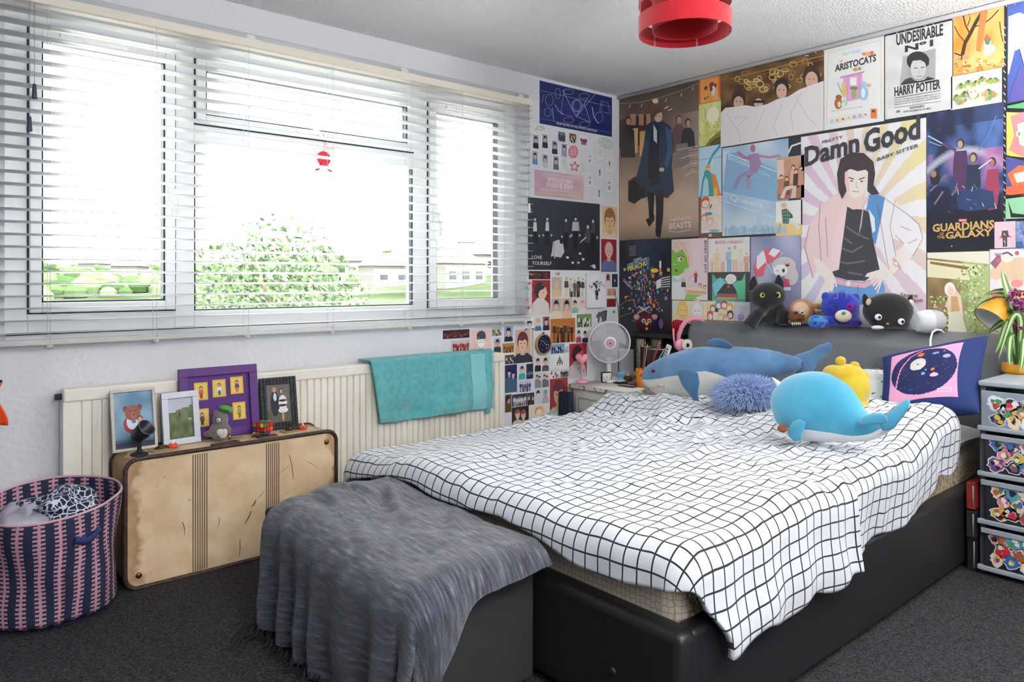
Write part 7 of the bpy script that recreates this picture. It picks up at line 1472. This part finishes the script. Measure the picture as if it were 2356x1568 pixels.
a.poly([(1944, 392), (1970, 386), (1998, 392), (1996, 430), (1982, 452), (1966, 456), (1950, 444), (1944, 420)], '#f2e0d8'); a.poly([(1944, 392), (1950, 390), (1956, 440), (1950, 444), (1944, 420)], '#f0bcb8'); a.poly([(1940, 400), (1946, 376), (1970, 372), (1996, 378), (2002, 400), (1992, 390), (1974, 394), (1956, 388)], '#2c2328')
a.line([(1953, 408), (1965, 412)], 2.4, '#2c2328'); a.line([(1976, 413), (1990, 408)], 2.4, '#2c2328'); a.ell(1960, 416, 3.4, 1.8, '#33262a', 8); a.ell(1983, 417, 3.4, 1.8, '#33262a', 8); a.line([(1971, 418), (1970, 430), (1975, 432)], 1, '#a8706c'); a.line([(1962, 440), (1978, 441)], 2, '#c07c74')
for q in ([(1888, 470), (1884, 520), (1890, 600)], [(1862, 520), (1852, 570), (1872, 640)], [(2060, 462), (2048, 520), (2062, 590)], [(2085, 490), (2115, 515), (2124, 548), (2100, 590)], [(2060, 540), (2080, 560)], [(2036, 456), (2085, 490)], [(1900, 500), (1905, 590)], [(2020, 470), (2045, 620)], [(2090, 560), (2110, 550)], [(2072, 520), (2096, 530)]): a.line(q, .9, LN)
a.text('PRETTY', 1892, 331, 1940, 318, 7, K); a.text('Damn', 1852, 382, 1978, 347, 42, K, .035); a.text('Good', 1988, 352, 2118, 316, 50, K, .035); a.text('BABY SITTER', 2019, 371, 2114, 338, 8, K); a.text('Steve', 2072, 682, 2112, 684, 9, LN); a.text('rington', 2080, 696, 2124, 694, 9, LN); a.done()
# cats film poster: plain animals by a pink hut
a = PA('film_poster', 'white film poster with ARISTOCATS lettering and coloured animals around a pink hut', (1896, 115, 300, 2034)); a.bg('#e6e6e4'); a.norm = False; GD = '#d8c07c'
a.line([(1904, 122), (2024, 93), (2027, 100), (2027, 264)], 1, GD); a.line([(1906, 122), (1902, 285)], 1, GD)
a.text('WALT DISNEY', 1937, 129, 1982, 119, 7, '#7cb8dc'); a.text('THE', 1931, 143, 1938, 141, 3, K); a.text('ARISTOCATS', 1921, 165, 2016, 140, 15, K, .035)
for q in ((1988, 124, 5, 4, '#e07a3c'), (1996, 124, 6, 5, '#e89c5c'), (2006, 122, 5, 5, '#d8683c'), (1968, 160, 6, 4, '#c87c4c'), (1978, 158, 4, 4, '#7c8c5c')): a.ell(*q)
a.poly([(1934, 176), (1988, 164), (1984, 170), (1984, 226), (1950, 234), (1940, 206), (1940, 180)], '#d890c8'); a.line([(1933, 179), (1989, 165)], 3, '#b86cac'); a.rc(1956, 178, 1971, 196, '#f4f0f0'); a.line([(1950, 175), (1950, 232)], 1, '#b86cac'); a.line([(1977, 170), (1977, 226)], 1, '#b86cac')
for q in ((1929, 238, 9, 13, '#9c4c2c'), (1930, 224, 7, 6, '#8c4024'), (1931, 240, 4, 7, '#e8c890'), (1945, 236, 6, 8, '#a8d0c0'), (1942, 212, 6, 12, '#e0b050'), (1941, 196, 5, 6, '#e8b070'), (1965, 216, 6, 12, '#8ca04c'), (1965, 203, 9, 4, '#6a6c44'), (1988, 214, 10, 17, '#7cb4e0'), (1988, 195, 7, 8, '#84bce4'), (1986, 214, 5, 12, '#dcecf4'), (2000, 196, 4, 4, '#e09c4c'), (1940, 240, 4, 5, '#d8ead4')): a.ell(*q)
a.line([(1928, 190), (1936, 212)], 2.4, '#5ca49c'); a.text('Meet the cats who know where it is at', 1914, 257, 1984, 246, 2.6, '#8a8a8c')
for k, cc in enumerate(('#b8dce8', '#e8c888', '#f0dca8', '#f0dca8', '#c4b8e4', '#e0b4dc', '#f0e8e4')): a.rc(1910+k*13, 274-k*2.6, 1919+k*13, 284-k*2.6, cc); a.ell(1914+k*13, 279-k*2.6, 2.5, 2.5, ['#8cb8d0', '#c0884c', '#4a3a34', '#e0a070', '#8c7cc0', '#b87cb0', '#c83c3c'][k], 8)
a.rc(2004, 250, 2018, 272, '#e0622c'); a.ell(2010, 256, 4, 3, '#5a2418'); a.done()
# wanted poster
a = PA('wanted_poster', 'grey wanted poster with UNDESIRABLE lettering and a black and white portrait', (2036.5, 84, 275, 2191)); a.bg(lambda s, t: mixc('#c9cac9', '#dadbd9', .5+nz(s*5, t*7, 3)), 20, 26); a.norm = False; K2 = '#1f1f22'
a.line([(2062, 77), (2166, 52)], 1.2, K2); a.text('UNDESIRABLE', 2062, 104, 2170, 80, 24, K2, .035); a.text('Nº1', 2082, 120, 2147, 105, 14, K2, .035)
a.poly([(2086, 128), (2153, 111), (2152, 182), (2071, 197), (2071, 180), (2086, 160)], '#8f9294'); a.poly([(2071, 196), (2078, 184), (2096, 178), (2106, 186), (2124, 188), (2134, 176), (2148, 180), (2151, 182)], '#2a2a2e'); a.ell(2112, 140, 26, 22, '#1d1d20'); a.ell(2113, 157, 18, 25, '#b9bab9'); a.poly([(2096, 150), (2100, 140), (2118, 138), (2132, 146), (2137, 150), (2138, 134), (2112, 122), (2094, 132)], '#1d1d20')
a.line([(2103, 156), (2111, 157)], 2, '#2a2a2e'); a.line([(2119, 156), (2127, 154)], 2, '#2a2a2e'); a.line([(2115, 160), (2114, 168), (2117, 169)], 1, '#7c7c7e'); a.line([(2109, 176), (2121, 175)], 1.6, '#4a4a4c'); a.poly([(2071, 196), (2078, 130), (2086, 128), (2088, 175)], '#9c9ea0')
a.text('HARRY POTTER', 2058, 221, 2164, 203, 20, K2, .035); a.line([(2058, 226), (2164, 208)], 1.2, K2)
for k, tx in enumerate(('CONTACT THE MINISTRY OF MAGIC IMMEDIATELY IF YOU', 'HAVE ANY INFORMATION CONCERNING HIS WHEREABOUTS', 'FAILURE TO REPORT WILL RESULT IN IMPRISONMENT')): a.text(tx, 2058, 232.5+k*5, 2164, 216.5+k*5, 2.6, '#5a5a5c')
a.line([(2058, 248), (2164, 233)], .8, K2); a.text('REWARD', 2094, 251, 2127, 246, 5, K2); a.text('10,000 GALLEONS ON HIS HEAD', 2079, 259, 2142, 251, 4, K2); a.line([(2063, 260), (2065, 254), (2067, 259), (2069, 253), (2071, 259)], 1, K2); a.done()
a = PA('art_print', 'orange autumn forest print with a bare black tree at the top right', (2193, 38, 176, 2310)); a.bg(lambda s, t: mixc('#d07a20', '#f0b45c', .5+.9*nz(s*3, t*3, 7)), 24, 26); a.norm = False
for q in ([(2214, 128), (2220, 100), (2232, 78), (2246, 50), (2262, 22)], ): a.line(q, 8, '#2c1a10')
for q, w_ in (([(2232, 78), (2222, 60), (2216, 36)], 3), ([(2240, 62), (2262, 56), (2282, 40), (2298, 22)], 2.5), ([(2220, 96), (2206, 80), (2196, 60)], 2), ([(2226, 60), (2232, 44), (2230, 28)], 2), ([(2212, 128), (2196, 122)], 3), ([(2214, 126), (2212, 138)], 3), ([(2300, 50), (2304, 80), (2308, 96)], 2)): a.line(q, w_, '#2c1a10')
a.poly([(2256, 20), (2274, 16), (2256, 120), (2246, 116)], '#d8682c'); a.poly([(2270, 78), (2282, 92), (2264, 94)], '#d04428'); a.poly([(2264, 94), (2280, 94), (2282, 128), (2262, 130)], '#b8b8ac'); a.ell(2272, 96, 6, 7, '#486060'); a.ell(2284, 112, 6, 10, '#e0d4c0'); a.ell(2222, 130, 8, 5, '#d87c5c')
for k in range(60): a.ell(R_.uniform(2194, 2308), R_.uniform(135, 170), R_.uniform(2, 5), R_.uniform(1, 3), R_.choice(['#e0902c', '#a8541c', '#f4dcae', '#c96c20']), 7)
a.done()
a = PA('art_print', 'white print of green potted plants crowded around a pale animal', (2188, 176, 256.5, 2305)); a.bg('#ecebe4'); a.rc(.1, .14, .92, .9, '#f4edcc')
for cx, cy in ((.2, .3), (.35, .25), (.5, .3), (.62, .22), (.78, .3), (.88, .32), (.12, .6), (.28, .55), (.75, .6), (.85, .7)):
    for k in range(9): an = -PI*(k+.5)/9; a.line([(cx, cy+.1), (cx+.06*math.cos(an), cy+.1+.16*math.sin(an)), (cx+.11*math.cos(an), cy+.12+.12*math.sin(an))], .018, R_.choice(['#8c9c34', '#6c8c3c', '#4c7c44', '#a8ac44']))
for k in range(22): a.ell(R_.uniform(.12, .9), R_.uniform(.6, .85), .03, .05, R_.choice(['#c96c44', '#8c9c44', '#e0a05c', '#5c8c6c', '#d88c5c']), 8)
a.poly([(.36, .5), (.34, .3), (.4, .42), (.5, .42), (.53, .26), (.56, .5), (.52, .66), (.38, .66)], '#f0dcae'); a.ell(.46, .6, .09, .14, '#f4e4c0'); a.ell(.42, .55, .012, .02, '#443c34', 8); a.ell(.5, .55, .012, .02, '#443c34', 8); a.done()
# space film poster
a = PA('film_poster', 'dark blue and purple space film poster with GUARDIANS OF THE GALAXY lettering', (2132.5, 262, 577, 2308), 2, M_gloss)
def gal(s, t):
    n = nz(s*3, t*4, 8)+.5*nz(s*8, t*9, 9); c = mixc('#161a30', '#3c5ca8', .4+n*.9 if .12 < t < .6 else .1+n*.3)
    c = mixc(c, '#dce6f6', max(0, 1-abs((t-.30)-.12*(s-.5)**2*4)/.04)*.55); c = mixc(c, '#b05c94', max(0, n+.1)*(1 if .3 < t < .62 else 0)*1.0); c = mixc(c, '#14151c', max(0, min(1, (t-.58)*6))); return c
a.bg(gal, 44, 70); a.norm = False
for (u, v, s_, cl, hr_, sk) in ((2210, 330, 1.0, '#3c2444', '#2c2420', '#b08c7c'), (2240, 362, 1.0, '#1a2438', '#5c1c34', '#8a9c5c'), (2284, 372, .9, '#8c2c44', '#3c1c24', '#9c5c54')):
    a.poly([(u-14*s_, v+18), (u+14*s_, v+16), (u+17*s_, v+58), (u+11*s_, v+108), (u-13*s_, v+112), (u-18*s_, v+60)], cl); a.ell(u, v, 9*s_, 12*s_, hr_); a.ell(u-1, v+2, 6*s_, 9*s_, sk)
a.line([(2200, 346), (2168, 330)], 7, '#4c2c54'); a.line([(2168, 330), (2135, 312)], 3, '#9cd0ec'); a.line([(2166, 336), (2138, 326)], 2, '#7cb4e0'); a.line([(2252, 345), (2275, 310), (2292, 266)], 2.4, '#3c6cb0'); a.line([(2252, 388), (2282, 366)], 3, '#c9d4ec')
for q in ([(2140, 440), (2160, 420), (2176, 402)], [(2190, 450), (2204, 430)], [(2150, 470), (2170, 440)]): a.line(q, 4, '#6c5460')
a.ell(2152, 410, 12, 16, '#1c1a24'); a.ell(2148, 400, 7, 8, '#8c6c54'); a.poly([(2200, 450), (2240, 430), (2285, 440), (2290, 478), (2230, 486), (2205, 480)], '#1c2c50'); 
for k in range(14): u = R_.uniform(2160, 2296); v = R_.uniform(420, 486); a.line([(u, v), (u+R_.uniform(-10, 10), v+R_.uniform(-14, 14))], 1.5, R_.choice(['#6c8cc4', '#c9d4ec', '#8c4c7c', '#3c4c84']))
a.rc(2206, 503, 2225, 510, '#b8283c'); a.text('MARVEL', 2207.5, 509, 2224, 508.7, 4.4, '#f0e4e4'); GO = '#c9974c'; a.text('GUARDIANS', 2146, 533, 2288, 524, 17, GO, .035); a.text('OF', 2162, 541, 2172, 540.5, 6, GO); a.text('THE', 2156, 549, 2174, 548.5, 7, GO); a.text('GALAXY', 2176, 549, 2284, 541, 15, GO, .035); a.ell(2190, 566, 1.6, 1.6, '#e8e8e8', 8); a.done()
# comic panels at the right edge
a = PA('comic_poster', 'tall comic poster in black framed panels with a white haired figure at the right edge', (2314, 2, 505, 2450)); a.bg('#17161c'); a.norm = False
a.poly([(2318, 6), (2449, -20), (2449, 220), (2318, 238)], '#2f4196')
for k in range(30): u0 = 2318+k*3; a.line([(2370, 40+k*2), (2345-k*.4, 30+k*3), (2320, 40+k*4.5)], 3, ['#e6e8ee', '#c4c8d4', '#f2f2f4'][k % 3])
a.poly([(2346, 110), (2400, 100), (2400, 200), (2360, 160)], '#f0d8cc'); a.poly([(2330, 200), (2350, 150), (2400, 190), (2400, 228), (2320, 236)], '#3f3c8c')
a.poly([(2318, 244), (2449, 214), (2449, 250), (2318, 250)], '#3fa45c'); a.poly([(2316, 258), (2449, 262), (2449, 372), (2316, 358)], '#ead04c'); a.poly([(2325, 268), (2350, 258), (2449, 258), (2449, 330), (2352, 360), (2322, 346), (2334, 310)], '#e0787c'); a.poly([(2340, 285), (2380, 275), (2380, 350), (2346, 332)], '#f4dccc'); a.ell(2344, 308, 6, 7, '#f4f4f0'); a.ell(2345, 308, 3, 5, '#5c8c6c')
a.poly([(2315, 360), (2449, 388), (2449, 452), (2315, 448)], '#3a3c8c'); a.poly([(2318, 400), (2345, 380), (2449, 390), (2449, 420), (2330, 430)], '#e85c2c'); a.poly([(2332, 400), (2400, 384), (2400, 412), (2340, 420)], '#f2dcd0'); a.poly([(2315, 430), (2449, 415), (2449, 452), (2315, 448)], '#e8502c'); a.poly([(2312, 458), (2449, 440), (2449, 504), (2312, 504)], '#7cc48c'); a.poly([(2320, 462), (2330, 490), (2400, 498), (2400, 504), (2326, 500)], '#17161c')
for q in ([(2316, 250), (2449, 254)], [(2316, 358), (2449, 392)], [(2314, 452), (2449, 434)], [(2316, 240), (2449, 212)]): a.line(q, 3, '#17161c')
a.done()
a = PA('art_print', 'small pink print of a red caped figure right of the space film poster', (2288, 510.5, 571, 2337), 3); a.bg('#dfb8c8'); a.poly([(.2, .62), (.5, .42), (.85, .6), (.6, .6), (.4, .64)], '#d84c54'); a.man(.5, .2, .95, '#3a3038', '#2a2630', '#f0dcd0', '#e8a8b8', wd=1); a.done()
a = PA('art_print', 'small starry blue print cut by the right edge of the photo', (2338, 509, 571, 2400), 3); a.bg(lambda s, t: mixc('#2c4484', '#7c94cc', .4+nz(s*4, t*4, 3)), 8, 8); a.ell(.4, .6, .12, .1, '#c9703c'); a.ell(.15, .35, .03, .02, '#fff', 8); a.done()
a = PA('photo_print', 'sunny photo poster of a pale haired person among green creepers by a wooden beam', (2133.5, 581, 780, 2276), 1); a.bg(lambda s, t: mixc(mixc('#5c4028', '#8c7040', .5+nz(s*4, t*4, 4)), '#a4b86c', max(0, min(1, (s-.45)*3+nz(s*7, t*7, 3)))), 36, 46)
a.poly([(0, 0), (1, 0), (1, .14), (0, .06)], '#ece6cc'); a.poly([(0, .08), (.9, .16), (.7, .32), (0, .28)], '#eadfae'); a.poly([(.05, .1), (.7, .17), (.65, .2), (.05, .13)], '#7c5428'); rr = random.Random(6)
for k in range(420):
    s_, t_ = (rr.gauss(.78, .13), rr.uniform(.15, 1)) if k % 3 else (rr.uniform(.02, .45), rr.uniform(.5, 1)); a.lay = 12+k % 9
    if 0 < s_ < .99: a.g.add([a.pt(s_+.02*math.cos(q), t_+.013*math.sin(q)) for q in (0, 1.2, 2.5, 3.8, 5)], [(0, 1, 2, 3, 4)], rr.choice(['#7cac4c', '#a4cc6c', '#5c8c3c', '#cfdc9c', '#e6e8c4', '#8cb45c']))
a.lay = 24; a.poly([(.36, .46), (.46, .40), (.56, .50), (.6, .72), (.52, .70), (.5, .62), (.40, .68), (.36, .72), (.32, .6)], '#e8c0a8'); a.poly([(.4, .5), (.5, .5), (.54, .66), (.4, .68)], '#b88c4c'); a.poly([(.36, .68), (.56, .66), (.7, 1), (.34, 1)], '#dcdcc0'); a.ell(.38, .42, .09, .08, '#f4ecdc'); a.ell(.39, .44, .05, .05, '#f0c49c'); a.done()
a = PA('art_print', 'tan and pink print of raised hands and hearts behind the yellow desk lamp', (2277, 573, 790, 2400), 1); a.bg('#e8e2e6'); a.norm = False
a.poly([(2278, 622), (2300, 600), (2345, 592), (2400, 590), (2400, 650), (2330, 650), (2278, 640)], '#e0bc94'); a.poly([(2278, 605), (2292, 590), (2302, 586), (2304, 600), (2290, 618)], '#7c5068'); a.ell(2296, 599, 5, 5, '#c84c54'); a.ell(2340, 582, 5, 5, '#c84c54')
for k in range(4): a.line([(2296, 594), (2289+k*5, 582)], 2.2, '#7c5068')
a.ell(2318, 592, 14, 12, '#f0e0cc'); a.line([(2306, 584), (2318, 580), (2330, 588)], 4, '#5c3c4c'); a.ell(2294, 676, 16, 12, '#e0606c'); a.ell(2322, 674, 18, 14, '#e87c84'); a.poly([(2280, 682), (2340, 682), (2330, 698), (2290, 694)], '#e0606c'); a.ell(2308, 650, 14, 12, '#eae6e6'); a.ell(2340, 652, 14, 9, '#e87c84'); a.done()

# ---------------------------------------------------------------- framed pictures and trinkets on the suitcase
ST = SZ+.0005
class Lean:
    """picture frame standing at (x, y) on the suitcase, leaning back against the radiator"""
    def __init__(s, name, label, x0, x1, h, y, lean, rz=0):
        s.w = x1-x0; s.h = h; s.t = thing(name, label, 'picture frame', ((x0+x1)/2, y, ST+.001), math.radians(rz)); s.R = rotx(-lean); s.g = G()
    def P(s, a, b, d=0): return s.R @ Vector(((a-.5)*s.w, -d, b*s.h))
    def box(s, a0, b0, a1, b1, d0, d1, g, col=None): 
        vs = [s.P(a, b, d) for d in (d0, d1) for b in (b0, b1) for a in (a0, a1)]; g.add(vs, [(0, 1, 3, 2), (4, 6, 7, 5), (0, 4, 5, 1), (2, 3, 7, 6), (0, 2, 6, 4), (1, 5, 7, 3)], col)
    def frame(s, bw, m, dep=.014):
        a = bw/s.w; b = bw/s.h
        for q in ((0, 0, 1, b), (0, 1-b, 1, 1), (0, b, a, 1-b), (1-a, b, 1, 1-b)): g = G(); s.box(*q, 0, dep, g); g.out('frame_side', m, s.t, bev=.0015)
        s.bw = bw; s.a, s.b = a, b
    def pic(s, bgc, shapes, name='picture'):
        g = G(); s.box(s.a*.9, s.b*.9, 1-s.a*.9, 1-s.b*.9, .001, .005, g, bgc if isinstance(bgc, str) else None)
        if not isinstance(bgc, str): g.grid(lambda q, r: s.P(s.a+(1-2*s.a)*q, s.b+(1-2*s.b)*r, .0055), 16, 20, cfn=bgc)
        for k, (cx, cy, ra, rb, c) in enumerate(shapes):
            n = 16; g.add([s.P(s.a+(1-2*s.a)*(cx+ra*math.cos(2*PI*i/n)), s.b+(1-2*s.b)*(cy+rb*math.sin(2*PI*i/n)), .0058+.00012*k) for i in range(n)], [tuple(range(n))], c)
        return g.out(name, M_print, s.t, smooth=False)
    def stand(s, m):
        g = G(); s.box(.02, .01, .98, .99, -.003, .0, g); g.out('back_board', m, s.t)
f1 = Lean('picture_frame', 'pale wooden framed photo of a baby with a big brown teddy bear on the suitcase', -3.045, -2.888, .232, -.178, 12, 0)
M_pale = mat('pale_wood_frame', '#c9bfb4', .5); f1.frame(.011, M_pale); f1.stand(M_fr)
f1.pic(lambda s, t: mixc(mixc('#5a84a4', '#8cb0c8', .5+nz(s*3, t*3, 1)), '#252c44', max(0, min(1, (.20-t)*9))), [(.45, .42, .22, .17, '#94303a'), (.46, .46, .15, .14, '#dfe4ea'), (.5, .46, .06, .03, '#3c7cb0'), (.30, .70, .07, .055, '#7a3a2c'), (.66, .71, .07, .055, '#7a3a2c'), (.48, .62, .20, .14, '#94503c'), (.50, .58, .09, .06, '#a8644c'), (.42, .65, .02, .015, '#221c1a'), (.54, .65, .02, .015, '#221c1a'), (.51, .59, .03, .015, '#2a1a18'), (.72, .30, .16, .1, '#dcdce0'), (.70, .42, .12, .08, '#d8c4c0'), (.66, .50, .08, .06, '#4c342c'), (.66, .485, .06, .05, '#dca890'), (.78, .36, .05, .03, '#d8a48c')])
f2 = Lean('picture_frame', 'silver white framed photo of a person standing on a green hill', -2.872, -2.730, .205, -.185, 9, 4)
f2.frame(.024, mat('silver_frame', '#cfd2dc', .35, metal=.3, bump=.2, bscale=200), .016); f2.stand(M_fr)
f2.pic(lambda s, t: mixc(mixc('#4a5a34', '#76805c', .5+nz(s*5, t*5, 2)+(t-.4)), '#b9bfcc', 1 if t > .62+.18*s+.02*nz(s*6, 0, 0) else 0), [(.46, .60, .03, .07, '#1f242c'), (.47, .68, .12, .035, '#8c5c5c'), (.88, .45, .08, .03, '#a8aca8')])
f3 = Lean('picture_frame', 'large purple frame holding six small gold pictures behind the silver frame', -2.795, -2.478, .288, -.148, 8, 0)
M_pur = mat('purple_frame', '#5a2a7c', .5); f3.frame(.034, M_pur, .018); f3.stand(M_pur)
f3.pic('#54287a', [], 'mount')
M_gold = vmat('gold_foil', .3)
for i, (cx, cy, c1, c2) in enumerate(((.27, .67, '#c8642c', '#8c2c24'), (.5, .69, '#e8e8ec', '#2c6ca0'), (.73, .71, '#5c3c94', '#d8602c'), (.27, .30, '#7c5430', '#4a3020'), (.745, .34, '#8ca83c', '#8c5a2c'))):
    g = G(); f3.box(cx-.085, cy-.125, cx+.085, cy+.125, .006, .009, g, '#d9b050'); ct = [f3.P(cx+dx*.07, cy+dy*.105, .0095) for dx, dy in ((-1, -1), (1, -1), (1, 1), (-1, 1))]; g.add(ct, [(0, 1, 2, 3)], '#e6c468')
    for ra, rb, dy, c in ((.022, .03, .045, '#33241c'), (.016, .022, .04, '#d8a888'), (.03, .045, -.015, c1), (.018, .04, -.065, c2)): g.add([f3.P(cx+ra*math.cos(2*PI*k/12), cy+dy+rb*math.sin(2*PI*k/12), .0098+.0001*(rb == .022)+.0001*(ra == .018)) for k in range(12)], [tuple(range(12))], c)
    g.out('gold_picture', M_gold, f3.t, smooth=False)
g = G()
for ra, rb, dx, dy, c in ((.055, .07, .01, -.02, '#5a2c1c'), (.04, .04, .05, .06, '#5a2c1c'), (.02, .02, .08, .05, '#2c1814')): g.add([f3.P(.53+dx+ra*math.cos(2*PI*k/14), .37+dy+rb*math.sin(2*PI*k/14), .0098+.0001*(ra == .02)) for k in range(14)], [tuple(range(14))], c)
g.out('brown_dog_picture', M_gold, f3.t, smooth=False)
f4 = Lean('picture_frame', 'black frame covered in square keys around a photo of a couple', -2.47, -2.308, .224, -.160, 10, -2)
M_key = mat('black_keys', '#1d2026', .4); f4.frame(.026, M_key, .008); f4.stand(M_key)
g = G()
nx_, ny_ = 11, 14
for i in range(nx_):
    for j in range(ny_):
        if 2 <= i < nx_-2 and 2 <= j < ny_-2: continue
        cx, cy = (i+.5)/nx_, (j+.5)/ny_; f4.box(cx-.036, cy-.028, cx+.036, cy+.028, .008, .014, g)
g.out('keys', M_key, f4.t, bev=.001)
f4.pic('#6c6460', [(.5, .2, .5, .25, '#5a5650'), (.34, .5, .17, .32, '#23262e'), (.36, .66, .07, .1, '#c9d0dc'), (.34, .84, .08, .07, '#c0907c'), (.66, .5, .17, .2, '#dfe0e2'), (.66, .56, .16, .03, '#26262c'), (.64, .44, .19, .03, '#26262c'), (.66, .32, .2, .07, '#e4e4e6'), (.62, .8, .08, .08, '#4c342c'), (.62, .79, .05, .055, '#cfa088'), (.64, .16, .05, .12, '#b88c78')])
# small spotlight
t = thing('spotlight', 'small black tilted spotlight on a round stand in front of the teddy bear photo', 'lamp', (-2.972, -.262, ST), RZC); M_bk = mat('satin_black', '#1b1c26', .4)
G().lathe([(0, 0), (.030, 0), (.032, .003), (.030, .007), (.012, .012), (.011, .016)], seg=28).out('base', M_bk, t); G().lathe([(.008, .012), (.0075, .048)], seg=16).out('stem', M_bk, t)
ax_ = frame_of((1, 0, 0), (.72, -.25, .62)); G().lathe([(0, -.03), (.016, -.029), (.026, -.012), (.029, .02), (.031, .045), (.029, .045), (.027, .02), (0, .015)], (0, 0, .075), 32, M=ax_).out('head', M_bk, t); G().lathe([(.031, .044), (.0335, .046), (.031, .049), (.029, .046)], (0, 0, .075), 32, M=ax_).out('rim', mat('steel_grey', '#6c7684', .4, metal=.6), t)
# pumpkin lights
M_pump = mat('orange_red_pumpkin', '#e84a38', .35); M_flm = mat('frosted_flame', '#f0dcd6', .4)
def pumpkin(x, y, lab):
    t = thing('pumpkin_light', lab, 'candle', (x, y, ST+.004), 0, 'pumpkin tea lights')
    g = G(); rings = []
    for z_, r_ in ((0, .012), (.001, .017), (.008, .0195), (.014, .018), (.017, .012), (.016, .004)): rings.append([Vector((math.cos(2*PI*k/48)*r_*(1-.09*abs(math.cos(4.5*2*PI*k/48*1))), math.sin(2*PI*k/48)*r_*(1-.09*abs(math.cos(4.5*2*PI*k/48))), z_)) for k in range(48)])
    g.loft(rings); g.out('body', M_pump, t); G().lathe([(.004, .015), (.0045, .019), (.0025, .026), (.0002, .032)], seg=12).out('flame', M_flm, t)
pumpkin(-2.85, -.243, 'red pumpkin tea light below the silver white frame'); pumpkin(-2.318, -.232, 'red pumpkin tea light at the right end of the suitcase')
# grey plush mouse with a green beret
M_gp = mat('grey_plush', '#6d6863', .95, bump=.9, bscale=220, sheen=.4, col2='#827c75', cscale=30)
x = PX('grey_plush', 'small grey plush animal with a green beret and a white heart on its belly', 'plush toy', 497, 1020, (-2.668, -.225, ST+.004)); P = x.p
soft('body', M_gp, x.t, [('e', P(498, 998, 0), x.r(25, 20, 21)), ('e', P(499, 972, 0), x.r(18, 15, 20)), ('e', P(470, 1006, 4), x.r(12, 9, 8)), ('e', P(488, 956, 0), x.r(6, 4, 7)), ('e', P(510, 957, 0), x.r(5, 4, 6))], .0028)
soft('beret', mat('green_felt', '#5c9a52', .9, bump=.5, bscale=200), x.t, [('e', P(512, 946, -2), x.r(17, 13, 7), roty(12)), ('e', P(524, 953, -4), x.r(6, 5, 5))], .0022)
g = G(); g.ell(P(500, 971, -14), x.r(4.6, 2, 4.6), seg=16, rings=8, col='#ececec'); g.ell(P(500, 971, -15.6), x.r(2, 1, 2), seg=12, rings=6, col='#16161a'); g.out('eye', vmat('button_eye', .3), x.t)
g = G(); g.ell(P(506, 998, -17.5), x.r(9, 4, 8), seg=16, rings=8); g.ell(P(515, 998, -16.5), x.r(7, 4, 8), seg=16, rings=8); g.ell(P(511, 1005, -16), x.r(9, 4, 7), seg=16, rings=8); g.out('belly_patch', mat('cream_heart', '#ddd6cf', .9), x.t)
G().tube([P(520, 995, -12), P(525, 1004, -14), P(526, 1010, -14)], .0012, 6).out('strap', mat('old_brass', '#7a6038'), x.t); E('bell', mat('gold', '#c8a24a'), x.t, P(526, 1009, -14), x.r(4, 4, 4))
# puzzle cube
s_ = .0285; t = thing('puzzle_cube', 'scrambled colour puzzle cube in front of the black keyed frame', 'toy', (-2.492, -.228, ST), math.radians(-62))
G().box((-s_, -s_, 0), (s_, s_, 2*s_)).out('body', mat('cube_black', '#141416', .35), t, bev=.002)
g = G(); rc_ = random.Random(7); cc = ['#c92c34', '#2c4ca8', '#e8d23c', '#e06c2c', '#2f8c4c', '#e8e8ea']
for face in range(5):
    for i in range(3):
        for j in range(3):
            a, b = (i-1)*2*s_/3, (j-1)*2*s_/3; q = s_/3*.86; c = rc_.choice(cc); e = s_+.0004
            sq = [(a-q, b-q), (a+q, b-q), (a+q, b+q), (a-q, b+q)]
            f_ = {0: lambda p, r: Vector((p, -e, s_+r)), 1: lambda p, r: Vector((e, p, s_+r)), 2: lambda p, r: Vector((p, e, s_+r)), 3: lambda p, r: Vector((-e, p, s_+r)), 4: lambda p, r: Vector((p, r, 2*s_+.0004))}[face]
            g.add([f_(*k) for k in sq], [(0, 1, 2, 3)], c)
g.out('stickers', vmat('sticker_print', .35), t, smooth=False)
# orange cloth cut by the left edge of the photograph
g = G(); oc = at(-4, 925, 1, -.50)
g.grid(lambda s, t: Vector((oc.x-.09+.10*s-.012*math.sin(t*5), oc.y-.01+.012*math.sin(s*14+t*3), oc.z+.06-.13*t-.02*s*0)), 16, 12)
o = g.out('cloth', mat('orange_cloth', '#e8541c', .8), None, solid=.004); o.name = 'orange_cloth'; tag(o, 'edge of a bright orange cloth hanging at the far left beside the basket', 'cloth')
hk = thing('coat_stand', 'thin dark clothes stand mostly outside the left edge holding the orange cloth', 'stand', (oc.x-.10, oc.y, 0), world=True)
G().tube([(oc.x-.10, oc.y, .01), (oc.x-.10, oc.y, oc.z+.10)], .008, 12).out('pole', M_bk, hk); G().lathe([(.0, .001), (.1, .001), (.09, .014), (0, .018)], (oc.x-.10, oc.y, 0), 24).out('base', M_bk, hk); G().tube([(oc.x-.10, oc.y, oc.z+.064), (oc.x+.01, oc.y, oc.z+.064)], .004, 8).out('arm', M_bk, hk)
